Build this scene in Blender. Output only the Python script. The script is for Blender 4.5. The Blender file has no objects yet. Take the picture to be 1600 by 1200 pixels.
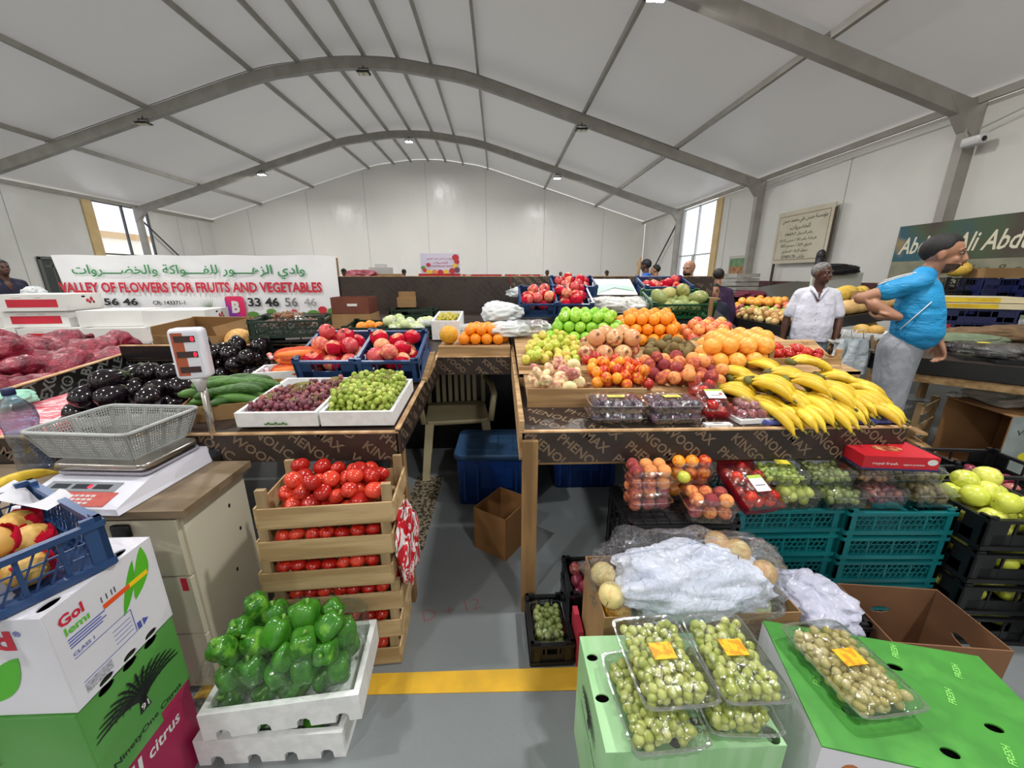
import bpy, bmesh, math, random
import numpy as np
from mathutils import Vector, Matrix, Euler, geometry
random.seed(7); RNG = np.random.default_rng(7)
SC = bpy.context.scene; COL = SC.collection; PI = math.pi
# ------------------------------------------------------------ camera
CAM_F, CAM_H, CAM_P, CAM_Y = 600.0, 1.45, math.radians(15.7), math.radians(1.9)
cd = bpy.data.cameras.new('camera'); cam = bpy.data.objects.new('camera', cd); COL.objects.link(cam)
cd.sensor_fit = 'HORIZONTAL'; cd.sensor_width = 36; cd.lens = CAM_F/1600*36; cd.clip_start = .02; cd.clip_end = 200
cam.location = (0, 0, CAM_H); cam.rotation_euler = (PI/2-CAM_P, 0, -CAM_Y); SC.camera = cam
# ------------------------------------------------------------ sky, daylight and exposure
w = bpy.data.worlds.new('sky'); SC.world = w; w.use_nodes = True
bgn = w.node_tree.nodes['Background']; bgn.inputs[0].default_value = (1, .98, .95, 1); bgn.inputs[1].default_value = 2.0
SC.view_settings.view_transform = 'Standard'; SC.view_settings.look = 'None'
SC.view_settings.exposure = 0.1; SC.view_settings.gamma = 1; SC.view_settings.use_curve_mapping = False
LAMP_W = 165.0
# ------------------------------------------------------------ pixel (1600x1200 frame) to place
def ray(px, py):
    x = px-800.; y = 600.-py
    f = CAM_F*math.cos(CAM_P)+y*math.sin(CAM_P); u = y*math.cos(CAM_P)-CAM_F*math.sin(CAM_P)
    return (x*math.cos(CAM_Y)+f*math.sin(CAM_Y), f*math.cos(CAM_Y)-x*math.sin(CAM_Y), u)
def az(px, py, z):
    r = ray(px, py); t = (z-CAM_H)/r[2]; return Vector((r[0]*t, r[1]*t, z))
def ay(px, py, Y):
    r = ray(px, py); t = Y/r[1]; return Vector((r[0]*t, Y, CAM_H+r[2]*t))
def ax(px, py, X):
    r = ray(px, py); t = X/r[0]; return Vector((X, r[1]*t, CAM_H+r[2]*t))
def asl(px, py, off, z0, s, y0):                       # on a plane rising with y
    r = ray(px, py); t = (z0+off-s*y0-CAM_H)/(r[2]-s*r[1]); return Vector((r[0]*t, r[1]*t, CAM_H+r[2]*t))
def tz(y): return .86+.09*(y-1.43)                     # table deck
def T(px, py, off=0): return asl(px, py, off, .86, .09, 1.43)
def sz(y): return .93+.13*(y-1.6)                      # raised display on the right table
def S(px, py, off=0): return asl(px, py, off, .93, .13, 1.6)
# ------------------------------------------------------------ materials
def srgb(c):
    if isinstance(c, str): c = tuple(int(c[i:i+2], 16)/255 for i in (0, 2, 4))
    return tuple((v/12.92 if v <= .04045 else ((v+.055)/1.055)**2.4) for v in c)+(1,)
MATS = {}
def mat(name, c1, c2=None, c3=None, scale=8, rough=.5, metal=0, bump=0, bscale=40, spec=.5, stretch=(1, 1, 1), rnd=0, pos=(.4, .6), coat=0, detail=3, sub=0, bdist=.01, hue=0, distort=0):
    if name in MATS: return MATS[name]
    m = bpy.data.materials.new(name); m.use_nodes = True; nt = m.node_tree; N = nt.nodes; L = nt.links
    b = N['Principled BSDF']; b.inputs['Roughness'].default_value = rough; b.inputs['Metallic'].default_value = metal
    b.inputs['Specular IOR Level'].default_value = spec; b.inputs['Base Color'].default_value = srgb(c1)
    if coat: b.inputs['Coat Weight'].default_value = coat; b.inputs['Coat Roughness'].default_value = .1
    if sub: b.inputs['Subsurface Weight'].default_value = sub; b.inputs['Subsurface Scale'].default_value = .01
    if c2 is not None or bump:
        tc = N.new('ShaderNodeTexCoord'); mp = N.new('ShaderNodeMapping'); mp.inputs['Scale'].default_value = stretch
        L.new(tc.outputs['Object'], mp.inputs['Vector']); vec = mp.outputs['Vector']
        oi = N.new('ShaderNodeObjectInfo')
        ad = N.new('ShaderNodeVectorMath'); ad.operation = 'MULTIPLY_ADD'; ad.inputs[1].default_value = (1, 1, 1)
        cb = N.new('ShaderNodeVectorMath'); cb.operation = 'SCALE'; cb.inputs[0].default_value = (37, 51, 23); L.new(oi.outputs['Random'], cb.inputs['Scale'])
        L.new(vec, ad.inputs[0]); L.new(cb.outputs[0], ad.inputs[2]); vec = ad.outputs[0]
    if c2 is not None:
        nz = N.new('ShaderNodeTexNoise'); nz.inputs['Scale'].default_value = scale; nz.inputs['Detail'].default_value = detail; nz.inputs['Distortion'].default_value = distort
        L.new(vec, nz.inputs['Vector']); fac = nz.outputs['Fac']
        if rnd:
            a = N.new('ShaderNodeMath'); a.operation = 'MULTIPLY_ADD'; a.inputs[1].default_value = rnd; L.new(oi.outputs['Random'], a.inputs[0])
            s_ = N.new('ShaderNodeMath'); s_.operation = 'SUBTRACT'; L.new(fac, s_.inputs[0]); s_.inputs[1].default_value = rnd/2
            L.new(s_.outputs[0], a.inputs[2]); fac = a.outputs[0]
        r = N.new('ShaderNodeValToRGB'); e = r.color_ramp.elements; e[0].position = pos[0]; e[0].color = srgb(c1); e[1].position = pos[1]; e[1].color = srgb(c2)
        if c3 is not None: x = r.color_ramp.elements.new((pos[0]+pos[1])/2); x.color = srgb(c3)
        L.new(fac, r.inputs[0]); out = r.outputs[0]
        if hue:
            h = N.new('ShaderNodeHueSaturation'); mr = N.new('ShaderNodeMapRange'); mr.inputs['To Min'].default_value = 1-hue; mr.inputs['To Max'].default_value = 1+hue
            L.new(oi.outputs['Random'], mr.inputs[0]); L.new(mr.outputs[0], h.inputs['Value']); L.new(out, h.inputs['Color']); out = h.outputs[0]
        L.new(out, b.inputs['Base Color'])
    if bump:
        n2 = N.new('ShaderNodeTexNoise'); n2.inputs['Scale'].default_value = bscale; n2.inputs['Detail'].default_value = 4; L.new(vec, n2.inputs['Vector'])
        bp = N.new('ShaderNodeBump'); bp.inputs['Strength'].default_value = bump; bp.inputs['Distance'].default_value = bdist; L.new(n2.outputs['Fac'], bp.inputs['Height']); L.new(bp.outputs[0], b.inputs['Normal'])
    MATS[name] = m; return m
def film(name, tint='ffffff', alpha=.12, rough=.12, bump=.6, bscale=18, milk=0.0, distort=1.5, bdist=.02, face=.5):   # thin clear plastic
    if name in MATS: return MATS[name]
    m = bpy.data.materials.new(name); m.use_nodes = True; nt = m.node_tree; N = nt.nodes; L = nt.links; N.remove(N['Principled BSDF'])
    out = N['Material Output']; tr = N.new('ShaderNodeBsdfTransparent'); tr.inputs[0].default_value = srgb(tint)
    gl = N.new('ShaderNodeBsdfGlossy'); gl.inputs['Roughness'].default_value = rough; gl.inputs[0].default_value = (1, 1, 1, 1)
    lw = N.new('ShaderNodeLayerWeight'); lw.inputs[0].default_value = .25
    ma = N.new('ShaderNodeMath'); ma.operation = 'MULTIPLY_ADD'; ma.inputs[1].default_value = face; ma.inputs[2].default_value = alpha; ma.use_clamp = True
    L.new(lw.outputs['Facing'], ma.inputs[0]); mx = N.new('ShaderNodeMixShader'); L.new(ma.outputs[0], mx.inputs[0]); L.new(tr.outputs[0], mx.inputs[1]); L.new(gl.outputs[0], mx.inputs[2])
    res = mx.outputs[0]
    if bump:
        tc = N.new('ShaderNodeTexCoord'); n2 = N.new('ShaderNodeTexNoise'); n2.inputs['Scale'].default_value = bscale; n2.inputs['Detail'].default_value = 3; n2.inputs['Distortion'].default_value = distort
        L.new(tc.outputs['Object'], n2.inputs['Vector']); bp = N.new('ShaderNodeBump'); bp.inputs['Strength'].default_value = bump; bp.inputs['Distance'].default_value = bdist
        L.new(n2.outputs['Fac'], bp.inputs['Height']); L.new(bp.outputs[0], gl.inputs['Normal']); L.new(bp.outputs[0], lw.inputs['Normal'])
    if milk:
        df = N.new('ShaderNodeBsdfDiffuse'); df.inputs[0].default_value = srgb(tint); m2 = N.new('ShaderNodeMixShader'); m2.inputs[0].default_value = milk
        L.new(res, m2.inputs[1]); L.new(df.outputs[0], m2.inputs[2]); res = m2.outputs[0]
        if bump: L.new(bp.outputs[0], df.inputs['Normal'])
    L.new(res, out.inputs[0]); MATS[name] = m; return m
def glow(name, c, s):
    if name in MATS: return MATS[name]
    m = mat(name, c); b = m.node_tree.nodes['Principled BSDF']; b.inputs['Emission Color'].default_value = srgb(c); b.inputs['Emission Strength'].default_value = s; return m
# ------------------------------------------------------------ mesh building
class MB:
    def __init__(s): s.v = []; s.f = []; s.m = []; s.sm = []
    def add(s, vs, fs, mi=0, smooth=False, M=None):
        b = len(s.v)
        for p in vs: s.v.append(tuple(M @ Vector(p)) if M is not None else tuple(p))
        for f in fs: s.f.append([b+i for i in f]); s.m.append(mi); s.sm.append(smooth)
        return s
    def hexa(s, P, mi=0, M=None):                      # bottom 4 ccw, top 4 ccw
        return s.add(P, [(3, 2, 1, 0), (4, 5, 6, 7), (0, 1, 5, 4), (1, 2, 6, 5), (2, 3, 7, 6), (3, 0, 4, 7)], mi, False, M)
    def box(s, x0, x1, y0, y1, z0, z1, mi=0, M=None):
        return s.hexa([(x0, y0, z0), (x1, y0, z0), (x1, y1, z0), (x0, y1, z0), (x0, y0, z1), (x1, y0, z1), (x1, y1, z1), (x0, y1, z1)], mi, M)
    def rbox(s, x0, x1, y0, y1, z0, z1, r=.01, mi=0, M=None, top=1., seg=3, smooth=True):   # rounded vertical corners, top scaled
        P = []
        for cx, cy, a0 in ((x1-r, y0+r, -PI/2), (x1-r, y1-r, 0), (x0+r, y1-r, PI/2), (x0+r, y0+r, PI)):
            for k in range(seg+1): a = a0+k*PI/2/seg; P.append((cx+r*math.cos(a), cy+r*math.sin(a)))
        n = len(P); mx, my = (x0+x1)/2, (y0+y1)/2; e = min(r*.6, (z1-z0)*.3)
        rings = [(z0, 1), (z1-e, 1), (z1-e*.3, 1-.3*e/max(x1-x0, .01)), (z1, 1-1.2*e/max(x1-x0, .01))]; vs = []
        for z, k in rings:
            t = (z-z0)/(z1-z0); kk = k*(1+(top-1)*t)
            vs += [(mx+(x-mx)*kk, my+(y-my)*kk, z) for x, y in P]
        fs = [(j*n+i, j*n+(i+1) % n, (j+1)*n+(i+1) % n, (j+1)*n+i) for j in range(3) for i in range(n)]
        b = len(s.v); s.add(vs, fs, mi, smooth, M); s.f.append([b+i for i in range(n-1, -1, -1)]); s.m.append(mi); s.sm.append(False)
        s.f.append([b+3*n+i for i in range(n)]); s.m.append(mi); s.sm.append(False); return s
    def tube(s, pts, r, n=8, mi=0, M=None, cap=True, flat=1.):
        pts = [Vector(p) for p in pts]; k = len(pts); rs = r if isinstance(r, (list, tuple)) else [r]*k; vs = []; u = None
        for i, p in enumerate(pts):
            d = (pts[min(i+1, k-1)]-pts[max(i-1, 0)]).normalized()
            if u is None: u = d.orthogonal().normalized()
            u = (u-d*u.dot(d)).normalized(); w_ = d.cross(u)
            for j in range(n): a = 2*PI*j/n; vs.append(p+u*math.cos(a)*rs[i]+w_*math.sin(a)*rs[i]*flat)
        fs = [(i*n+j, i*n+(j+1) % n, (i+1)*n+(j+1) % n, (i+1)*n+j) for i in range(k-1) for j in range(n)]
        if cap: fs += [tuple(range(n-1, -1, -1)), tuple((k-1)*n+j for j in range(n))]
        return s.add(vs, fs, mi, True, M)
    def lathe(s, prof, n=16, mi=0, M=None, smooth=True):
        vs = []; fs = []; k = len(prof)
        for r, z in prof:
            for j in range(n): a = 2*PI*j/n; vs.append((r*math.cos(a), r*math.sin(a), z))
        fs = [(i*n+j, i*n+(j+1) % n, (i+1)*n+(j+1) % n, (i+1)*n+j) for i in range(k-1) for j in range(n)]
        fs += [tuple(range(n-1, -1, -1)), tuple((k-1)*n+j for j in range(n))]
        return s.add(vs, fs, mi, smooth, M)
    def ball(s, c, r, n=10, k=7, mi=0, M=None):
        r = r if isinstance(r, (tuple, list)) else (r, r, r); vs = [(c[0], c[1], c[2]-r[2])]
        for i in range(1, k):
            a = -PI/2+PI*i/k
            for j in range(n): b = 2*PI*j/n; vs.append((c[0]+r[0]*math.cos(a)*math.cos(b), c[1]+r[1]*math.cos(a)*math.sin(b), c[2]+r[2]*math.sin(a)))
        vs.append((c[0], c[1], c[2]+r[2])); fs = [(0, 1+(j+1) % n, 1+j) for j in range(n)]
        fs += [(1+i*n+j, 1+i*n+(j+1) % n, 1+(i+1)*n+(j+1) % n, 1+(i+1)*n+j) for i in range(k-2) for j in range(n)]
        l = len(vs)-1; fs += [(l, 1+(k-2)*n+j, 1+(k-2)*n+(j+1) % n) for j in range(n)]
        return s.add(vs, fs, mi, True, M)
    def grid(s, fn, nu, nv, mi=0, M=None, smooth=True, close=False):
        vs = [fn(i/nu, j/nv) for i in range(nu+1) for j in range(nv+1)]
        fs = [(i*(nv+1)+j, (i+1)*(nv+1)+j, (i+1)*(nv+1)+j+1, i*(nv+1)+j+1) for i in range(nu) for j in range(nv)]
        return s.add(vs, fs, mi, smooth, M)
    def plate(s, outer, holes=(), t=.004, mi=0, M=None):   # polygon in xy with holes, thickness along -z..0
        loops = [[Vector((x, y, 0)) for x, y in outer]]+[[Vector((x, y, 0)) for x, y in h] for h in holes]
        tris = geometry.tessellate_polygon(loops); P = [p for l in loops for p in l]; n = len(P)
        vs = [tuple(p) for p in P]+[(p.x, p.y, -t) for p in P]; fs = []
        for a, b, c in tris:
            nz = (P[b]-P[a]).cross(P[c]-P[a]).z
            if nz < 0: a, c = c, a
            fs.append((a, b, c)); fs.append((c+n, b+n, a+n))
        o = 0
        for l in loops:
            k = len(l)
            for i in range(k): j = (i+1) % k; fs.append((o+i, o+i+n, o+j+n, o+j))
            o += k
        return s.add(vs, fs, mi, False, M)
    def build(s, name, mats, parent=None, local=False):
        me = bpy.data.meshes.new(name); off = Vector((0, 0, 0))
        o = bpy.data.objects.new(name, me); vs = s.v
        if parent is not None:
            o.parent = parent
            if not local:
                p = parent
                while p is not None: off += p.location; p = p.parent
                vs = [(x-off.x, y-off.y, z-off.z) for x, y, z in vs]
        me.from_pydata(vs, [], s.f)
        mats = mats if isinstance(mats, (list, tuple)) else [mats]
        for m in mats: me.materials.append(m)
        me.polygons.foreach_set('material_index', s.m); me.polygons.foreach_set('use_smooth', s.sm); me.update(); COL.objects.link(o); return o
def oval(cx, cy, rx, ry, n=14): return [(cx+rx*math.cos(2*PI*i/n), cy+ry*math.sin(2*PI*i/n)) for i in range(n)]
def rect(x0, y0, x1, y1): return [(x0, y0), (x1, y0), (x1, y1), (x0, y1)]
def tag(o, label=None, cat=None, group=None, kind=None):
    if label: o['label'] = label
    if cat: o['category'] = cat
    if group: o['group'] = group
    if kind: o['kind'] = kind
    return o
def thing(name, label, cat, loc=(0, 0, 0), rz=0, group=None):
    o = bpy.data.objects.new(name, None); COL.objects.link(o); o.location = loc; o.rotation_euler = (0, 0, rz); o.empty_display_size = .05
    return tag(o, label, cat, group)
def struct(o): o['kind'] = 'structure'; return o
def copy_tree(o, parent=None):
    c = o.copy(); COL.objects.link(c); c.parent = parent
    for ch in o.children: copy_tree(ch, c)
    return c
def basis(o, u, v):                                    # matrix whose x,y axes are u,v at o
    u = Vector(u).normalized(); v = Vector(v); v = (v-u*v.dot(u)).normalized(); n = u.cross(v)
    return Matrix(((u.x, v.x, n.x, o[0]), (u.y, v.y, n.y, o[1]), (u.z, v.z, n.z, o[2]), (0, 0, 0, 1)))
# Arabic: joined letter forms, written right to left
_AR = {'ا': (0xFE8D, 2), 'أ': (0xFE83, 2), 'ب': (0xFE8F, 4), 'ة': (0xFE93, 2), 'ت': (0xFE95, 4), 'ج': (0xFE9D, 4), 'ح': (0xFEA1, 4), 'خ': (0xFEA5, 4), 'د': (0xFEA9, 2), 'ذ': (0xFEAB, 2), 'ر': (0xFEAD, 2), 'ز': (0xFEAF, 2), 'س': (0xFEB1, 4), 'ش': (0xFEB5, 4), 'ص': (0xFEB9, 4), 'ض': (0xFEBD, 4), 'ط': (0xFEC1, 4), 'ع': (0xFEC9, 4), 'ف': (0xFED1, 4), 'ق': (0xFED5, 4), 'ك': (0xFED9, 4), 'ل': (0xFEDD, 4), 'م': (0xFEE1, 4), 'ن': (0xFEE5, 4), 'ه': (0xFEE9, 4), 'و': (0xFEED, 2), 'ى': (0xFEEF, 2), 'ي': (0xFEF1, 4), 'ؤ': (0xFE85, 2), 'ـ': (0x0640, 4)}
def arabic(t):
    out = []
    for i, c in enumerate(t):
        if c not in _AR: out.append(c); continue
        b, k = _AR[c]; pv = i > 0 and t[i-1] in _AR and _AR[t[i-1]][1] == 4; nx = i+1 < len(t) and t[i+1] in _AR and k == 4
        if c == 'ـ': out.append(c); continue
        out.append(chr(b+(3 if pv and nx else 2 if nx else 1 if pv else 0)))
    r = ''.join(reversed(out)); s = ''; num = ''
    for c in r:
        if c.isdigit(): num = c+num
        else: s += num+c; num = ''
    return s+num
def text_geo(body, bold=0., shear=0, line=1., align='LEFT'):
    c = bpy.data.curves.new('t', 'FONT'); c.body = body; c.offset = bold; c.shear = shear; c.space_line = line; c.resolution_u = 2; c.align_x = align
    o = bpy.data.objects.new('t', c); COL.objects.link(o); dg = bpy.context.evaluated_depsgraph_get(); dg.update()
    me = bpy.data.meshes.new_from_object(o.evaluated_get(dg)); vs = [tuple(v.co) for v in me.vertices]; fs = [tuple(p.vertices) for p in me.polygons]
    bpy.data.objects.remove(o); bpy.data.curves.remove(c); bpy.data.meshes.remove(me); return vs, fs
def write(body, M, x0, y0, x1, y1, m, parent, name='lettering', bold=.01, shear=0, fit=True, line=1., align='LEFT', local=False):
    """lettering in the xy plane of M, filling the rectangle (fit) or its height only"""
    vs, fs = text_geo(body, bold, shear, line, align)
    if not vs: return None
    a0 = min(v[0] for v in vs); a1 = max(v[0] for v in vs); b0 = min(v[1] for v in vs); b1 = max(v[1] for v in vs)
    sy = (y1-y0)/(b1-b0); sx = (x1-x0)/(a1-a0) if fit else sy
    mb = MB(); mb.add([(x0+(v[0]-a0)*sx, y0+(v[1]-b0)*sy, .0) for v in vs], fs, 0, False, M)
    return mb.build(name, m, parent, local)
def pattern_text(lines, W, Hh, size, ang, M, m, parent, bold=.02, name='lettering', gap=1.25):
    """rows of printed words at an angle, trimmed to a W x Hh panel"""
    vs, fs = text_geo('\n'.join(lines), bold, 0, gap, 'CENTER')
    a0 = min(v[0] for v in vs); a1 = max(v[0] for v in vs); b0 = min(v[1] for v in vs); b1 = max(v[1] for v in vs)
    ca, sa = math.cos(ang), math.sin(ang); bm = bmesh.new(); bv = []
    for v in vs:
        x = (v[0]-(a0+a1)/2)*size; y = (v[1]-(b0+b1)/2)*size; bv.append(bm.verts.new((x*ca-y*sa+W/2, x*sa+y*ca+Hh/2, 0)))
    for f in fs:
        try: bm.faces.new([bv[i] for i in f])
        except ValueError: pass
    for co, no in (((.002, 0, 0), (-1, 0, 0)), ((W-.002, 0, 0), (1, 0, 0)), ((0, .002, 0), (0, -1, 0)), ((0, Hh-.002, 0), (0, 1, 0))):
        bmesh.ops.bisect_plane(bm, geom=bm.verts[:]+bm.edges[:]+bm.faces[:], plane_co=co, plane_no=no, clear_outer=True)
    bm.verts.index_update(); mb = MB(); mb.add([tuple(v.co) for v in bm.verts], [[v.index for v in f.verts] for f in bm.faces], 0, False, M); bm.free()
    if not mb.v: return None
    return mb.build(name, m, parent)
# ------------------------------------------------------------ shared materials
steel = mat('painted_steel', 'a29e96', '98948c', scale=3, rough=.45)
wood = mat('raw_wood', 'b8966a', '93724a', 'a8865b', scale=2, stretch=(1, 12, 12), rough=.75, bump=.15)
wood_v = mat('upright_wood', '967549', '775a36', '866641', scale=2, stretch=(12, 12, 1), rough=.75, bump=.15)
plywood = mat('plywood_edge', 'd2ae84', 'b08a60', scale=14, rough=.7)
phenolic = mat('phenolic_board', '2b211d', '3a2d26', scale=5, rough=.42, bump=.1)
phenolic_ink = mat('phenolic_print', '75624f', rough=.6)
black_board = mat('black_film_board', '141415', '1c1b1b', scale=4, rough=.3)
cardboard = mat('cardboard', 'a17f55', '8c6c45', scale=2.5, rough=.8, bump=.1, bscale=60)
inside_shade = mat('dark_inside', '120d09', rough=.9)  # inside shade of cartons and holes, put into the colour
white_ink = mat('white_print', 'd8d8d4', rough=.5); black_ink = mat('black_print', '16161a', rough=.5)
green_ink = mat('green_print', '2f8a4e', rough=.5); red_ink = mat('red_print', 'c31f38', rough=.5); blue_ink = mat('blue_print', '4a56a8', rough=.5)
pvc = mat('white_pvc', 'dddcd6', 'd3d2cc', scale=.6, rough=.35, bump=.25, bscale=1.6, bdist=.06, spec=.4)
styro = mat('styrofoam', 'e6e7e8', 'dcdedf', scale=30, rough=.65, bump=.1, bscale=200, bdist=.002)
clear = film('clear_plastic', 'f4f7f6', .05, .08, .35, 30)
# ============================================================ THE HALL
X0, X1, YB, PEAK = -14.07, 7.45, 20.7, -3.32
PROF = [(-10.76, 3.97), (-8.17, 4.75), (-5.6, 5.53), (-2.84, 6.36), (-1.66, 6.57), (-.83, 6.68), (0, 6.71), (.83, 6.68), (1.66, 6.57), (2.84, 6.36), (5.6, 5.53), (8.17, 4.75), (10.76, 3.97)]
def fine_prof():
    P = [Vector((x, z)) for x, z in PROF]; out = []
    for i in range(len(P)-1):
        p0 = P[max(i-1, 0)]; p1 = P[i]; p2 = P[i+1]; p3 = P[min(i+2, len(P)-1)]
        if abs(p1.x) > 5 and abs(p2.x) > 5: out += [(p1.x, p1.y)]; continue
        for k in range(5):
            t = k/5; out.append(tuple(.5*((2*p1)+(p2-p0)*t+(2*p0-5*p1+4*p2-p3)*t*t+(3*p1-p0-3*p2+p3)*t**3)))
    return out+[tuple(P[-1])]
FP = fine_prof()
fl = MB(); fl.box(-14.3, 7.7, -4.5, YB+.2, -.1, 0)
floor_m = mat('concrete', '7a8082', '6b7173', '767b7d', scale=1.6, rough=.42, bump=.08, bscale=50, detail=8, pos=(.3, .7))
struct(fl.build('floor', floor_m))
a, b, c, d = az(560, 1083, 0), az(925, 1080, 0), az(925, 1042, 0), az(560, 1048, 0)
ym = MB(); ym.hexa([(-1.1, a.y, .0005), (.6, b.y, .0005), (.6, c.y, .0005), (-1.1, c.y, .0005), (-1.1, a.y, .003), (.6, b.y, .003), (.6, c.y, .003), (-1.1, c.y, .003)])
struct(ym.build('trim_1', mat('yellow_paint', 'd9a92a', 'c39a2c', scale=6, rough=.5)))
fo = bpy.data.objects['floor']
a, b = az(662, 972, 0), az(752, 950, 0)
write('D + 12', basis((a.x, a.y, .0012), (b.x-a.x, b.y-a.y, 0), (0, 1, 0)), 0, 0, (b-a).length, .06, mat('faded_red_marker', '8a5a5c', rough=.7), fo, 'floor_writing', -.012)
for x0, x1, nm in ((X0-.12, X0, 'wall_left'), (X1, X1+.12, 'wall_right')):
    wy0, wy1 = (14.94, 17.2) if nm == 'wall_left' else (13.95, 16.45)
    m = MB(); m.box(x0, x1, -4.5, wy0, 0, 4.0); m.box(x0, x1, wy1, YB, 0, 4.0); m.box(x0, x1, wy0, wy1, 0, 1.1 if nm == 'wall_left' else .9)
    struct(m.build(nm, pvc))
pvc_back = mat('sheet_pvc', 'eeebe5', 'e8e5df', scale=.5, rough=.28, bump=.6, bscale=1.1, bdist=.12, spec=.5, stretch=(.6, 1, .35))
m = MB(); m.box(X0, X1, -4.6, -4.5, 0, 6.9); struct(m.build('wall_front_unseen', pvc))  # unseen end wall behind the camera, added to shut out sky light
n = len(FP); m = MB()
vs = [(PEAK+x, YB, 0) for x, z in FP]+[(PEAK+x, YB, z+.1) for x, z in FP]
m.add(vs, [(i, i+1, n+i+1, n+i) for i in range(n-1)]); m.add([(x, y+.1, z) for x, y, z in vs], [(i, n+i, n+i+1, i+1) for i in range(n-1)])
struct(m.build('wall_back', pvc_back))
# roof membrane: translucent white sheet
rm = bpy.data.materials.new('roof_membrane'); rm.use_nodes = True; N = rm.node_tree.nodes; L = rm.node_tree.links
b = N['Principled BSDF']; b.inputs['Base Color'].default_value = srgb('c4c0ba'); b.inputs['Roughness'].default_value = .38
tl = N.new('ShaderNodeBsdfTranslucent'); tl.inputs[0].default_value = srgb('f2f2f4'); mx = N.new('ShaderNodeMixShader'); mx.inputs[0].default_value = .08
nz = N.new('ShaderNodeTexNoise'); nz.inputs['Scale'].default_value = .5; tc = N.new('ShaderNodeTexCoord'); L.new(tc.outputs['Object'], nz.inputs['Vector'])
bp = N.new('ShaderNodeBump'); bp.inputs['Strength'].default_value = .3; bp.inputs['Distance'].default_value = .15; L.new(nz.outputs['Fac'], bp.inputs['Height']); L.new(bp.outputs[0], b.inputs['Normal'])
L.new(b.outputs[0], mx.inputs[1]); L.new(tl.outputs[0], mx.inputs[2]); L.new(mx.outputs[0], N['Material Output'].inputs[0])
m = MB(); ys = [-4.5, YB+.1]
m.add([(PEAK+x, y, z+.13) for y in ys for x, z in FP], [(i, i+1, n+i+1, n+i) for i in range(n-1)], 0, True)
struct(m.build('ceiling', rm))
# arch frames and posts
tn = 2
for Y in (-3.4, 1.6, 6.6, 11.6, 16.6):
    m = MB(); w_, h = .07, .24
    for i in range(len(FP)-1):
        (xa, za), (xb, zb) = FP[i], FP[i+1]; na = Vector((-(zb-za), xb-xa)).normalized()
        m.hexa([(PEAK+xa-na.x*h, Y-w_, za-na.y*h), (PEAK+xb-na.x*h, Y-w_, zb-na.y*h), (PEAK+xb-na.x*h, Y+w_, zb-na.y*h), (PEAK+xa-na.x*h, Y+w_, za-na.y*h),
                (PEAK+xa, Y-w_, za), (PEAK+xb, Y-w_, zb), (PEAK+xb, Y+w_, zb), (PEAK+xa, Y+w_, za)])
    for X, s in ((X0, 1), (X1, -1)):
        xa, xb = sorted((X+s*.002, X+s*.2)); m.box(xa, xb, Y-w_, Y+w_, 0, 4.0)
        m.hexa([(X+s*.003, Y-w_-.01, 3.45), (X+s*.22, Y-w_-.01, 3.62), (X+s*.22, Y+w_+.01, 3.62), (X+s*.003, Y+w_+.01, 3.45), (X+s*.003, Y-w_-.01, 4.02), (X+s*.6, Y-w_-.01, 4.08), (X+s*.6, Y+w_+.01, 4.08), (X+s*.003, Y+w_+.01, 4.02)])
    struct(m.build('trim_%d' % tn, steel)); tn += 1
for x, z in PROF:
    m = MB(); r = .05 if abs(x) > 3 else .04; xx = PEAK+x+(.12 if x < -10 else -.12 if x > 10 else 0)
    m.box(xx-r*.7, xx+r*.7, -4.4, YB-.01, z+.0, z+.11); struct(m.build('trim_%d' % tn, steel)); tn += 1
# wall seams, braces and end posts
m = MB()
for y in (8.8, 3.9, 13.2): m.box(X1-.006, X1-.001, y-.008, y+.008, .1, 3.85)
for x in (-12.2, -9.3, -6.5, -3.5, -.6, 2.3, 5.3):
    zz = np.interp(x-PEAK, [p[0] for p in PROF], [p[1] for p in PROF]); m.box(x-.006, x+.006, YB-.006, YB-.001, 0, zz)
for y in (18.6, 19.8, 12.4, 9.1): m.box(X0+.001, X0+.006, y-.008, y+.008, .1, 3.9)
struct(m.build('trim_%d' % tn, mat('seam_grey', 'a9a9a5', rough=.6))); tn += 1
for X, s in ((X0, 1), (X1, -1)):
    m = MB(); m.tube([(X+s*.15, 16.7, 3.5), (X+s*.15, 20.4, .3)], .03); struct(m.build('trim_%d' % tn, mat('dark_brace', '4c4c4a', rough=.5, metal=.4))); tn += 1
# windows: frame, mullion, panes; a wooden jamb beside each
glass = film('window_glass', 'f4f8ff', .05, .03, 0)
dark_frame = mat('dark_window_frame', '4a4a4c', rough=.4)
blank = mat('daylit_wall_outside', 'e8e2d2', rough=.9)
for k, (X, s, ya, yb, zb) in enumerate(((X0, 1, 14.94, 17.2, 1.1), (X1, -1, 13.95, 16.45, .9))):
    m = MB(); xa, xb = sorted((X-s*.1, X-s*.03)); f = .05
    m.box(xa, xb, ya, yb, zb, zb+f); m.box(xa, xb, ya, yb, 4-f, 4); m.box(xa, xb, ya, ya+f, zb, 4); m.box(xa, xb, yb-f, yb, zb, 4)
    ym_ = ya+(yb-ya)*.52; m.box(xa, xb, ym_-.03, ym_+.03, zb, 4); m.box(xa, xb, ya, yb, 2.2, 2.25); m.box(xa, xb, ym_, ym_+.2, 1.9, 2.2)
    wn = struct(m.build('window_%d' % (k+1), dark_frame if k == 0 else mat('pale_frame', 'c9cac8', rough=.4)))
    g = MB(); g.box(X-s*.075, X-s*.07, ya, yb, zb, 4); g.build('pane', glass, wn)
    j = MB(); xa, xb = sorted((X+s*.001, X+s*.05)); jy = (ya-.36, ya-.005)
    j.box(xa, xb, jy[0], jy[1], .0, 3.95); struct(j.build('trim_%d' % tn, mat('wood_jamb', 'd8bd8c', 'cdb07c', scale=2, rough=.6))); tn += 1
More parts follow.
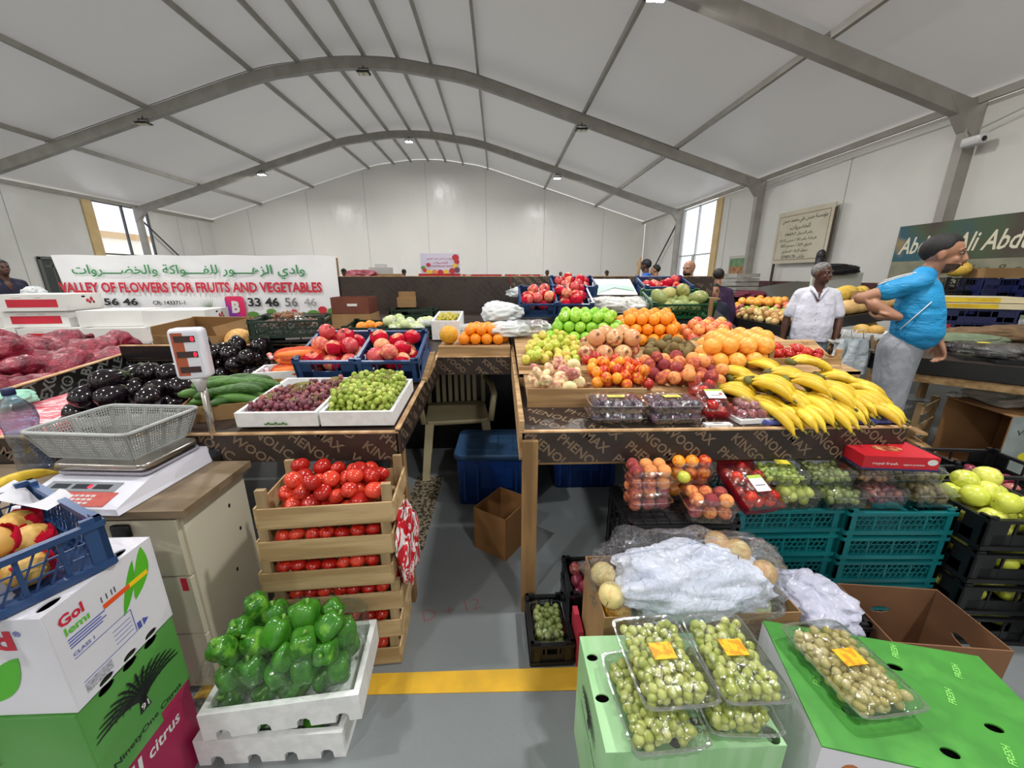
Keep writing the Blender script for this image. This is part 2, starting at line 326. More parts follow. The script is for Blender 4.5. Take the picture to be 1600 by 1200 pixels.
o = MB(); o.box(-19, -18.6, 14, 24, 0, 3.2); o.box(-19.2, -18.5, 14, 24, 3.2, 3.5, 1); tag(o.build('building_outside', [blank, mat('tan_fascia', 'c2a070', rough=.8)]), 'pale building with tan roof edge seen through the dark framed window', 'building')
# dark doorway in the left wall
m = MB(); m.box(X0+.002, X0+.03, 12.75, 14.3, 0, 1.95); dr = struct(m.build('door_1', mat('door_dark', '3b3f3e', rough=.6)))
m = MB(); m.box(X0+.03, X0+.06, 12.75, 12.83, 0, 2.0); m.box(X0+.03, X0+.06, 12.75, 14.3, 1.95, 2.03); m.build('door_frame', mat('door_frame_grey', '5c605e', rough=.5), dr)
m = MB(); m.box(X0+.03, X0+.035, 13.1, 13.14, 0, 1.9); m.box(X0+.03, X0+.035, 12.9, 14.2, 1.72, 1.78); m.build('door_panel', mat('door_line', '565b58', rough=.5), dr)
# red brown skirting boards along the right wall
m = MB(); m.box(X1-.05, X1-.012, 4.2, 12.2, 1.15, 1.32); struct(m.build('baseboard_right', mat('maroon_board', '4a1d22', rough=.6)))
# ------------------------------------------------------------ lamps
lamp_body = mat('lamp_housing', '3a3a3c', rough=.4, metal=.5); lens_off = mat('lamp_lens', 'cfc9a8', rough=.2)
def floodlight(x, Y, z, lit, label, power):
    t = thing('floodlight', label, 'lamp', (x, Y, z), 0, 'floodlights on the roof arches')
    m = MB(); m.box(-.14, .14, -.1, .1, .02, .06); m.box(-.16, .16, -.12, .12, .045, .052)
    m.build('housing', lamp_body, t, True)
    m = MB(); m.tube([(-.12, 0, .04), (-.12, 0, .14), (.12, 0, .14), (.12, 0, .04)], .012, 6); m.tube([(0, 0, .14), (0, 0, .2)], .014, 6); m.build('bracket', lamp_body, t, True)
    m = MB(); m.box(-.12, -.01, -.08, .08, .012, .02); m.box(.01, .12, -.08, .08, .012, .02); m.build('lens', glow('lit_lens', 'ffffff', 60) if lit else lens_off, t, True)
    if power:
        ld = bpy.data.lights.new('flood_beam', 'AREA'); ld.shape = 'RECTANGLE'; ld.size = .3; ld.size_y = .2; ld.energy = power; ld.color = (1, .985, .96)
        lo = bpy.data.objects.new('flood_beam', ld); COL.objects.link(lo); lo.parent = t; lo.location = (0, 0, .005)
    return t
floodlight(-3.32, 16.45, 6.28, True, 'lit twin floodlight under the peak of the far roof arch', LAMP_W)
floodlight(-8.93, 16.45, 5.12, True, 'lit floodlight on the far roof arch, at the window with the dark frame', LAMP_W)
floodlight(2.3, 16.45, 5.08, True, 'lit twin floodlight on the far roof arch, towards the wall with signs', LAMP_W)
floodlight(-8.93, 11.42, 5.12, False, 'unlit floodlight low on the nearer roof arch, over the white banner side', 0)
floodlight(-3.32, 11.42, 6.28, False, 'unlit floodlight under the peak of the nearer roof arch', 0)
floodlight(2.2, 11.42, 5.1, False, 'unlit floodlight on the nearer roof arch, towards the wall with signs', 0)
for x, z in ((-8.6, 5.2), (-3.32, 6.25), (2.2, 5.1)):
    floodlight(x, 6.42, z, True, 'lit floodlight on the roof arch above the stall', LAMP_W*1.0)
    floodlight(x, 1.42, z, True, 'lit floodlight on the roof arch over the camera side', LAMP_W*.8)
    floodlight(x, -3.2, z, True, 'lit floodlight on the last roof arch behind the stall aisle', LAMP_W*.8)
# security camera on the right post
t = thing('security_camera', 'white security camera on the steel post near the wall banner', 'camera', (7.22, 6.4, 3.42))
m = MB(); m.rbox(-.07, .07, -.16, .1, -.06, .06, .03); m.build('housing', mat('camera_white', 'd9d9d9', rough=.3), t, True)
m = MB(); m.tube([(0, .05, .05), (0, .12, .16), (.02, .13, .22)], .02); m.build('bracket', steel, t, True)
m = MB(); m.lathe([(.035, 0), (.035, .012), (.01, .014)], 14, 0, Matrix.Translation((0, -.158, 0)) @ Matrix.Rotation(PI/2, 4, 'X')); m.build('lens', black_ink, t, True)
m = MB(); m.tube([(7.3, 6.55, 3.6), (7.3, 6.6, 3.88), (7.3, 9, 3.86), (7.3, 11.4, 3.8)], .012, 6); m.tube([(7.3, 6.4, 3.6), (7.3, 5.2, 3.86), (7.3, 3, 3.86)], .012, 6)
tag(m.build('cable', mat('white_cable', 'c8c8c4', rough=.5)), 'white cable running along the top of the wall with signs', 'cable')
pts = [(PEAK+x, 6.6+5-.16, z-.03) for x, z in FP if -9 < x < 9]
m = MB(); m.tube(pts, .012, 5); tag(m.build('cable', mat('grey_cable', '8d8d8a', rough=.5)), 'thin grey cable following the curve of the nearer roof arch', 'cable')
# ============================================================ PRODUCE
def lathe_m(prof, n=18, mi=0, top=None):
    return prof
MESH = {}
def cache(key, fn, mats):
    if key not in MESH:
        o = fn().build(key, mats); MESH[key] = o.data; bpy.data.objects.remove(o)
    return MESH[key]
def round_fruit(rz=1., dip=.12, low=.05, n=16, k=10, lobes=0, la=.0, taper=0):
    m = MB(); vs = []; fs = []
    for i in range(k+1):
        a = -PI/2+PI*i/k
        for j in range(n):
            b = 2*PI*j/n; r = math.cos(a)*(1+taper*math.sin(a))*(1+la*math.cos(lobes*b)*(.4+.6*math.cos(a)))
            z = math.sin(a)*rz
            if a > 0: z -= dip*math.exp(-(r/.32)**2)
            else: z += low*math.exp(-(r/.3)**2)
            vs.append((r*math.cos(b), r*math.sin(b), z))
    fs = [(i*n+j, i*n+(j+1) % n, (i+1)*n+(j+1) % n, (i+1)*n+j) for i in range(k) for j in range(n)]
    return m.add(vs, fs, 0, True)
stem_m = mat('fruit_stem', '4a3a22', '6b5a30', rough=.8)
FR = {}
def fruit(kind, geo, mats, child=None): FR[kind] = (geo, mats, child)
fruit('orange', lambda: round_fruit(.96, .05, .03), [mat('orange_peel', 'f08a12', 'f6a02a', 'ee8410', scale=3, rough=.38, bump=.25, bscale=90, bdist=.002, rnd=.3)])
fruit('grapefruit', lambda: round_fruit(.93, .05, .03), [mat('grapefruit_peel', 'f2a53c', 'f5b552', 'ee9440', scale=3, rough=.4, bump=.2, bscale=70, bdist=.002, rnd=.5)])
fruit('green_apple', lambda: round_fruit(.92, .2, .1, taper=.06), [mat('green_apple_skin', '8cc63a', 'a5d44c', '7fb930', scale=4, rough=.25, rnd=.4)], 'stem')
fruit('red_apple', lambda: round_fruit(.9, .2, .1, taper=.06), [mat('red_apple_skin', 'cf4a42', 'f0b45c', 'e07a55', scale=2.2, rough=.28, rnd=.5, stretch=(3, 3, 1), pos=(.35, .7))], 'stem')
fruit('small_apple', lambda: round_fruit(.88, .2, .1), [mat('small_apple_skin', 'b9c84a', 'e0c060', 'ccc94f', scale=2.5, rough=.35, rnd=.5, pos=(.35, .75))], 'stem')
fruit('pale_apple', lambda: round_fruit(.9, .2, .1), [mat('pale_apple_skin', 'c8965c', 'e0cc8c', 'd8b476', scale=2.2, rough=.4, rnd=.5, pos=(.35, .7))], 'stem')
fruit('yellow_apple', lambda: round_fruit(1.08, .2, .1, taper=.1), [mat('yellow_apple_skin', 'c8cf4c', 'd8d86a', 'b8c63c', scale=3, rough=.3, rnd=.4)], 'stem')
def pome():
    m = round_fruit(.92, .0, .04, taper=-.04); return m
def crown():
    m = MB()
    for k in range(6):
        a = k*PI/3; c, s_ = math.cos(a), math.sin(a)
        m.add([(c*.1-s_*.08, s_*.1+c*.08, .86), (c*.1+s_*.08, s_*.1-c*.08, .86), (c*.24, s_*.24, 1.2)], [(0, 1, 2), (2, 1, 0)])
    m.lathe([(.14, .84), (.15, 1.02), (.1, 1.03), (.09, .9)], 8); return m
fruit('pomegranate', pome, [mat('pomegranate_skin', 'd89a6c', 'b04a3c', 'e0c088', scale=1.8, rough=.35, rnd=.5, pos=(.35, .68))], 'crown')
fruit('wrapped_pomegranate', pome, [mat('wrapped_pomegranate_skin', 'c8434a', 'e8a070', 'd96a5c', scale=1.6, rough=.35, rnd=.4, pos=(.35, .68))], 'crown')
fruit('kiwi', lambda: round_fruit(1.3, .03, .03), [mat('kiwi_skin', '6f5f38', '86744a', scale=9, rough=.9, bump=.3, bscale=150, bdist=.002)])
fruit('peach', lambda: round_fruit(.95, .18, .04, n=18), [mat('peach_skin', '8c3038', 'e89a58', 'c4623f', scale=1.7, rough=.75, rnd=.7, pos=(.3, .72))])
fruit('nectarine', lambda: round_fruit(.97, .15, .04), [mat('nectarine_skin', 'b02a22', 'f7a02c', 'e05a2a', scale=1.7, rough=.3, rnd=.6, pos=(.3, .66))])
fruit('flat_peach', lambda: round_fruit(.62, .3, .15, lobes=1, la=.07), [mat('flat_peach_skin', 'b86a6a', 'efe2ac', 'dcae8c', scale=1.8, rough=.7, rnd=.4, pos=(.3, .6))])
fruit('plum', lambda: round_fruit(1.02, .1, .04), [mat('plum_skin', '3a2038', '5f3550', '2c2038', scale=2, rough=.3, rnd=.4)])
fruit('red_plum', lambda: round_fruit(1.0, .1, .04), [mat('red_plum_skin', '7a2a3c', 'b06a5c', '8f3a44', scale=2, rough=.3, rnd=.4)])
fruit('tomato', lambda: round_fruit(.84, .13, .06, n=18, lobes=5, la=.02), [mat('tomato_skin', 'a81c14', 'd0402a', 'b82a1c', scale=2, rough=.22, rnd=.5)])
fruit('mango', lambda: round_fruit(1.35, .02, .02, taper=.08), [mat('mango_skin', '8f9a5a', 'b5ad6c', '7a8c50', scale=2, rough=.5, rnd=.4)])
fruit('yellow_mango', lambda: round_fruit(1.5, .02, .02, taper=.1), [mat('yellow_mango_skin', 'c89a4c', 'd8b462', scale=2, rough=.55, rnd=.4)])
fruit('guava', lambda: round_fruit(1.1, .04, .04, taper=.1), [mat('guava_skin', 'b9c98a', 'cfd6a6', scale=2, rough=.5, rnd=.4)])
fruit('melon', lambda: round_fruit(1.1, .04, .04, n=24, k=14), [mat('melon_rind', 'd8a45c', 'e2b875', 'cf9a52', scale=5, rough=.6, bump=.5, bscale=30, bdist=.004)])
fruit('yellow_melon', lambda: round_fruit(1.0, .03, .03, n=24, k=14), [mat('yellow_melon_rind', 'e0a024', 'ecb83c', 'd08f20', scale=6, rough=.5, bump=.3, bscale=26, bdist=.004)])
fruit('honeydew', lambda: round_fruit(1.35, .02, .02, n=24, k=14), [mat('honeydew_rind', 'd9b040', 'e4c25c', scale=3, rough=.5, bump=.2, bscale=20)])
fruit('butternut', lambda: round_fruit(1.3, .02, .02, n=20, k=14, taper=-.15), [mat('butternut_rind', 'd6a968', 'dfb97c', scale=3, rough=.5)])
fruit('carrot', lambda: MB().lathe([(.02, -2.4), (.2, -1.8), (.5, 0), (.62, 1.4), (.5, 1.7), (.1, 1.75)], 10), [mat('carrot_skin', 'ee7022', 'f28838', scale=5, rough=.5)])
def aubergine():
    return MB().lathe([(.02, -1.25), (.45, -1.18), (.85, -.85), (1.0, -.4), (.95, .1), (.72, .6), (.52, 1.0), (.4, 1.2), (.05, 1.25)], 18)
def calyx():
    m = MB().lathe([(.56, .9), (.5, 1.12), (.3, 1.3), (.1, 1.34), (.09, 1.65), (.02, 1.67)], 8); return m
fruit('aubergine', aubergine, [mat('aubergine_skin', '0e080d', '1a0f18', scale=2, rough=.12, spec=.7)], 'calyx')
def cuke():
    P = [(math.sin(t*1.2-.6)*.12*0, .25*(1-(t*2-1)**2)-.12, -1.9+3.8*t) for t in [i/10 for i in range(11)]]
    return MB().tube(P, [.12, .32, .42, .45, .46, .46, .46, .45, .42, .34, .14], 12)
fruit('cucumber', cuke, [mat('cucumber_skin', '33591f', '4f7c2f', '2b5020', scale=3, rough=.35, bump=.3, bscale=30, bdist=.003, stretch=(3, 3, .7), rnd=.4)])
def pepper():
    m = MB(); n, k = 24, 12; vs = []
    for i in range(k+1):
        t = i/k; a = -PI/2+PI*t
        for j in range(n):
            b = 2*PI*j/n; r = (math.cos(a)**.6 if 0 < i < k else 0)*(.8+.16*t)*(1+.13*math.cos(4*b)*(1 if i else 0)); z = 1.08*math.sin(a)
            z -= .3*math.exp(-(r/.3)**2) if t > .5 else -.2*math.exp(-(r/.35)**2)
            vs.append((r*math.cos(b), r*math.sin(b), z))
    return m.add(vs, [(i*n+j, i*n+(j+1) % n, (i+1)*n+(j+1) % n, (i+1)*n+j) for i in range(k) for j in range(n)], 0, True)
fruit('bell_pepper', pepper, [mat('bell_pepper_skin', '3f7f22', '6aa636', '2f6d1e', scale=1.5, rough=.22, rnd=.3, pos=(.4, .75))], 'pepper_stem')
fruit('courgette', cuke, [mat('courgette_skin', '55722c', '7d9440', scale=4, rough=.4)])
def stem_geo(): return MB().tube([(0, 0, .68), (.03, 0, .85), (.1, .02, 1.02)], .035, 6)
CH = {'stem': (stem_geo, stem_m, 'stem'), 'crown': (crown, mat('dry_crown', '5e4028', 'a87850', scale=6, rough=.8), 'crown'), 'calyx': (calyx, mat('aubergine_calyx', '33402a', '4c5436', rough=.7), 'calyx'),
      'pepper_stem': (lambda: MB().tube([(0, 0, .7), (.03, 0, .95), (.14, .02, 1.2)], [.16, .1, .13], 8), mat('pepper_stem_green', '6a9a3a', rough=.5), 'stem')}
NAMES = {'wrapped_pomegranate': 'pomegranate', 'small_apple': 'apple', 'pale_apple': 'apple', 'green_apple': 'apple', 'red_apple': 'apple', 'yellow_apple': 'apple', 'red_plum': 'plum', 'yellow_mango': 'mango', 'yellow_melon': 'melon', 'honeydew': 'melon', 'butternut': 'squash'}
def spawn(kind, loc, r, label, group=None, rot=None, cat=None, child=True):
    geo, mats, ch = FR[kind]; nm = NAMES.get(kind, kind); me = cache(kind, geo, mats)
    o = bpy.data.objects.new(nm, me); COL.objects.link(o); o.location = loc; o.scale = (r, r, r)
    o.rotation_euler = rot if rot is not None else (random.uniform(0, 6.28), random.uniform(0, 6.28), random.uniform(0, 6.28))
    tag(o, label, cat or nm.replace('_', ' '), group)
    if ch and child:
        g, m_, n_ = CH[ch]; c = bpy.data.objects.new(n_, cache('part_'+ch, g, [m_])); COL.objects.link(c); c.parent = o
    return o
def quad_pt(q, u, v):
    a, b, c, d = [Vector((p[0], p[1])) for p in q]
    return (a*(1-u)+b*u)*(1-v)+(d*(1-u)+c*u)*v
def heap(q, n, r, base, rvar=.08, mound=.4, tries=45, inset=True, zs=1., pk=.9):
    """drop balls one by one where they come to rest lowest: nothing overlaps"""
    C = []; a, b, c, d = [Vector((p[0], p[1])) for p in q]; wx = max((b-a).length, .01); wy = max((d-a).length, .01)
    iu = min(.45, r/wx) if inset else 0; iv = min(.45, r/wy) if inset else 0
    for i in range(n):
        ri = r*(1+RNG.uniform(-rvar, rvar)); best = None
        for _ in range(tries):
            u = RNG.uniform(iu, 1-iu); v = RNG.uniform(iv, 1-iv); p = quad_pt(q, u, v); bz = base(p.x, p.y) if base.__code__.co_argcount == 2 else base(p.y); z = bz+ri*zs
            for x, y, zz, rr in C:
                dd = (x-p.x)**2+(y-p.y)**2; R_ = (ri+rr)*pk
                if dd < R_*R_: z = max(z, zz+math.sqrt(R_*R_-dd)*zs)
            s = z-bz+mound*r*((2*u-1)**2+(2*v-1)**2)
            if best is None or s < best[0]: best = (s, p.x, p.y, z, ri)
        C.append(best[1:])
    return C
def rows(q, r, base, layers=2, jit=.04, drop=0):
    """hexagonal rows in stepped layers"""
    a, b, c, d = [Vector((p[0], p[1])) for p in q]; out = []; W = (b-a).length; D = (d-a).length
    for L_ in range(layers):
        ny = max(1, int((D-L_*r*1.2)/(r*1.8))); nx = max(1, int((W-L_*r*1.3)/(2.04*r)))
        for j in range(ny):
            y0 = r+j*1.8*r+L_*r*1.0
            k = nx-(j % 2 if (nx*2.04*r+r) > W-L_*1.3*r else 0)
            for i in range(k):
                x0 = r+L_*r*1.02+i*2.04*r+(j % 2)*r
                if x0 > W-r*.3 or y0 > D-r*.3: continue
                p = quad_pt(q, x0/W, y0/D)
                out.append((p.x+random.uniform(-jit, jit)*r, p.y+random.uniform(-jit, jit)*r, base(p.y)+r+L_*1.45*r, r, j, L_))
    return out
# ------------------------------------------------------------ containers
def crate_mesh(w, d, h, style='lattice', t=.012, handles=True):
    """frame, and lattice panels, of a plastic produce crate"""
    f = MB(); x, y = w/2, d/2
    f.box(-x, x, -y, y, 0, .008)
    for sx in (-1, 1):
        for sy in (-1, 1):
            a, b = sorted((sx*x, sx*(x-.035))); c, e = sorted((sy*y, sy*(y-t))); f.box(a, b, c, e, 0, h+.012)
            a, b = sorted((sx*x, sx*(x-t))); c, e = sorted((sy*y, sy*(y-.035))); f.box(a, b, c, e, 0, h+.012)
    for z0, z1 in ((0, .018), (h-.014, h)):
        f.box(-x, x, -y-.004, -y+t, z0, z1); f.box(-x, x, y-t, y+.004, z0, z1); f.box(-x-.004, -x+t, -y, y, z0, z1); f.box(x-t, x+.004, -y, y, z0, z1)
    p = MB(); z0, z1 = .018, h-.014; nb = max(3, int(w/.09))
    def panel(L_, M):
        for i in range(1, nb): xx = -L_/2+L_*i/nb; p.box(xx-.004, xx+.004, -.003, .003, z0, z1, 0, M)
        if style == 'lattice':
            hh = z1-z0; n_ = int(L_/.022)
            for i in range(n_+3):
                xx = -L_/2+L_*(i-1)/n_
                for a0, a1 in ((xx, xx+hh*.45),):
                    if a0 < -L_/2 or a1 > L_/2: continue
                    p.hexa([(a0-.0018, -.002, z0), (a0+.0018, -.002, z0), (a0+.0018, .002, z0), (a0-.0018, .002, z0), (a1-.0018, -.002, z1), (a1+.0018, -.002, z1), (a1+.0018, .002, z1), (a1-.0018, .002, z1)], 0, M)
            for k in (1, 2): zz = z0+hh*k/3; p.box(-L_/2, L_/2, -.002, .002, zz-.0018, zz+.0018, 0, M)
        elif style == 'cross':
            hh = z1-z0; n_ = max(2, int(L_/(hh*.45)))
            for i in range(n_):
                a0 = -L_/2+L_*i/n_; a1 = -L_/2+L_*(i+1)/n_
                for s, e in ((a0, a1), (a1, a0)):
                    for o_ in (0, 1):
                        q0, q1 = (z0, z0+hh/2) if o_ == 0 else (z0+hh/2, z1)
                        p.hexa([(s-.003, -.002, q0), (s+.003, -.002, q0), (s+.003, .002, q0), (s-.003, .002, q0), (e-.003, -.002, q1), (e+.003, -.002, q1), (e+.003, .002, q1), (e-.003, .002, q1)], 0, M)
            p.box(-L_/2, L_/2, -.003, .003, z0+hh*.45, z0+hh*.55, 0, M)
        else:
            hh = z1-z0; p.box(-L_/2, L_/2, -.002, .002, z0, z0+hh*.45, 0, M); p.box(-L_/2, -L_/4, -.002, .002, z0, z1, 0, M); p.box(L_/4, L_/2, -.002, .002, z0, z1, 0, M)
    panel(w-.02, Matrix.Translation((0, -y+.006, 0))); panel(w-.02, Matrix.Translation((0, y-.006, 0)))
    R_ = Matrix.Rotation(PI/2, 4, 'Z'); panel(d-.02, Matrix.Translation((-x+.006, 0, 0)) @ R_); panel(d-.02, Matrix.Translation((x-.006, 0, 0)) @ R_)
    return f, p
CR = {}
def crate(label, loc, rz, w, d, h, m, style='lattice', group=None, tilt=0, cat='crate', name='plastic_crate'):
    key = (w, d, h, m.name, style)
    if key not in CR:
        f, p = crate_mesh(w, d, h, style); a = f.build('crate_frame', m); b = p.build('lattice_panel', m); CR[key] = (a.data, b.data)
        bpy.data.objects.remove(a); bpy.data.objects.remove(b)
    t = bpy.data.objects.new(name, CR[key][0]); COL.objects.link(t); t.location = loc; t.rotation_euler = (tilt, 0, rz); tag(t, label, cat, group)
    c = bpy.data.objects.new('lattice_panel', CR[key][1]); COL.objects.link(c); c.parent = t
    return t
def open_box(label, loc, rz, w, d, h, m, t=.004, holes=True, flaps=(), name='cardboard_box', tilt=0, cat='box', inner=None, group=None, low_front=0):
    o = thing(name, label, cat, loc, rz, group); o.rotation_euler = (tilt, 0, rz); b = MB(); x, y = w/2, d/2
    b.box(-x, x, -y, y, 0, t)
    for L_, off, ang in ((w, -y, 0), (w, y, PI), (d, x, PI/2), (d, -x, -PI/2)):
        hh = h-low_front if ang == 0 else h
        hs = [oval(0, hh*.72, .035, .014)] if holes and hh > .06 else []
        M = Matrix.Rotation(ang, 4, 'Z') @ Matrix.Translation((0, -abs(off), 0)) @ Matrix.Rotation(PI/2, 4, 'X')
        if L_ == d and abs(ang) == PI/2: L_ -= 2*t+.0004
        b.plate([(-L_/2, t), (L_/2, t), (L_/2, hh), (-L_/2, hh)], hs, t, 0, M)
    b.build('box_body', m, o, True)
    for side, L_, ang, fl in flaps:                        # side 0 front,1 right,2 back,3 left; fl length; ang from vertical outward
        LL = w if side in (0, 2) else d; dd = y if side in (0, 2) else x; a = (0, PI/2, PI, -PI/2)[side]
        q = MB(); M = Matrix.Rotation(a, 4, 'Z') @ Matrix.Translation((0, -dd, h)) @ Matrix.Rotation(ang, 4, 'X')
        q.box(-LL/2*.98, LL/2*.98, -.0, t, 0, fl, 0, M); q.build('flap', m, o, True)
    return o
def tray(label, loc, rz, w, d, h, m, name='foam_tray', group=None, t=.015, flare=1.0, tilt=0, notches=0, cat='tray'):
    b = MB(); x, y = w/2, d/2; o = None
    b.rbox(-x+t, x-t, -y+t, y-t, .034 if notches else 0, .034+t if notches else t, .02)
    for L_, off, ang in ((w, y, 0), (w, y, PI), (d, x, PI/2), (d, x, -PI/2)):
        M = Matrix.Rotation(ang, 4, 'Z') @ Matrix.Translation((0, -abs(off), 0)) @ Matrix.Rotation(PI/2, 4, 'X')
        if abs(ang) == PI/2: L_ -= 2*t+.0004
        P = [(-L_/2, 0)]
        for k in range(notches):
            c = -L_/2+L_*(k+.5)/notches
            if ang in (0, PI): P += [(c-.02, 0), (c-.018, h*.24), (c-.009, h*.33), (c+.009, h*.33), (c+.018, h*.24), (c+.02, 0)]
        P += [(L_/2, 0), (L_/2, h), (-L_/2, h)]
        b.plate(P, [], t, 0, M)
    o = b.build(name, m); o.location = loc; o.rotation_euler = (tilt, 0, rz); return tag(o, label, cat, group)
def clam(label, loc, rz, w, d, h, group=None, tilt=0, base=None, sticker=None, name='clamshell_pack', lidh=.35, rx=0):
    """clear hinged box: ribbed tray, flange and lid"""
    k = ('clam', w, d, h, lidh)
    if k not in CR:
        x, y = w/2, d/2; zf = h*(1-lidh)
        a = MB(); n = 5
        def ring(s, z, bulge): 
            P = []
            for i in range(40):
                tt = i/40*4; e = int(tt); f = tt-e; q = [(-1, -1), (1, -1), (1, 1), (-1, 1)]; p0 = q[e]; p1 = q[(e+1) % 4]
                px, py = p0[0]+(p1[0]-p0[0])*f, p0[1]+(p1[1]-p0[1])*f; cr = 1-.06*(abs(px*py))**6
                wv = 1+bulge*(1 if i % 2 else -1); P.append((px*x*s*cr*wv, py*y*s*cr*wv, z))
            return P
        R_ = [ring(.86, 0, 0), ring(.88, .002, .012), ring(.93, zf*.8, .012), ring(.94, zf, 0)]
        vs = sum(R_, []); fs = [(i*40+j, i*40+(j+1) % 40, (i+1)*40+(j+1) % 40, (i+1)*40+j) for i in range(3) for j in range(40)]+[tuple(range(39, -1, -1))]
        a.add(vs, fs, 0, True)
        fl_ = MB(); Rf = [ring(.94, zf, 0), ring(1.0, zf, 0), ring(1.0, zf+.003, 0), ring(.94, zf+.003, 0)]
        fl_.add(sum(Rf, []), [(i*40+j, i*40+(j+1) % 40, (i+1)*40+(j+1) % 40, (i+1)*40+j) for i in range(3) for j in range(40)], 0, False)
        l = MB(); Rl = [ring(.93, zf+.003, 0), ring(.9, zf+(h-zf)*.3, .006), ring(.86, h-.006, .006), ring(.8, h, 0), ring(.5, h+.001, 0), ring(.05, h-.001, 0)]
        l.add(sum(Rl, []), [(i*40+j, i*40+(j+1) % 40, (i+1)*40+(j+1) % 40, (i+1)*40+j) for i in range(5) for j in range(40)], 0, True)
        ds = []
        for mb, nm, mm in ((a, 'clam_base', clear), (fl_, 'clam_flange', clear_edge), (l, 'clam_lid', clear)):
            oo = mb.build(nm, mm); ds.append(oo.data); bpy.data.objects.remove(oo)
        CR[k] = ds
    ds = CR[k]; t = bpy.data.objects.new(name, ds[0]); COL.objects.link(t); t.location = loc; t.rotation_euler = (tilt, rx, rz); tag(t, label, 'fruit pack', group)
    if base is not None:
        t.data = ds[0].copy(); t.data.materials.clear(); t.data.materials.append(base)
    for dd, nm in ((ds[1], 'flange'), (ds[2], 'lid')):
        c = bpy.data.objects.new(nm, dd); COL.objects.link(c); c.parent = t
    if sticker:
        sx, sy, ms, body, mi = sticker; q = MB(); q.box(-sx/2, sx/2, -sy/2, sy/2, h+.0015, h+.0025); s_ = q.build('sticker', ms, t, True)
        if body: write(body, Matrix.Translation((0, 0, h+.003)), -sx*.38, -sy*.3, sx*.38, sy*.3, mi, s_, 'print', local=True)
    return t
clear_edge = film('clear_plastic_edge', 'f4f7f6', .3, .1, .2, 30)
def grapes(name, spots, r, m, label, group, el=1.25, cat='grapes'):
    mb = MB()
    for x, y, z, rr in spots:
        M = Matrix.Translation((x, y, z)) @ Euler((RNG.uniform(-.9, .9), RNG.uniform(-.9, .9), RNG.uniform(0, 3))).to_matrix().to_4x4()
        mb.ball((0, 0, 0), (rr, rr, rr*el), 9, 6, int(RNG.integers(0, len(m))), M)
    # stalks through the bunch
    c = spots[0]
    st = MB()
    for p in spots[1::4]: st.tube([(c[0], c[1], c[2]), ((c[0]+p[0])/2, (c[1]+p[1])/2, max(c[2], p[2])+r*.4), (p[0], p[1], p[2]+r*.6)], r*.11, 4)
    o = mb.build(name, m); tag(o, label, cat, group); st.build('stalk', mat('grape_stalk', '8f8a4a', rough=.7), o); return o
def banana_mesh():
    m = MB(); P = []; R_ = []
    for i in range(13):
        t = i/12; a = (t-.5)*1.5; P.append((.5*0, -math.cos(a)*.62+.45, math.sin(a)*.75)); R_.append([.03, .04, .08, .1, .11, .115, .115, .112, .105, .09, .06, .032, .028][i])
    m.tube(P, R_, 6); return m
bmat = mat('banana_peel', 'd8b42a', 'e8cc40', 'cfa824', scale=2.5, rough=.45, rnd=.4); btip = mat('banana_tip', '4a4220', '6a6a2a', rough=.7)
def banana_hand(label, loc, rz, n=5, L_=.19, pitch=0, group=None, roll=0, spread=.16):
    """one hand of bananas: fingers fanned out from a common stalk"""
    t = thing('banana_bunch', label, 'bananas', loc, rz, group); t.rotation_euler = (pitch, roll, rz)
    me = cache('banana', banana_mesh, [bmat]); me2 = cache('banana_tip', lambda: MB().tube([(0, -.02, -.53), (0, .0, -.57), (0, .02, -.6)], [.03, .026, .024], 6), [btip])
    for i in range(n):
        a = (i-(n-1)/2)
        o = bpy.data.objects.new('banana', me); COL.objects.link(o); o.parent = t; o.scale = (L_/1.1,)*3
        o.location = (a*L_*.19, .0, L_*.13+random.uniform(0, .006)-abs(a)*.004); o.rotation_euler = (-PI/2+random.uniform(-.1, .1), 0, a*spread)
        e = bpy.data.objects.new('banana_end', me2); COL.objects.link(e); e.parent = o
    q = MB(); q.tube([(-n*.012, L_*.44, L_*.12), (0, L_*.52, L_*.1), (n*.012, L_*.44, L_*.12)], [.012, .017, .012], 8); q.build('stalk', btip, t, True); return t
# ============================================================ THE STALL TABLES
KL = ['KINGOMAX   PHENOLIC   WOOD', 'PHENOLIC  KINGOMAX   PHENOLIC   KINGOMAX', 'KINGOMAX   PHENOLIC   KINGOMAX   WOOD', 'WOOD  KINGOMAX   PHENOLIC   KINGOMAX', 'KINGOMAX   PHENOLIC   KINGOMAX   PHENOLIC', 'PHENOLIC  KINGOMAX   PHENOLIC']
def kings(W, Hh, M, parent, size=.06, ang=-.7, ink=None):
    reach = (W+Hh)*1.1; nl = int(reach/(size*1.35))+2; rep = int(reach/(size*9))+1
    body = [(KL[i % 6]+'   ')*rep for i in range(nl)]
    return pattern_text(body, W, Hh, size, ang, M, ink or phenolic_ink, parent, gap=1.35)
fascia_m = phenolic
def deck(parent, x0, x1, y0, y1, name='table_top', m=None):
    b = MB(); b.hexa([(x0, y0, tz(y0)-.02), (x1, y0, tz(y0)-.02), (x1, y1, tz(y1)-.02), (x0, y1, tz(y1)-.02), (x0, y0, tz(y0)), (x1, y0, tz(y0)), (x1, y1, tz(y1)), (x0, y1, tz(y1))])
    return b.build(name, m or phenolic, parent)
def post(parent, x, y, h, w_=.062, d=.045, m=None):
    b = MB(); b.box(x-w_/2, x+w_/2, y-d/2, y+d/2, 0, h); return b.build('leg', m or wood_v, parent)
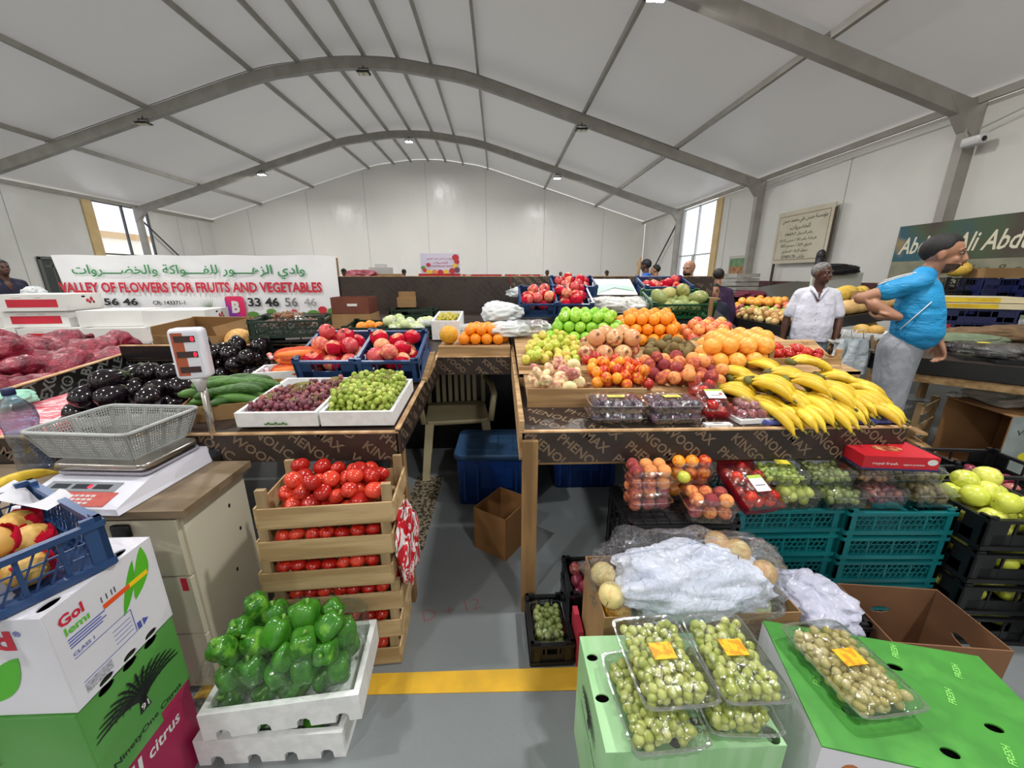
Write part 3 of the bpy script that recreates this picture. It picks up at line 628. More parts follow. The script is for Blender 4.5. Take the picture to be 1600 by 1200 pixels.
# right table
rt = thing('display_table', 'long fruit display table faced with dark printed board, beside the aisle with the chair', 'table', (.09, 1.43, 0))
deck(rt, .087, 1.66, 1.42, 4.05)
b = MB(); b.box(.087, 1.66, 1.40, 1.415, .725, .855); fa = b.build('front_board', phenolic, rt)
kings(1.57, .128, basis((.088, 1.3985, .726), (1, 0, 0), (0, 0, 1)), fa, .055)
b = MB(); b.box(.075, 1.67, 1.398, 1.418, .856, .862); b.build('edge_strip', plywood, rt)
b = MB()
b.hexa([(.075, 1.4, .74), (.095, 1.4, .74), (.095, 2.6, .85), (.075, 2.6, .85), (.075, 1.4, .905), (.095, 1.4, .905), (.095, 2.6, 1.0), (.075, 2.6, 1.0)]); sb = b.build('side_board', wood, rt)
for y in (1.40, 3.9): post(rt, .118, y, tz(y)-.03)
for y in (1.45, 3.9): post(rt, 1.6, y, tz(y)-.03)
b = MB(); b.box(.1, 1.6, 1.47, 1.5, .68, .74); b.build('cross_beam', wood, rt)
kings(1.0, .2, basis((.12, 1.425, .8605), (1, 0, 0), (0, 1, .09)), rt, .06, -.6)
# middle back table
mt = thing('display_table', 'back display table between the two long ones, board front over the dark alcove', 'table', (-.16, 2.45, 0))
deck(mt, -.395, .07, 2.46, 4.05)
b = MB(); b.box(-.395, .07, 2.44, 2.455, .83, .945); fb = b.build('front_board', phenolic, mt); kings(.46, .114, basis((-.394, 2.4385, .831), (1, 0, 0), (0, 0, 1)), fb, .05)
b = MB(); b.box(-.395, .07, 2.45, 2.47, .95, 1.012); b.box(-.395, .07, 2.47, 3.0, 1.0, 1.012); b.build('wooden_step', wood, mt)
b = MB(); b.box(-.397, .072, 2.436, 2.458, .945, .951); b.build('edge_strip', plywood, mt)
for x in (-.37, .04): post(mt, x, 4.0, tz(4)-.03)
# left table
lt = thing('display_table', 'long vegetable display table in front of the white banner', 'table', (-1.4, 1.43, 0))
deck(lt, -1.25, -.41, 1.43, 4.05)
b = MB(); b.hexa([(-2.36, 1.43, .75), (-1.25, 1.43, .75), (-1.25, 2.44, .85), (-2.36, 2.44, .85), (-2.36, 1.43, .77), (-1.25, 1.43, .77), (-1.25, 2.44, .87), (-2.36, 2.44, .87)]); b.hexa([(-2.36, 2.46, .93), (-1.25, 2.46, .93), (-1.25, 4.05, 1.07), (-2.36, 4.05, 1.07), (-2.36, 2.46, .95), (-1.25, 2.46, .95), (-1.25, 4.05, 1.09), (-2.36, 4.05, 1.09)]); b.build('table_top', phenolic, lt)
b = MB(); b.box(-2.36, -.405, 1.415, 1.43, .74, .855); fc = b.build('front_board', phenolic, lt); kings(1.95, .112, basis((-2.358, 1.4135, .742), (1, 0, 0), (0, 0, 1)), fc, .055)
b = MB(); b.box(-2.36, -.4, 1.412, 1.432, .856, .862); b.build('edge_strip', plywood, lt)
b = MB(); b.hexa([(-.41, 1.415, .76), (-.395, 1.415, .76), (-.395, 2.6, .83), (-.41, 2.6, .83), (-.41, 1.415, .87), (-.395, 1.415, .87), (-.395, 2.6, .965), (-.41, 2.6, .965)]); sd = b.build('side_board', phenolic, lt)
kings(1.15, .09, basis((-.3935, 1.43, .775), (0, 1, .085), (0, 0, 1)), sd, .045)
b = MB(); b.hexa([(-.412, 1.413, .87), (-.393, 1.413, .87), (-.393, 2.6, .965), (-.412, 2.6, .965), (-.412, 1.413, .876), (-.393, 1.413, .876), (-.393, 2.6, .971), (-.412, 2.6, .971)]); b.build('edge_strip', plywood, lt)
post(lt, -.425, 1.47, .83, .055); post(lt, -.43, 3.9, tz(3.9)-.03); post(lt, -2.3, 1.47, .83); post(lt, -2.3, 3.9, tz(3.9)-.03); post(lt, -1.4, 3.9, tz(3.9)-.03)
# onion bin
ob = thing('produce_bin', 'deep black board bin holding the red net sacks of onions', 'bin', (-3.4, 1.9, 0))
b = MB(); b.box(-5.0, -2.39, 1.2, 3.3, .74, .76); b.build('bin_floor', phenolic, ob)
b = MB(); b.hexa([(-2.39, 1.2, .68), (-2.37, 1.2, .68), (-2.37, 3.3, .8), (-2.39, 3.3, .8), (-2.39, 1.2, .865), (-2.37, 1.2, .865), (-2.37, 3.3, 1.04), (-2.39, 3.3, 1.04)]); q = b.build('side_board', black_board, ob)
pattern_text([' '.join(['BPLEX\u00ae']*12)]*34, 1.9, .15, .075, 1.02, basis((-2.3685, 1.3, .722), (0, 1, .085), (0, 0, 1)), mat('grey_print', '6f7470', rough=.5), q, .03, gap=1.1)
b = MB(); b.hexa([(-2.395, 1.2, .866), (-2.365, 1.2, .866), (-2.365, 2.55, .98), (-2.395, 2.55, .98), (-2.395, 1.2, .872), (-2.365, 1.2, .872), (-2.365, 2.55, .986), (-2.395, 2.55, .986)]); b.build('edge_strip', plywood, ob)
b = MB(); b.box(-5.0, -2.39, 1.19, 1.21, .68, .84); b.build('front_board', black_board, ob)
for x in (-4.9, -2.45): post(ob, x, 1.25, .74); post(ob, x, 3.2, .74)
b = MB(); b.box(-2.362, -1.1, 2.44, 2.456, .955, 1.03); b2 = b.build('divider_board', black_board, lt)
b = MB(); b.box(-2.362, -1.1, 2.437, 2.459, 1.03, 1.036); b.build('edge_strip', plywood, lt)
# rear partition
for k, (xa, xb, lab) in enumerate(((-1.62, .12, 'tall dark brown printed board panel standing behind the back row, next to the white banner'), (.125, 2.22, 'tall dark brown printed board panel with bold lettering behind the wrapped pomegranates'))):
    b = MB(); b.box(xa, xb, 4.07, 4.09, .0, 1.445); p = tag(b.build('partition_panel', phenolic), lab, 'partition', 'printed board panels behind the stall')
    kings(xb-xa, .5, basis((xa, 4.068, .95), (1, 0, 0), (0, 0, 1)), p, .038 if k == 0 else .05, -.75, phenolic_ink if k else mat('faint_print', '3f352e', rough=.6))
    q = MB(); q.box(xa, xb, 4.066, 4.094, 1.445, 1.451); q.build('edge_strip', plywood, p)
a = ay(1115, 437, 4.06); b = MB()
b.hexa([(2.225, 4.05, 1.04), (2.225, 4.07, 1.04), (2.26, 4.07, 1.04), (2.26, 4.05, 1.04), (2.225, 4.05, 1.44), (2.225, 4.07, 1.44), (2.26, 4.07, 1.44), (2.26, 4.05, 1.44)])
# chair in the alcove
cm = mat('cream_plastic', 'b9ad8a', 'aea27f', scale=3, rough=.4)
t = thing('plastic_chair', 'cream plastic garden chair with slotted back in the dark alcove', 'chair', (-.33, 2.82, 0), .12)
b = MB(); b.rbox(-.23, .23, -.22, .22, .42, .45, .05); b.build('seat', cm, t, True)
for sx in (-1, 1):
    for sy in (-1, 1):
        b = MB(); b.hexa([(sx*.25-.025, sy*.24-.02, 0), (sx*.25+.025, sy*.24-.02, 0), (sx*.25+.025, sy*.24+.02, 0), (sx*.25-.025, sy*.24+.02, 0), (sx*.2-.03, sy*.2-.02, .43), (sx*.2+.03, sy*.2-.02, .43), (sx*.2+.03, sy*.2+.02, .43), (sx*.2-.03, sy*.2+.02, .43)]); b.build('leg', cm, t, True)
    b = MB(); b.tube([(sx*.24, -.2, .43), (sx*.27, -.18, .62), (sx*.27, .05, .64), (sx*.24, .22, .66)], .018, 8, flat=1.5); b.build('armrest', cm, t, True)
b = MB(); b.tube([(-.22, .22, .44), (-.22, .28, .8), (-.15, .3, .86), (.15, .3, .86), (.22, .28, .8), (.22, .22, .44)], .018, 8)
for k in range(7): x = -.15+.05*k; b.hexa([(x-.015, .225, .45), (x+.015, .225, .45), (x+.015, .235, .45), (x-.015, .235, .45), (x-.015, .29, .86), (x+.015, .29, .86), (x+.015, .3, .86), (x-.015, .3, .86)])
b.build('backrest', cm, t, True)
b = MB(); b.box(-.9, 1.55, 3.1, 3.115, 0, .9); tag(b.build('alcove_shade_sheet', black_board), 'added black sheet making the alcove shade behind the chair and blue bins', 'board')  # added black sheet, keeps the alcove and the space under the tables dark
# blue bins
bb = mat('blue_bin_plastic', '17438f', '123a80', scale=2, rough=.35); bl = mat('blue_lid_plastic', '3d5f86', '33547a', scale=2, rough=.4)
def bin_(label, x, y, rz, w, d, h, lid):
    t = thing('storage_bin', label, 'bin', (x, y, 0), rz); b = MB(); b.rbox(-w/2, w/2, -d/2, d/2, 0, h, .03, top=1.04)
    for k in range(6): xx = -w/2+w*(k+.5)/6; b.box(xx-.006, xx+.006, -d/2-.016, -d/2+.01, .03, h-.06)
    b.box(-w*.2, w*.2, -d/2-.012, -d/2+.01, h*.35, h*.75); b.build('tub', bb, t, True); b = MB()
    b.rbox(-w/2-.025, w/2+.025, -d/2-.025, d/2+.025, h-.03, h+.005, .05)
    if lid:
        for k in range(5): xx = -w*.4+w*.2*k; b.box(xx-.004, xx+.004, -d*.42, d*.42, h+.005, h+.012)
        for k in range(4): yy = -d*.36+d*.24*k; b.box(-w*.42, w*.42, yy-.004, yy+.004, h+.005, h+.011)
    b.build('lid', bl if lid else bb, t, True); return t
bin_('blue plastic bin with a ribbed lid, behind the open carton in the aisle', -.02, 2.42, -.02, .5, .38, .36, True)
bin_('blue plastic tub under the fruit table, past the lidded bin', .6, 2.62, 0, .44, .4, .38, False)
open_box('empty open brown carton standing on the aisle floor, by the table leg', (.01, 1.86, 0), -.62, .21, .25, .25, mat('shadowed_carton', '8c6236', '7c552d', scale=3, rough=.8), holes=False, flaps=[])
b = MB(); b.box(-.62, -.43, 1.8, 2.6, .001, .006); tag(b.build('floor_mat', mat('patterned_mat', '2a2520', '8a7c62', scale=45, rough=.9, pos=(.45, .55))), 'dark patterned mat on the floor beside the table leg', 'mat')

# ============================================================ FRUIT ON THE RIGHT TABLE
def S2(px, py): p = S(px, py); return (p.x, p.y)
def sq(*P): return [S2(*p) for p in P]
PLACE = {}
def pile(kind, spots, r, label, group, tiltup=None, where=None):
    for s in spots:
        x, y, z, rr = s[:4]; rot = None
        if tiltup is not None: rot = (PI/2+random.gauss(0, tiltup)-.35, random.gauss(0, tiltup), random.gauss(0, tiltup))
        lab = label if where is None else where(s, label)
        spawn(kind, (x, y, z), rr, lab, group, rot)
def fb(front, back, ymid):
    return lambda s, l: l+(front if s[1] < ymid else back)
# raised wooden trays that hold the front piles
def wtray(label, P, h, z0=None):
    q = [S(*p) for p in P]; t = thing('wooden_tray', label, 'tray', (q[0].x, q[0].y, tz(q[0].y)))
    zf = sz(q[0].y)+.03; zb = sz(q[3].y)
    b = MB(); b.hexa([(q[0].x, q[0].y, tz(q[0].y)), (q[1].x, q[1].y, tz(q[1].y)), (q[1].x, q[1].y+.012, tz(q[1].y)), (q[0].x, q[0].y+.012, tz(q[0].y)), (q[0].x, q[0].y, zf), (q[1].x, q[1].y, zf), (q[1].x, q[1].y+.012, zf), (q[0].x, q[0].y+.012, zf)]); b.build('front_board', wood, t)
    b = MB(); b.hexa([(q[0].x, q[0].y+.012, zf-.05), (q[1].x, q[1].y+.012, zf-.05), (q[2].x, q[2].y, zb-.02), (q[3].x, q[3].y, zb-.02), (q[0].x, q[0].y+.012, zf-.035), (q[1].x, q[1].y+.012, zf-.035), (q[2].x, q[2].y, zb-.005), (q[3].x, q[3].y, zb-.005)]); b.build('tray_base', wood, t)
    return t
wtray('wooden tray with a plain plank front holding the flat peaches', ((824, 618), (1010, 618), (1000, 583), (818, 583)), .1)
# stepped support under the piles, a plain board slope
ss = thing('display_slope', 'sloping wooden boards the fruit piles of the right table lie on', 'display stand', (.2, 1.8, tz(1.8)))
def slope(x0, x1, y0, y1, skirt=True):
    b = MB(); b.hexa([(x0, y0, sz(y0)-.018), (x1, y0, sz(y0)-.018), (x1, y1, sz(y1)-.018), (x0, y1, sz(y1)-.018), (x0, y0, sz(y0)-.002), (x1, y0, sz(y0)-.002), (x1, y1, sz(y1)-.002), (x0, y1, sz(y1)-.002)])
    b.hexa([(x0, y0, tz(y0)), (x1, y0, tz(y0)), (x1, y0+.012, tz(y0)), (x0, y0+.012, tz(y0)), (x0, y0, sz(y0)), (x1, y0, sz(y0)), (x1, y0+.012, sz(y0)), (x0, y0+.012, sz(y0))])
    return b.build('slope_board', wood, ss)
slope(.1, 1.9, 1.9, 2.75)
b = MB(); b.hexa([(.1, 2.75, sz(2.75)-.018), (1.75, 2.75, sz(2.75)-.018), (2.1, 4.04, sz(4.04)-.018), (.1, 4.04, sz(4.04)-.018), (.1, 2.75, sz(2.75)-.003), (1.75, 2.75, sz(2.75)-.003), (2.1, 4.04, sz(4.04)-.003), (.1, 4.04, sz(4.04)-.003)]); b.build('slope_board', black_board, ss)
slope(.42, 1.1, 1.64, 1.895)
b = MB()
for x in (.3, 1.0, 1.6): b.box(x, x+.03, 2.2, 3.9, 1.0, 1.003)
base = sz
g = 'small yellow green apples behind the flat peaches'
pile('small_apple', heap(sq((808, 574), (908, 574), (912, 530), (830, 530)), 56, .0265, base, mound=.35), 0, 'small yellow green apple', g, .5, fb(' at the front of its pile, above the plank', ' at the back of its pile, below the green apples', 2.2))
b = MB(); y_ = S(812, 577).y; b.box(.10, .42, y_-.012, y_, sz(y_)-.06, sz(y_)+.018); tag(b.build('wooden_board', wood), 'thin wooden board holding back the small yellow apples', 'board')
pile('flat_peach', heap([(.13, 1.62), (.40, 1.62), (.42, 1.84), (.12, 1.84)], 22, .034, lambda y: sz(y)-.005, mound=.2, zs=.72), 0, 'flat peach, cream with a pink blush', 'flat peaches in the wooden tray', .6, fb(' at the front plank of the tray', ' at the back of the tray', 1.73))
pile('pomegranate', rows(sq((900, 571), (1008, 571), (1000, 545), (905, 545)), .05, base, 2), 0, 'large pale pomegranate', 'pomegranates between the apples and kiwis', .25, lambda s, l: l+(' in the bottom row' if s[5] == 0 and s[4] == 0 else ' in the upper row' if s[5] == 1 else ' at the back of the pile'))
pile('nectarine', heap([(.42, 1.66), (.72, 1.66), (.70, 1.95), (.42, 1.95)], 46, .0265, base, mound=.3), 0, 'red and orange nectarine', 'nectarines beside the flat peaches', None, fb(' at the front of its pile, behind the plum packs', ' further up its pile, below the pomegranates', 1.8))
pile('peach', heap([(.72, 1.66), (1.08, 1.64), (1.12, 1.98), (.70, 1.98)], 36, .032, base, mound=.35), 0, 'dark red fuzzy peach', 'peaches between the nectarines and bananas', None, fb(' at the front of its pile, behind the plum packs', ' at the back of its pile, below the kiwis', 1.8))
pile('kiwi', heap(sq((1003, 560), (1100, 560), (1092, 540), (1008, 540)), 30, .0255, base, mound=.2), 0, 'brown kiwi fruit below the row of oranges', 'kiwis under the oranges', None)
pile('green_apple', rows(sq((850, 536), (988, 544), (965, 517), (862, 517)), .037, base, 3), 0, 'bright green apple', 'green apples between the two groups of oranges', .35, lambda s, l: l+(' in the lowest row of its pile' if s[4] == 0 and s[5] == 0 else ' on the top of its pile' if s[5] == 2 else ' in the middle of its pile'))
pile('orange', rows(sq((955, 543), (1072, 543), (1052, 516), (953, 516)), .037, base, 3), 0, 'orange', 'oranges beside the green apples', None, lambda s, l: l+(' in the bottom row of the big pile' if s[4] == 0 and s[5] == 0 else ' on the top layer of the big pile' if s[5] == 2 else ' in the middle of the big pile'))
pile('red_apple', rows(sq((1075, 543), (1160, 543), (1138, 518), (1053, 518)), .037, base, 2), 0, 'red and yellow apple', 'red apples at the end of the orange pile', .35, lambda s, l: l+(' in the bottom row beside the oranges' if s[4] == 0 and s[5] == 0 else ' on the top beside the oranges' if s[5] == 2 else ' in the middle rows beside the oranges'))
pile('grapefruit', rows(sq((1080, 585), (1215, 580), (1216, 548), (1085, 548)), .047, base, 2), 0, 'large yellow orange grapefruit', 'grapefruits behind the bananas', None, lambda s, l: l+(' in the lower row' if s[5] == 0 else ' in the upper row'))
pile('orange', rows([(-.38, 2.49), (.075, 2.49), (.075, 2.8), (-.38, 2.8)][:1]*0+[(-.27, 2.49), (.075, 2.49), (.075, 2.82), (-.27, 2.82)], .037, lambda y: 1.012, 2), 0, 'orange', 'oranges on the wooden step over the alcove', None, lambda s, l: l+(' in the lower row on the wooden step' if s[5] == 0 else ' in the upper row on the wooden step'))
spawn('yellow_melon', (-.335, 2.56, 1.012+.062), .062, 'round yellow melon at the end of the oranges on the wooden step', None, (0, .3, .2))
# tomato crate behind the bananas
pk = S(1215, 572); t = thing('wooden_crate', 'pale wooden crate of small tomatoes half hidden behind the bananas', 'crate', (pk.x+.12, pk.y+.1, sz(pk.y)-.02))
cx, cy, cz = t.location
b = MB(); b.box(cx-.2, cx+.2, cy-.13, cy+.13, cz, cz+.008); b.box(cx-.2, cx+.2, cy-.135, cy-.128, cz, cz+.07); b.box(cx+.193, cx+.2, cy-.13, cy+.13, cz, cz+.07); b.box(cx-.2, cx-.193, cy-.13, cy+.13, cz, cz+.07); b.box(cx-.2, cx+.2, cy+.128, cy+.135, cz, cz+.07); b.build('crate_side', wood, t)
for sx in (-1, 1):
    for sy in (-1, 1): b = MB(); b.box(cx+sx*.185-.012, cx+sx*.185+.012, cy+sy*.12-.01, cy+sy*.12+.01, cz, cz+.115); b.build('corner_post', wood, t)
pile('tomato', heap([(cx-.18, cy-.11), (cx+.17, cy-.11), (cx+.17, cy+.11), (cx-.18, cy+.11)], 42, .027, lambda y: cz+.01, mound=.2), 0, 'small red tomato in the pale crate behind the bananas', 'small tomatoes behind the bananas')
# bananas
b = MB(); b.box(1.08, 1.66, 1.432, 1.62, .864, .876)
for k in range(5): b.box(1.085+.115*k, 1.09+.115*k, 1.428, 1.62, .864, .882)
tag(b.build('foam_pad', mat('violet_foam', '5a62a8', '4d5598', scale=20, rough=.7)), 'violet blue foam pad under the bananas at the table edge', 'pad')
bm_ = thing('banana_rack', 'low sloping wooden rack under the bananas', 'rack', (1.4, 1.75, tz(1.75)))
b = MB(); b.hexa([(1.14, 1.60, .885), (1.72, 1.60, .885), (1.9, 2.25, .96), (1.14, 2.25, .96), (1.14, 1.60, .895), (1.72, 1.60, .895), (1.9, 2.25, 1.08), (1.14, 2.25, 1.08)]); b.build('rack_board', wood, bm_)
BN = [  # px, py, height above the front deck, heading, fingers, label
 (1150, 583, .985, .95, 4, 'banana bunch against the grapefruits, first at the peach side'), (1192, 572, 1.0, .95, 4, 'banana bunch right in front of the grapefruits'),
 (1262, 568, 1.03, 1.35, 2, 'pair of long bananas lying on top of the heap, backs up'), (1150, 612, .95, .95, 3, 'banana bunch beside the peaches and the red pack'),
 (1205, 602, .985, .85, 4, 'banana bunch in the upper middle of the heap'), (1262, 598, .995, .9, 4, 'banana bunch under the long pair'),
 (1198, 636, .905, .85, 3, 'banana bunch at the front, next to the wrapped red plums'), (1238, 622, .94, .6, 3, 'banana bunch in the front middle, short and curved'),
 (1300, 612, .965, .75, 4, 'banana bunch in the centre of the right half'), (1262, 648, .895, .35, 3, 'banana bunch lying low on the violet pad'),
 (1310, 642, .905, .5, 4, 'banana bunch at the front edge over the pad'), (1345, 626, .935, .35, 4, 'banana bunch near the right end, fingers hanging down'),
 (1372, 640, .905, .65, 3, 'last banana bunch at the right end of the heap'), (1345, 607, .95, .9, 3, 'banana bunch at the back of the right end'),
 (1172, 597, .965, .9, 3, 'banana bunch squeezed between the grapefruits and the red pack'), (1232, 588, 1.0, .95, 3, 'banana bunch at the back, left of the two long bananas'),
 (1282, 630, .925, .55, 4, 'banana bunch in the lower middle with short thick fingers'), (1222, 650, .885, .5, 3, 'banana bunch lowest at the front beside the red plums'), (1308, 592, .975, 1.2, 3, 'banana bunch under the tip of the long pair')]
for i, (px, py, z, hd, nf, lab) in enumerate(BN):
    p = az(px, py, z); banana_hand(lab, (p.x, p.y, z-.035), hd, nf+1, random.uniform(.18, .2), .26, 'bananas heaped on the fruit table', random.uniform(-.1, .1))
# ============================================================ BANNER AND THE LEFT TABLE
BY = 4.05
tl, tr = ay(80, 402, BY), ay(524, 400, BY); zt = 1.645; bx0, bx1 = tl.x, tr.x; zb = 1.02
bn = thing('shop_banner', 'long white shop banner with green Arabic and red English lettering', 'banner', ((bx0+bx1)/2, BY, 1.0))
b = MB(); nu = 40
def bfn(u, v): x = bx0+(bx1-bx0)*u; return (x+(.09*(1-v) if u == 0 else 0), BY-.004*math.sin(u*19)-.006*math.sin(u*7+v*3), zb+(zt-zb)*v+.004*math.sin(u*23)*v)
b.grid(bfn, nu, 6); b.build('banner_sheet', mat('banner_vinyl', 'e9eaec', 'e3e4e7', scale=3, rough=.35, bump=.15, bscale=5), bn)
q = MB()
for x in (bx0+.02, (bx0+bx1)/2, bx1-.02): q.box(x-.02, x+.02, BY+.02, BY+.05, 0, zt-.02)
q.build('banner_frame', wood_v, bn)
def bw(body, p0, p1, m, name='lettering', bold=.02, shear=0):      # lettering between two photo corners on the banner's plane
    a, c = ay(p0[0], p0[1], BY-.02), ay(p1[0], p1[1], BY-.02)
    return write(body, basis((0, BY-.02, 0), (1, 0, 0), (0, 0, 1)), a.x, c.z, c.x, a.z, m, bn, name, bold, shear)
bw(arabic('وادي الزهــــور للفــــواكة والخضــــروات'), (109, 413), (478, 436), green_ink, bold=.012)
bw('VALLEY OF FLOWERS FOR FRUITS AND VEGETABLES', (90, 441), (504, 457), red_ink, bold=.035)
bw('33 46 56 46', (100, 466), (217, 477), black_ink, bold=.03); bw('CR: 143371-1', (238, 470), (290, 476), black_ink, bold=.02)
bw('33 46', (386, 465), (437, 479), black_ink, bold=.03); bw('56', (444, 465), (466, 479), mat('worn_print', '6f7072', rough=.6), bold=.015); bw('46', (474, 466), (495, 478), mat('scratched_print', '8e8f90', rough=.6), bold=.0)
# the pink and violet app logo with its letter
lm = bpy.data.materials.new('logo_gradient'); lm.use_nodes = True; N = lm.node_tree.nodes; L = lm.node_tree.links; tc = N.new('ShaderNodeTexCoord'); gr = N.new('ShaderNodeTexGradient'); mp = N.new('ShaderNodeMapping'); mp.inputs['Rotation'].default_value = (0, PI/4, 0)
rp = N.new('ShaderNodeValToRGB'); rp.color_ramp.elements[0].color = srgb('7a2f9a'); rp.color_ramp.elements[1].color = srgb('d8205c'); rp.color_ramp.elements[0].position = .35; rp.color_ramp.elements[1].position = .75
L.new(tc.outputs['Generated'], mp.inputs[0]); L.new(mp.outputs[0], gr.inputs[0]); L.new(gr.outputs[0], rp.inputs[0]); L.new(rp.outputs[0], N['Principled BSDF'].inputs['Base Color'])
a, c = ay(350, 463, BY-.02), ay(386, 496, BY-.02); lg = MB(); r_ = .03
P = []
for cx_, cz_, a0 in ((c.x-r_, c.z+r_, -PI/2), (c.x-r_, a.z-r_, 0), (a.x+r_, a.z-r_, PI/2), (a.x+r_, c.z+r_, PI)):
    for k in range(5): t_ = a0+k*PI/8; P.append((cx_+r_*math.cos(t_), cz_+r_*math.sin(t_)))
lg.plate(P, [], .002, 0, basis((0, BY-.022, 0), (1, 0, 0), (0, 0, 1))); lgo = lg.build('logo', lm, bn)
write('B', basis((0, BY-.026, 0), (1, 0, 0), (0, 0, 1)), a.x+.055, c.z+.045, c.x-.05, a.z-.045, white_ink, lgo, 'logo_letter', .05, .1)
# fruit pictures printed along its lower edge
fm = [mat('print_'+n_, c_, rough=.4) for n_, c_ in (('leaf', '5c8a3c'), ('red', 'c02c38'), ('yellow', 'e4bf3c'), ('orange', 'e08c30'), ('purple', '6a4a5c'))]
def fruit_print(spots, name='fruit_picture'):
    q = MB()
    for i, (px, py, rx, ry, mi) in enumerate(spots):
        p = ay(px, py, BY-.021-.0006*i); q.plate(oval(0, 0, rx, ry, 12), [], .0004, mi, basis(p, (1, 0, 0), (0, 0, 1)))
    return q.build(name, fm, bn)
fruit_print([(262, 500, .05, .03, 0), (275, 495, .06, .03, 4), (288, 498, .04, .03, 0), (250, 505, .04, .03, 2), (330, 492, .05, .03, 2), (345, 494, .045, .03, 2), (337, 487, .03, .03, 1), (396, 492, .06, .035, 0), (410, 500, .04, .03, 3), (424, 487, .05, .03, 0), (445, 492, .05, .03, 2), (460, 488, .035, .03, 1), (475, 492, .03, .03, 0), (490, 489, .06, .03, 0), (504, 484, .045, .035, 1), (518, 486, .04, .03, 0), (515, 492, .06, .018, 2)])
q = MB()
for k in range(9):
    p = ay(330, 490, BY-.02); an = 1.9+.16*(k-4)
    q.add([(p.x+.008*math.sin(an), p.y-.004, p.z), (p.x-.008*math.sin(an), p.y-.004, p.z), (p.x+.16*math.cos(an), p.y-.006, p.z+.16*math.sin(an))], [(0, 1, 2), (2, 1, 0)])
q.build('pineapple_leaves', fm[0], bn)
# ---- grape trays
def box_tray(label, x0, x1, y0, y1, h, name='foam_tray', m=styro, notches=0):
    return tray(label, ((x0+x1)/2, (y0+y1)/2, tz((y0+y1)/2)+.012), 0, x1-x0, y1-y0, h, m, name, None, .014, 1, .09, notches)
t1 = box_tray('white foam tray of red grapes at the table edge', -1.04, -.722, 1.452, 1.86, .06)
t2 = box_tray('white foam tray of green grapes at the table corner', -.712, -.425, 1.452, 1.83, .06)
p = T(410, 662); write('***', basis((-.93, 1.447, .885), (1, 0, 0), (0, 0, 1)), 0, 0, .09, .03, mat('tray_print', '4f7a3c'), t1, 'print', .05)
rg = [mat('red_grape_a', '8a4650', '6a3244', scale=30, rough=.3), mat('red_grape_b', 'a8645c', '8c4a50', scale=30, rough=.3), mat('red_grape_c', '70404c', rough=.3)]
gg = [mat('green_grape_a', 'a9b84a', '93a83c', scale=30, rough=.28, sub=.1), mat('green_grape_b', 'b8c460', rough=.28), mat('green_grape_c', '8ba038', rough=.28)]
hb = lambda y: tz(y)+.03
def bunches(spots, seeds, names, r, m, group):
    out = [[] for _ in seeds]
    for s in spots: out[min(range(len(seeds)), key=lambda k: (s[0]-seeds[k][0])**2+(s[1]-seeds[k][1])**2)].append(s)
    for k, sp in enumerate(out):
        if sp: grapes('grape_bunch', sorted(sp, key=lambda q: -q[2]), r, m, names[k], group)
sp = heap([(-1.02, 1.475), (-.74, 1.475), (-.74, 1.84), (-.98, 1.7)], 400, .0108, hb, .15, -.9, 16)
bunches(sp, [(-.95, 1.5), (-.86, 1.52), (-.78, 1.55), (-.86, 1.66), (-.77, 1.72)], ['red grape bunch at the front, by the cucumber box', 'red grape bunch at the front middle of its tray', 'red grape bunch at the front next to the green grapes', 'red grape bunch at the back of its tray, dark red', 'red grape bunch at the back next to the green grapes'], .0105, rg, 'red grapes in the foam tray')
sp = heap([(-.70, 1.465), (-.44, 1.465), (-.44, 1.81), (-.70, 1.81)], 700, .0115, hb, .12, 1.2, 16)
bunches(sp, [(-.65, 1.52), (-.57, 1.52), (-.49, 1.52), (-.65, 1.65), (-.57, 1.66), (-.49, 1.66), (-.6, 1.77), (-.5, 1.77)], ['green grape bunch at the front, next to the red grapes', 'green grape bunch at the front middle', 'green grape bunch at the front, at the table corner', 'green grape bunch in the middle beside the red grapes', 'green grape bunch on the top of the heap', 'green grape bunch in the middle by the table side', 'green grape bunch at the back, below the blue crates', 'green grape bunch in the back corner by the table side'], .0108, gg, 'green grapes in the foam tray')
# ---- blue crates of wrapped pomegranates
blue_crate = mat('blue_crate_plastic', '2b4a78', '243f6a', scale=3, rough=.4)
redwrap = film('red_tissue', 'd01c38', .05, .45, .8, 14, .9)
def tissue(label, spots, r, parent=None, m=None, group=None, k=6):
    """crumpled tissue leaves between the fruit"""
    q = MB()
    for i, (x, y, z, rr) in enumerate(spots):
        if i % 5 == 4: continue
        a0 = random.uniform(0, 6.28)
        def f(u, v):
            a = a0+u*3.9; e = -.7+1.2*v+.18*math.sin(3*a+i)*v; s_ = rr*(1.09+.04*math.sin(11*a)+.16*max(0, v-.6)*(1+math.sin(5*a+i)))
            return (x+s_*math.cos(a)*math.cos(e), y+s_*math.sin(a)*math.cos(e), z+s_*math.sin(e))
        q.grid(f, 22, 8)
    return tag(q.build('tissue_wrap', m or redwrap), label, 'wrapping', group, 'stuff')
def crate_fill(label, kind, loc, rz, w, d, h, tilt, n, r, flabel, group, cm_, style='open', wrap=None, layers_h=None, tissue_lab=None):
    c = crate(label, loc, rz, w, d, h, cm_, style, None, tilt); M = Matrix.Translation(loc) @ Euler((tilt, 0, rz)).to_matrix().to_4x4()
    sp = heap([(-w/2+.015, -d/2+.015), (w/2-.015, -d/2+.015), (w/2-.015, d/2-.015), (-w/2+.015, d/2-.015)], n, r, lambda y: .012, .08, .1)
    W = []
    for x, y, z, rr in sp:
        p = M @ Vector((x, y, z)); spawn(kind, p, rr, flabel, group); W.append((p.x, p.y, p.z, rr))
    if wrap: tissue(tissue_lab, W, r)
    return c, W
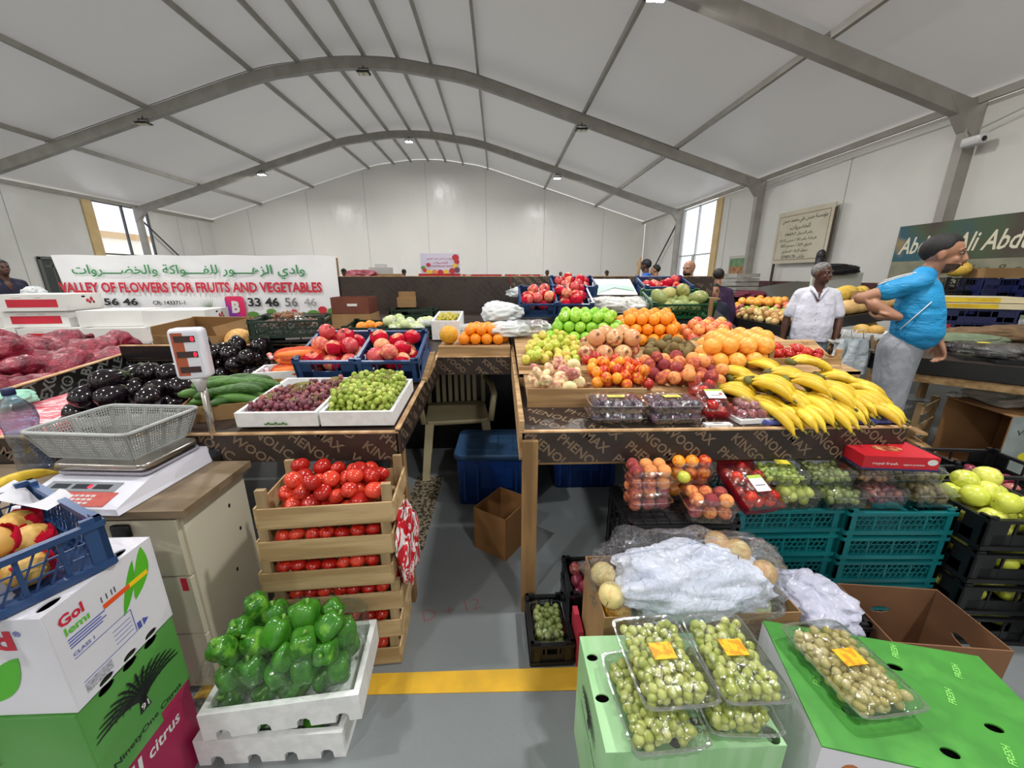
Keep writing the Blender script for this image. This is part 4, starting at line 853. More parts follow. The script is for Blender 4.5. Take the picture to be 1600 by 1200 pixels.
for k, (px, lab) in enumerate(((512, 'blue crate of wrapped pomegranates next to the orange net bags'), (606, 'blue crate of wrapped pomegranates next to the aisle'))):
    p = T(px, 604); w_ = .315
    crate_fill(lab, 'wrapped_pomegranate', (p.x+.005, p.y+.19, p.z+.075), 0, w_, .36, .12, .3, 15, .044, 'pomegranate half wrapped in red tissue '+('in the crate beside the orange net bags' if k == 0 else 'in the crate beside the aisle'), 'pomegranates in the two blue crates', blue_crate, 'open', True, None, 'red tissue around the pomegranates in the crate '+('beside the net bags' if k == 0 else 'beside the aisle'))
b = MB(); p = T(560, 604); b.hexa([(p.x-.33, p.y+.05, tz(p.y+.05)), (p.x+.34, p.y+.05, tz(p.y+.05)), (p.x+.34, p.y+.36, tz(p.y+.36)), (p.x-.33, p.y+.36, tz(p.y+.36)), (p.x-.33, p.y+.05, p.z+.022), (p.x+.34, p.y+.05, p.z+.022), (p.x+.34, p.y+.36, p.z+.11), (p.x-.33, p.y+.36, p.z+.11)])
tag(b.build('wooden_wedge', wood), 'wooden wedge propping up the two blue crates', 'support')
# ---- orange net bags
netm = film('orange_net', 'f2663a', .02, .5, 1.0, 60, .8)
for k, (px, py, z, lab) in enumerate(((452, 600, 0, 'orange net bag of carrots, lower of the two beside the blue crates'), (458, 571, .075, 'orange net bag of carrots, on top of the other beside the blue crates'))):
    p = T(452, 606); c0 = (p.x+.01*k, p.y+.1+.03*k, tz(p.y)+.05+z); t = thing('net_bag', lab, 'vegetable bag', c0)
    b = MB()
    for i in range(7):
        yy = -.05+.035*(i % 4); zz = .03*(i//4); b.lathe([(.003, -.1), (.016, -.08), (.024, 0), (.022, .08), (.005, .1)], 10, 0, Matrix.Translation((0, yy, zz)) @ Matrix.Rotation(PI/2+.1*math.sin(i*3), 4, 'Y'))
    b.build('carrots', FR['carrot'][1], t, True)['kind'] = 'stuff'
    b = MB(); b.grid(lambda u, v: ((u-.5)*.26, .075*math.sin(PI*u)**.35*math.cos(2*PI*v)*(1+.08*math.sin(9*v*6.28+u*7)), .015+.048*math.sin(PI*u)**.35*math.sin(2*PI*v)*(1+.08*math.sin(5*v*6.28+u*11))), 22, 24); b.build('net', netm, t, True)
    b = MB(); b.tube([(-.13, 0, .01), (-.155, 0, .0), (-.17, .02, .02)], [.012, .006, .014], 7); b.build('tied_end', mat('net_label', 'd9d2e6', 'e06848', scale=40, rough=.4), t, True)
# ---- cucumbers
bx = [T(300, 668), T(372, 668)]
cb = open_box('low brown carton of cucumbers beside the red grapes', (-1.185, 1.695, .88), .28, .32, .3, .07, cardboard, holes=False, tilt=.08)
sp = heap([(-1.29, 1.59), (-1.07, 1.57), (-1.07, 1.82), (-1.3, 1.84)], 46, .024, lambda y: .895, .1, .8)
for x, y, z, rr in sp: spawn('cucumber', (x, y, z), .047, 'green cucumber in the brown carton', 'cucumbers in the brown carton', (1.42+random.uniform(-.15, .15), 0, random.gauss(-.75, .3)))
tray('white foam box behind the cucumbers, one corner showing', (-1.12, 2.02, .915), .25, .28, .2, .07, styro, 'foam_box')
# ---- aubergines
tray('white foam tray of large aubergines behind the scale basket', (-1.72, 1.83, .82), .15, .5, .34, .045, styro, 'foam_tray', None, .012, 1, .09)
sp = heap([(-2.0, 1.62), (-1.5, 1.66), (-1.42, 2.02), (-1.9, 2.05)], 24, .055, lambda y: .815, .08, .2, 40, True, .9)
for i, (x, y, z, rr) in enumerate(sp): spawn('aubergine', (x, y, z), rr*.93, 'glossy black aubergine '+('at the front of the foam tray' if y < 1.82 else 'at the back of the foam tray'), 'aubergines in the front tray', (random.gauss(-1.1, .25), random.gauss(0, .25), random.uniform(-.6, .6)))
tray('shallow brown carton of aubergines below the green crates', (-1.56, 2.22, .86), 0, .5, .34, .05, cardboard, 'carton_tray', None, .006, 1, .09)
sp = heap([(-1.78, 2.08), (-1.33, 2.08), (-1.33, 2.36), (-1.78, 2.36)], 24, .048, lambda y: .875, .08, .2)
for i, (x, y, z, rr) in enumerate(sp): spawn('aubergine', (x, y, z), rr*.9, 'glossy black aubergine in the carton behind the scale display', 'aubergines below the green crates', (random.gauss(-1.1, .25), random.gauss(0, .25), random.uniform(-.6, .6)))
# pink film tray, dark edge under it
pf = mat('pink_printed_film', 'd64458', 'efb9bd', 'e26a78', scale=9, rough=.25, bump=.5, bscale=20, pos=(.42, .6), stretch=(1, 3, 1), distort=1)
t = thing('wrapped_carton', 'flat carton wrapped in pink printed film in front of the lettered bin side', 'carton', (-2.08, 1.78, .80), .12)
b = MB(); b.rbox(-.2, .2, -.3, .3, 0, .05, .02); b.build('film_wrap', pf, t, True); b = MB(); b.box(-.205, .205, -.305, .305, -.012, .0); b.build('base_board', mat('navy_board', '1f2a58', rough=.5), t, True)
# ---- carton, melons and crates at the back
p = T(282, 556); open_box('open brown carton with punched holes and flaps, beside the green crates', (p.x+.06, p.y+.2, tz(p.y+.2)-.0), -.12, .46, .36, .125, cardboard, flaps=[(1, 0, -.25, .06), (2, 0, -.5, .07), (3, 0, -.3, .06)], tilt=.09)
q = MB(); q.box(p.x-.19, p.x-.13, p.y-.022, p.y-.018, tz(p.y)+.1, tz(p.y)+.17); tag(q.build('paper_tag', white_ink), 'small white paper tag stuck on the open brown carton', 'tag')
spawn('melon', (T(366, 556).x+.0, T(366, 556).y+.08, tz(T(366, 556).y)+.07), .088, 'big round cantaloupe melon beside the green crates', None, (.2, .3, 0))
0 and spawn('melon', (T(358, 560).x+.03, T(358, 560).y-.06, tz(T(358, 560).y)+.04), .045, 'small yellow melon lying against the big cantaloupe', None)
blk = mat('black_crate_plastic', '101114', '18191c', scale=3, rough=.4)
green_crate = mat('dark_green_crate', '1f3527', '182a20', scale=3, rough=.4)
p = T(440, 566); yc = p.y+.2
crate('dark green plastic crate, lower of the stack beside the cantaloupe', (p.x, yc, tz(yc)+.01), .25, .42, .3, .1, blk, 'open', None)
crate('dark green plastic crate of date packs, on top of its stack', (p.x, yc, tz(yc)+.124), .25, .42, .3, .105, green_crate, 'cross', None)
for k, (dx, dy, dz) in enumerate(((-.1, 0, .08), (.09, .02, .08), (0, -.04, .13))):
    lab = ('clear pack of brown dates at the white box side of the green crate', 'clear pack of brown dates at the far end of the green crate', 'clear pack of brown dates lying on the two others in the green crate')[k]
    clam(lab, (p.x+dx, yc+dy, tz(yc)+.124+dz-.055), .25+.2*k, .17, .24, .06, 'date packs', .05*k)
    sp = heap([(p.x+dx-.07, yc+dy-.1), (p.x+dx+.07, yc+dy-.1), (p.x+dx+.07, yc+dy+.1), (p.x+dx-.07, yc+dy+.1)], 40, .012, lambda y: tz(yc)+.155+dz-.05)
    grapes('date_heap', sp, .012, [mat('date_brown', '6a4024', '8a5a34', scale=20, rough=.3)], 'brown dates inside the clear pack '+('by the white boxes' if k == 0 else 'at the far end' if k == 1 else 'lying on top'), 'dates in clear packs', 1.4, 'dates')['kind'] = 'stuff'
# back row: cartons, guava crates, foam box
p = T(530, 528); yy = p.y+.1
t = open_box('small red brown fruit carton with a white mark, beside the banner end', (p.x, yy+.3, tz(yy+.3)+.12), 0, .3, .24, .13, mat('maroon_carton', '5a2a1c', '6e3a28', scale=3, rough=.6), holes=False)
b = MB(); b.box(p.x-.02, p.x+.06, yy+.178, yy+.1785, tz(yy+.3)+.18, tz(yy+.3)+.2); tag(b.build('paper_tag', white_ink), 'white mark on the red brown carton', 'tag')
open_box('pale brown carton under the red brown one', (p.x, yy+.3, tz(yy+.3)), .03, .32, .26, .118, cardboard, holes=False)
p = T(570, 530); crate_fill('dark green crate holding two oranges and paper, next to the guavas', 'orange', (p.x, p.y+.17, tz(p.y+.17)+.012), 0, .34, .3, .07, .09, 3, .042, 'pale orange fruit in the low green crate', 'oranges in the low green crate', green_crate, 'open')
p = T(632, 530); c_, W = crate_fill('dark green crate of pale green guavas in white paper', 'guava', (p.x, p.y+.17, tz(p.y+.17)+.012), 0, .4, .32, .07, .09, 20, .036, 'pale green guava in the low dark green crate', 'guavas in the green crate', green_crate, 'open')
tissue('white paper around the guavas in the green crate', W, .036, None, film('white_paper', 'f4f6f4', .02, .5, .6, 20, .8))
p = T(640, 508); crate('empty dark green crate standing behind the guavas', (p.x, p.y+.25, tz(p.y+.25)+.01), 0, .4, .28, .09, green_crate, 'open')
p = T(633, 500); open_box('small plain brown carton behind the guava crate', (p.x, p.y+.12, tz(p.y+.12)+.10), .1, .16, .12, .09, cardboard, holes=False, flaps=[(2, 0, -.2, .05)])
p = T(697, 533); yy = p.y+.2
tray('tall white foam box of small yellow fruit at the alcove corner', (p.x, yy, tz(yy)+.01), 0, .2, .4, .14, styro, 'foam_box', None, .014, 1, .09)
fr_y = mat('small_yellow_fruit', 'c8b43c', 'b0a83c', scale=6, rough=.4)
sp = heap([(p.x-.075, yy-.17), (p.x+.075, yy-.17), (p.x+.075, yy+.17), (p.x-.075, yy+.17)], 90, .012, lambda y: tz(yy)+.12, .1, .1, 10)
grapes('loose_fruit', sp, .012, [fr_y], 'loose small yellow fruit filling the tall white foam box', None, 1.3, 'fruit')['kind'] = 'stuff'
# ---- wrinkled foam wraps and bags
bagm = film('white_bag_plastic', 'eef2f3', .03, .3, .9, 9, .62); wrapm = film('wrinkled_clear_wrap', 'f6f8f8', .16, .14, 1.0, 12, .12)
def lump(label, c, s, m, name='plastic_bag', cat='bag', seed=0, group=None, amp=.16, rz=0, flatb=True, cr=None):
    """a crumpled bag: lumpy rounded body with creases"""
    r_ = random.Random(seed); ph = [r_.uniform(0, 6.28) for _ in range(8)]
    b = MB(); vs = []
    from mathutils import noise
    cr = (.09 if 'BSDF_TRANSPARENT' in [q.type for q in m.node_tree.nodes] or 'tissue' in m.name else .02) if cr is None else cr
    n, k = 72, 36
    for i in range(k+1):
        a = -PI/2+PI*i/k
        for j in range(n):
            t_ = 2*PI*j/n; q = 1+amp*(.5*math.sin(3*t_+ph[0]+2*a)+.4*math.sin(5*t_+ph[1]-4*a)+.3*abs(math.sin(6*a+ph[2]+2*t_))+.35*abs(math.sin(4*t_-5*a+ph[3]))-.3)
            ca = abs(math.cos(a))**.55; ct, st_ = math.cos(t_), math.sin(t_)
            q += cr*(1-3*abs(noise.noise(Vector((ct*ca*2.3+seed, st_*ca*2.3, math.sin(a)*2.3)))))+cr*.6*(1-3*abs(noise.noise(Vector((ct*ca*5+seed, st_*ca*5, math.sin(a)*5)))))
            x = math.copysign(abs(ct)**.7, ct)*ca*q; y = math.copysign(abs(st_)**.7, st_)*ca*q; z = math.sin(a)*q
            if flatb and z < -.6: z = -.6
            vs.append((x*s[0], y*s[1], z*s[2]))
    b.add(vs, [(i*n+j, i*n+(j+1) % n, (i+1)*n+(j+1) % n, (i+1)*n+j) for i in range(k) for j in range(n)], 0, True)
    o = b.build(name, m); o.location = c; o.rotation_euler = (0, 0, rz); return tag(o, label, cat, group)
for i, (px, py, s, lab) in enumerate(((738, 512, (.13, .1, .05), 'crumpled pale foam wrap lying behind the oranges over the alcove'), (778, 490, (.13, .12, .09), 'tall crumpled white foam wrap behind the oranges, next to the red wrapped crates'), (828, 458, (.2, .12, .055), 'white foam wrapped tray on top, beside the upper pomegranate crate'),
        (785, 488, (.15, .13, .07), 'grey white wrapped fruit tray below the tall foam wrap'), (795, 512, (.13, .12, .05), 'thin white wrap just above the oranges'), (828, 512, (.14, .12, .055), 'silvery clear wrap just above the oranges, next to the green apples'))):
    p = S(px, py+10) if i > 1 else T(px, py+12); base_z = (sz(p.y) if i > 1 else tz(p.y)); zc = base_z+s[2]*.62
    if i == 2: q_ = ay(px, py, 3.78); p = q_; zc = q_.z
    if i == 1: q_ = ay(px, py, 3.3); p = q_; zc = q_.z; 
    lump(lab, (p.x, p.y, zc), s, bagm if i != 5 else wrapm, 'foam_wrap', 'wrapping', i, None, .1)
# ============================================================ REAR OF THE RIGHT TABLE
p = S(842, 497); q = S(898, 497)
for k, (c_, lab, f) in enumerate(((p, 'blue crate of wrapped pomegranates above the green apples, beside the foam wraps', 'in the lower blue crate by the foam wraps'), (q, 'blue crate of wrapped pomegranates above the green apples, beside the clear wrap', 'in the lower blue crate by the clear wrap'))):
    crate_fill(lab, 'wrapped_pomegranate', (c_.x, c_.y+.19, sz(c_.y)+.075), 0, .3, .36, .11, .38, 15, .044, 'pomegranate in red tissue '+f, 'pomegranates in the rear blue crates', blue_crate, 'open', True, None, 'red tissue '+f)
c_ = ay(895, 462, 3.78)
crate_fill('upper blue crate of wrapped pomegranates, highest on the display, in front of the board panel', 'wrapped_pomegranate', (c_.x, 3.83, c_.z+.03), 0, .42, .3, .11, .3, 15, .044, 'pomegranate in red tissue in the highest blue crate', 'pomegranates in the rear blue crates', blue_crate, 'open', True, None, 'red tissue in the highest blue crate')
c_ = ay(1040, 461, 3.7); cr2, _w = crate_fill('blue crate of pomegranates in front of the lettered panel, above the green mangoes', 'wrapped_pomegranate', (c_.x, 3.8, c_.z+.02), 0, .46, .32, .11, .3, 13, .044, 'pomegranate in the crate above the green mangoes', 'pomegranates above the mangoes', blue_crate, 'open', True, None, 'red tissue in the crate above the mangoes')
b = MB()
for x in (.42, .95, 1.5, 2.0): b.box(x, x+.04, 3.68, 3.72, sz(3.68), 1.25)
b.box(.35, 2.1, 3.66, 4.03, 1.235, 1.25); tag(b.build('wooden_shelf', wood), 'low wooden ledge that the highest crates stand on', 'shelf')
c_ = S(1062, 500); crate_fill('dark green crate of green mangoes beside the clear wrapped fruit', 'mango', (c_.x+.02, c_.y+.17, sz(c_.y)+.06), 0, .5, .34, .12, .3, 13, .052, 'green mango in the dark green crate', 'green mangoes in the rear crate', mat('bright_green_crate', '1f5a34', '184a2a', rough=.4), 'cross')
for i, (px, py, s, lab) in enumerate(((955, 484, (.17, .17, .07), 'clear crinkled wrap over fruit above the oranges, next to the blue crate'), (1000, 484, (.17, .17, .07), 'clear crinkled wrap over fruit above the oranges, next to the mango crate'))):
    c_ = S(px, py+8); lump(lab, (c_.x, c_.y+.1, sz(c_.y+.1)+.05), s, film('crinkled_wrap', 'f6f6f2', .12, .2, 1.0, 22, .5), 'plastic_wrap', 'wrapping', 20+i, 'crinkled clear wraps', .12)
b = MB(); c_ = ay(964, 461, 3.72); b.hexa([(c_.x-.2, 3.72, c_.z), (c_.x+.2, 3.72, c_.z), (c_.x+.2, 3.99, 1.415), (c_.x-.2, 3.99, 1.415), (c_.x-.2, 3.72, c_.z+.006), (c_.x+.2, 3.72, c_.z+.006), (c_.x+.2, 3.99, 1.421), (c_.x-.2, 3.99, 1.421)])
lid = tag(b.build('box_lid', white_ink), 'white box lid with pale green shapes leaning above the clear wraps', 'lid')
b = MB(); M = basis((c_.x-.2, 3.7195, c_.z+.008), (1, 0, 0), (0, .27, .155)); b.plate([(.02, .02), (.2, .12), (.38, .06), (.38, .13), (.16, .2), (.03, .13)], [], .001, 0, M); b.build('green_print', mat('pale_green_print', '8cc0a4', rough=.5), lid)
b = MB(); c_ = S(1107, 505); b.box(c_.x-.012, c_.x+.012, c_.y-.01, c_.y+.01, sz(c_.y), sz(c_.y)+.18); tag(b.build('wooden_stake', wood_v), 'short pale wooden stake standing at the end of the mango crate', 'stake')
c_ = ay(1115, 470, 3.9); b = MB(); b.plate([(0, 0), (.22, -.02), (.3, .1), (.3, .33), (0, .33)], [], .015, 0, basis((c_.x-.3, 3.94, 1.1), (1, 0, 0), (0, 0, 1))); bp_ = tag(b.build('board_scrap', phenolic), 'slanting dark printed board scrap at the end of the panel', 'board')
kings(.28, .26, basis((c_.x-.29, 3.935, 1.12), (1, 0, 0), (0, 0, 1)), bp_, .05, -.6)
# ============================================================ CLEAR PACKS AT THE FRONT EDGE
yel_st = mat('yellow_sticker', 'd8c83c', rough=.4); gold_st = mat('gold_sticker', 'e6b428', 'c88a1c', scale=60, rough=.3, pos=(.45, .55)); white_st = mat('white_sticker', 'e8e8ea', rough=.4)
def fill_pack(kind, x, y, z, rz, w, d, r, layers, label, group, nmax=60):
    c, s_ = math.cos(rz), math.sin(rz); nx = max(1, int((w-.01)/(2.03*r))); ny = max(1, int((d-.01)/(2.03*r))); n = 0
    for L_ in range(layers):
        for i in range(nx):
            for j in range(ny):
                if n >= nmax: return
                u = (i-(nx-1)/2)*2.03*r; v = (j-(ny-1)/2)*2.03*r; spawn(kind, (x+u*c-v*s_, y+u*s_+v*c, z+.004+r+L_*1.95*r), r, label, group, child=False); n += 1
def pack(kind, x, y, z, rz, w, d, h, r, layers, lab, flab, group, sticker=None, base=None):
    clam(lab, (x, y, z), rz, w, d, h, group, 0, base, sticker); fill_pack(kind, x, y, z, rz, w, d, r, layers, flab, group+' fruit')
for k, (px, nm) in enumerate(((969, 'next to the flat peach tray'), (1060, 'next to the red tomato pack'))):
    for L_ in range(2):
        c_ = T(px, 670); lev = ('top', 'bottom')[1-L_]
        pack('plum', c_.x, c_.y+.09, tz(c_.y)+.006+L_*.052, random.uniform(-.03, .03), .235, .17, .05, .0205, 1, 'clear pack of dark plums, %s of its stack, %s' % (lev, nm), 'dark plum inside the %s pack %s' % (lev, nm), 'dark plum packs', (.07, .03, yel_st, 'VGE', mat('olive_print', '7a7a2a', rough=.5)) if L_ else None)
redpl = film('red_plastic', 'e8364a', .12, .15, .3, 30, .25)
def red_punnet(label, x, y, z, rz, tilt, flab, group, L_=.2, W_=.13, H_=.085, st=(.075, .06)):
    M = Matrix.Translation((x, y, z)) @ Euler((tilt, 0, rz)).to_matrix().to_4x4()
    b = MB(); b.grid(lambda u, v: ((W_/2*(.85+.15*v))*(1.0 if 1 else 0)*math.copysign(min(1, abs(math.cos(2*PI*u))*1.35), math.cos(2*PI*u)), L_/2*(.88+.12*v)*math.copysign(min(1, abs(math.sin(2*PI*u))*1.35), math.sin(2*PI*u)), H_*.6*v), 40, 4)
    o = b.build('fruit_punnet', redpl); o.matrix_world = M; tag(o, label, 'fruit pack', group)
    b = MB(); b.grid(lambda u, v: ((v-.5)*W_*.99, (u-.5)*L_*.99, H_*.6+H_*.4*(1-abs(2*v-1)**3)*(1-abs(2*u-1)**4)), 16, 14); b.build('film_top', clear, o, True)
    b = MB(); b.grid(lambda u, v: ((v-.5)*st[0], -L_*.12-st[1]*(u-.5), H_*1.02), 2, 2); s_ = b.build('sticker', white_st, o, True)
    write('----', Matrix.Translation((0, -L_*.12, H_*1.03)), -.02, -.012, .02, -.008, black_ink, s_, 'print', local=True); b = MB(); b.box(-st[0]/2, st[0]/2, -L_*.12+st[1]*.3, -L_*.12+st[1]*.5, H_*1.021, H_*1.025); b.build('green_band', mat('lime_print', 'a8c24a', rough=.5), s_, True)
    nx_, ny_ = int((W_-.01)/.047), int((L_-.01)/.047)
    for i in range(nx_):
        for j in range(ny_):
            for l in range(2 if (i+j) % 2 == 0 else 1):
                p_ = M @ Vector(((i-(nx_-1)/2)*.047, (j-(ny_-1)/2)*.047, .028+l*.036)); spawn('tomato', p_, .0245, flab, group+' fruit', None, None)
c_ = T(1128, 662); red_punnet('red punnet of tomatoes with a white label, leaning on the heap behind the plum packs', c_.x, c_.y+.13, tz(c_.y)+.035, -.05, .38, 'red tomato in the punnet on the table', 'red tomato punnets')
# foam tray of red plums under film
c_ = T(1182, 665); tray('white foam tray of red plums under film beside the bananas', (c_.x, c_.y+.085, tz(c_.y)+.004), .1, .15, .15, .018, styro, 'foam_tray')
for i in range(3):
    for j in range(3): spawn('red_plum', (c_.x-.042+.042*i, c_.y+.04+.044*j, tz(c_.y)+.036), .0205, 'red plum on the foam tray beside the bananas', 'red plums on the foam tray')
for i in range(2):
    for j in range(2): spawn('red_plum', (c_.x-.021+.042*i, c_.y+.062+.044*j, tz(c_.y)+.066), .0205, 'red plum on the foam tray beside the bananas', 'red plums on the foam tray')
b = MB(); b.grid(lambda u, v: (c_.x+(u-.5)*.15, c_.y+.085+(v-.5)*.15, tz(c_.y)+.02+.075*((1-abs(2*u-1)**3)*(1-abs(2*v-1)**3))**.8), 16, 16); tag(b.build('cling_film', film('cling', 'ffffff', .06, .08, .6, 25)), 'cling film stretched over the red plums', 'wrapping')
for (px, lab) in ((1125, 'thin white foam tray standing empty at the table edge before the red punnet'),): c_ = T(px, 670); tray(lab, (c_.x, c_.y+.02, tz(c_.y)+.003), 0, .11, .03, .012, styro, 'foam_tray')
# ============================================================ CRATES IN FRONT OF THE RIGHT TABLE
teal = mat('teal_crate_plastic', '0f6f74', '0d6066', scale=3, rough=.38)
for k in range(2): crate('black milk crate with diamond pattern sides, %s of the two' % ('upper' if k else 'lower'), (.69, 1.355, .281*k), .0, .42, .27, .27, blk, 'cross', 'black milk crates')
b = MB()
b.box(.485, .895, 1.225, 1.485, .553, .557)
for i in range(9): x = .49+.05*i; b.box(x-.003, x+.003, 1.222, 1.488, .557, .562)
for i in range(6): y = 1.24+.048*i; b.box(.482, .898, y-.003, y+.003, .557, .562)
tag(b.build('crate_grid', blk), 'black plastic grid base turned up on the top milk crate', 'crate')
for s_, (x, y, rz, nm) in enumerate(((1.152, 1.46, -.015, 'stack next to the black crate'), (1.585, 1.43, -.03, 'stack next to the apple crates'))):
    for k in range(5): crate('teal lattice crate, %s in the %s' % (('lowest', 'second from the floor', 'middle one', 'second from the top', 'topmost')[k], nm), (x, y, .1145*k), rz, .425, .34, .1, teal, 'lattice', 'teal crates in two stacks')
tt = .5725; peachm = 'peach packs on the black crate'
pack('peach', .575, 1.33, .563, .05, .17, .15, .088, .0262, 2, 'clear pack of peaches on the black crate, lower one at the table post side', 'peach in the lower clear pack on the black crate', 'peach packs')
pack('peach', .575, 1.335, .65, -.03, .17, .15, .088, .0262, 2, 'clear pack of peaches on the black crate, stacked on another', 'peach in the upper clear pack on the black crate', 'peach packs')
pack('nectarine', .77, 1.42, .565, .0, .18, .14, .088, .0262, 2, 'clear pack of nectarines on the black crate, under the pack with a yellow fruit', 'nectarine in the lower pack behind, on the black crate', 'peach packs')
pack('nectarine', .77, 1.405, .652, .0, .18, .14, .084, .0262, 2, 'clear pack of dark nectarines and one yellow fruit, raised behind the others', 'nectarine in the raised pack behind, on the black crate', 'peach packs')
pack('peach', .79, 1.265, .563, -.12, .19, .13, .088, .0262, 2, 'clear pack of peaches at the front corner of the black crate', 'peach in the clear pack at the front corner of the black crate', 'peach packs')
spawn('yellow_apple', (.72, 1.33, .69), .024, 'small yellow plum showing at the side of the raised pack', None)
red_punnet('long red punnet of tomatoes with a white label, on the teal crates', 1.0, 1.37, .60, .12, .42, 'red tomato in the long punnet on the teal crates', 'red tomato punnets', .24, .16, .09, (.06, .075))
gm = {'green': gg, 'olive': [mat('olive_grape_a', '7d8a4c', '6a763c', scale=30, rough=.3), mat('olive_grape_b', '8a9458', rough=.3)], 'brown': [mat('brown_grape_a', '9a6a48', '80523a', scale=30, rough=.3), mat('brown_grape_b', 'a87c50', rough=.3)], 'red': rg, 'pear': [mat('pale_pear', 'c0c464', 'aab24e', scale=20, rough=.35)], 'dull': [mat('dull_grape_a', '85764c', '6c6040', scale=30, rough=.35)]}
def grape_pack(x, y, z, rz, w, d, h, col, lab, r=.0125, n=60, sticker=None, tilt=0, glab=None, el=1.25):
    clam(lab, (x, y, z), rz, w, d, h, 'clear fruit packs', tilt, None, sticker); c, s_ = math.cos(rz), math.sin(rz)
    sp = heap([(-w*.41, -d*.41), (w*.41, -d*.41), (w*.41, d*.41), (-w*.41, d*.41)], n, r, lambda y: .004, .1, .15, 16, True, .85, .8)
    E_ = Euler((tilt, 0, rz)).to_matrix(); W = []
    for u, v, zz, rr in sp:
        if zz > h-rr*.9: continue
        q = E_ @ Vector((u, v, zz)); W.append((x+q.x, y+q.y, z+q.z, rr))
    grapes('grape_bunch', W, r, gm[col], glab or ('bunch inside the '+lab), 'grapes in clear packs', el)
st_ = (.05, .03, yel_st, '', None)
LW = [(1.165, 'green', 'pear', 'clear pack of pale green pears, lower row, beside the long red punnet', .02, 18), (1.345, 'olive', 'olive', 'clear pack of olive green fruit, lower row, middle of the teal crates', .014, 44), (1.52, 'red', 'red', 'clear pack of small red plums, lower row', .014, 44), (1.70, 'dull', 'dull', 'clear pack of brown olive fruit at the end of the lower row', .015, 40)]
for i, (x, _, col, lab, r, n) in enumerate(LW): grape_pack(x+.01, 1.335-.01*(i % 2), tt, random.uniform(-.06, .06), .175, .13, .078, col, lab, r, n, None, 0, lab.replace('clear pack of', 'fruit in the pack of').replace(', lower row', ' low'))
UP = [(1.14, 'green', 'clear pack of bright green grapes with a yellow sticker, upper row', st_, .0115, 60), (1.33, 'olive', 'clear pack of olive green fruit, upper row beside the green grapes', None, .0115, 60), (1.51, 'brown', 'clear pack of amber brown grapes with a yellow sticker, upper row', st_, .0115, 55), (1.69, 'dull', 'clear pack of brown fruit, upper row under the red carton', None, .014, 40)]
for i, (x, col, lab, st, r, n) in enumerate(UP): grape_pack(x, 1.38, .655, random.uniform(-.1, .1)-.15*(i == 0), .19, .14, .07, col, lab, r, n, st, .1, lab.replace('clear pack of', 'bunch in the pack of').replace(', upper row', ' high'))
# red carton on top
c_ = az(1395, 712, .735); t = thing('red_carton', 'flat red carton with white writing on top of the clear packs', 'carton', (1.545, 1.36, .735), -.12)
redc = mat('red_carton_print', 'c8202c', 'b81c28', scale=4, rough=.35)
b = MB(); b.box(-.135, .135, -.075, .075, 0, .05); b.build('carton_body', redc, t, True); b = MB(); b.box(-.14, .14, -.08, .08, -.006, 0); b.build('dark_tray', mat('navy_board', '1f2a58', rough=.5), t, True)
write('royal fresh', Matrix.Translation((0, -.0755, 0)) @ Matrix.Rotation(PI/2, 4, 'X'), -.1, .012, -.01, .026, white_ink, t, 'print', .01, local=True); write('export premium', Matrix.Translation((0, -.0755, 0)) @ Matrix.Rotation(PI/2, 4, 'X'), .01, .012, .085, .022, white_ink, t, 'print', .01, local=True)
b = MB(); b.plate(oval(0, 0, .055, .026, 20), [], .001, 0, Matrix.Translation((0, .0, .0515))); b.build('printed_picture', mat('brown_print', '8a3a24', 'd89a6a', scale=30, rough=.4), t, True)
b = MB(); b.plate(oval(0, 0, .018, .012, 14), [], .001, 0, Matrix.Translation((.11, -.0762, .03)) @ Matrix.Rotation(PI/2, 4, 'X')); b.build('seal', white_ink, t, True)
# black crates of pale apples at the right
def apple_stack(x, y, rz, n, h, w, d, nm, kinds, r, top=14):
    for k in range(n):
        lev = ('lowest', 'second', 'third', 'fourth', 'topmost')[k if k < n-1 else 4]
        c = crate('black crate of pale yellow apples, %s of the stack %s' % (lev, nm), (x, y, h*k), rz, w, d, h-.02, blk, 'open', 'black apple crates')
        m_ = top if k == n-1 else 10
        sp = heap([(-w/2+.02, -d/2+.02), (w/2-.02, -d/2+.02), (w/2-.02, d/2-.02), (-w/2+.02, d/2-.02)], m_, r, lambda y: .012, .08, .1); cc, ss = math.cos(rz), math.sin(rz)
        for u, v, zz, rr in sp:
            if k < n-1 and (zz+rr > h or v > 0): continue
            spawn(kinds, (x+u*cc-v*ss, y+u*ss+v*cc, h*k+zz), rr, 'pale yellow green apple in the %s black crate %s' % (lev, nm), 'apples in the black crates')
apple_stack(1.985, 1.31, -.08, 4, .15, .33, .3, 'beside the teal crates', 'yellow_apple', .04, 20)
apple_stack(2.30, 1.14, -.08, 4, .15, .3, .3, 'at the picture edge', 'yellow_apple', .04, 16)
crate('black crate behind the pale apples, with one orange red fruit showing', (1.98, 1.7, .0), .0, .36, .3, .6, blk, 'open')
crate_fill('black crate of dark fruit behind the pale apples', 'red_plum', (2.35, 1.62, .45), -.1, .4, .3, .13, 0, 16, .03, 'dark red fruit in the black crate behind the pale apples', 'dark fruit behind the apples', blk)
crate('black crate standing under the dark fruit crate', (2.35, 1.62, 0), -.1, .4, .3, .43, blk, 'open')
spawn('tomato', (1.95, 1.65, .625), .035, 'orange red fruit on the black crate behind the clear packs', None)
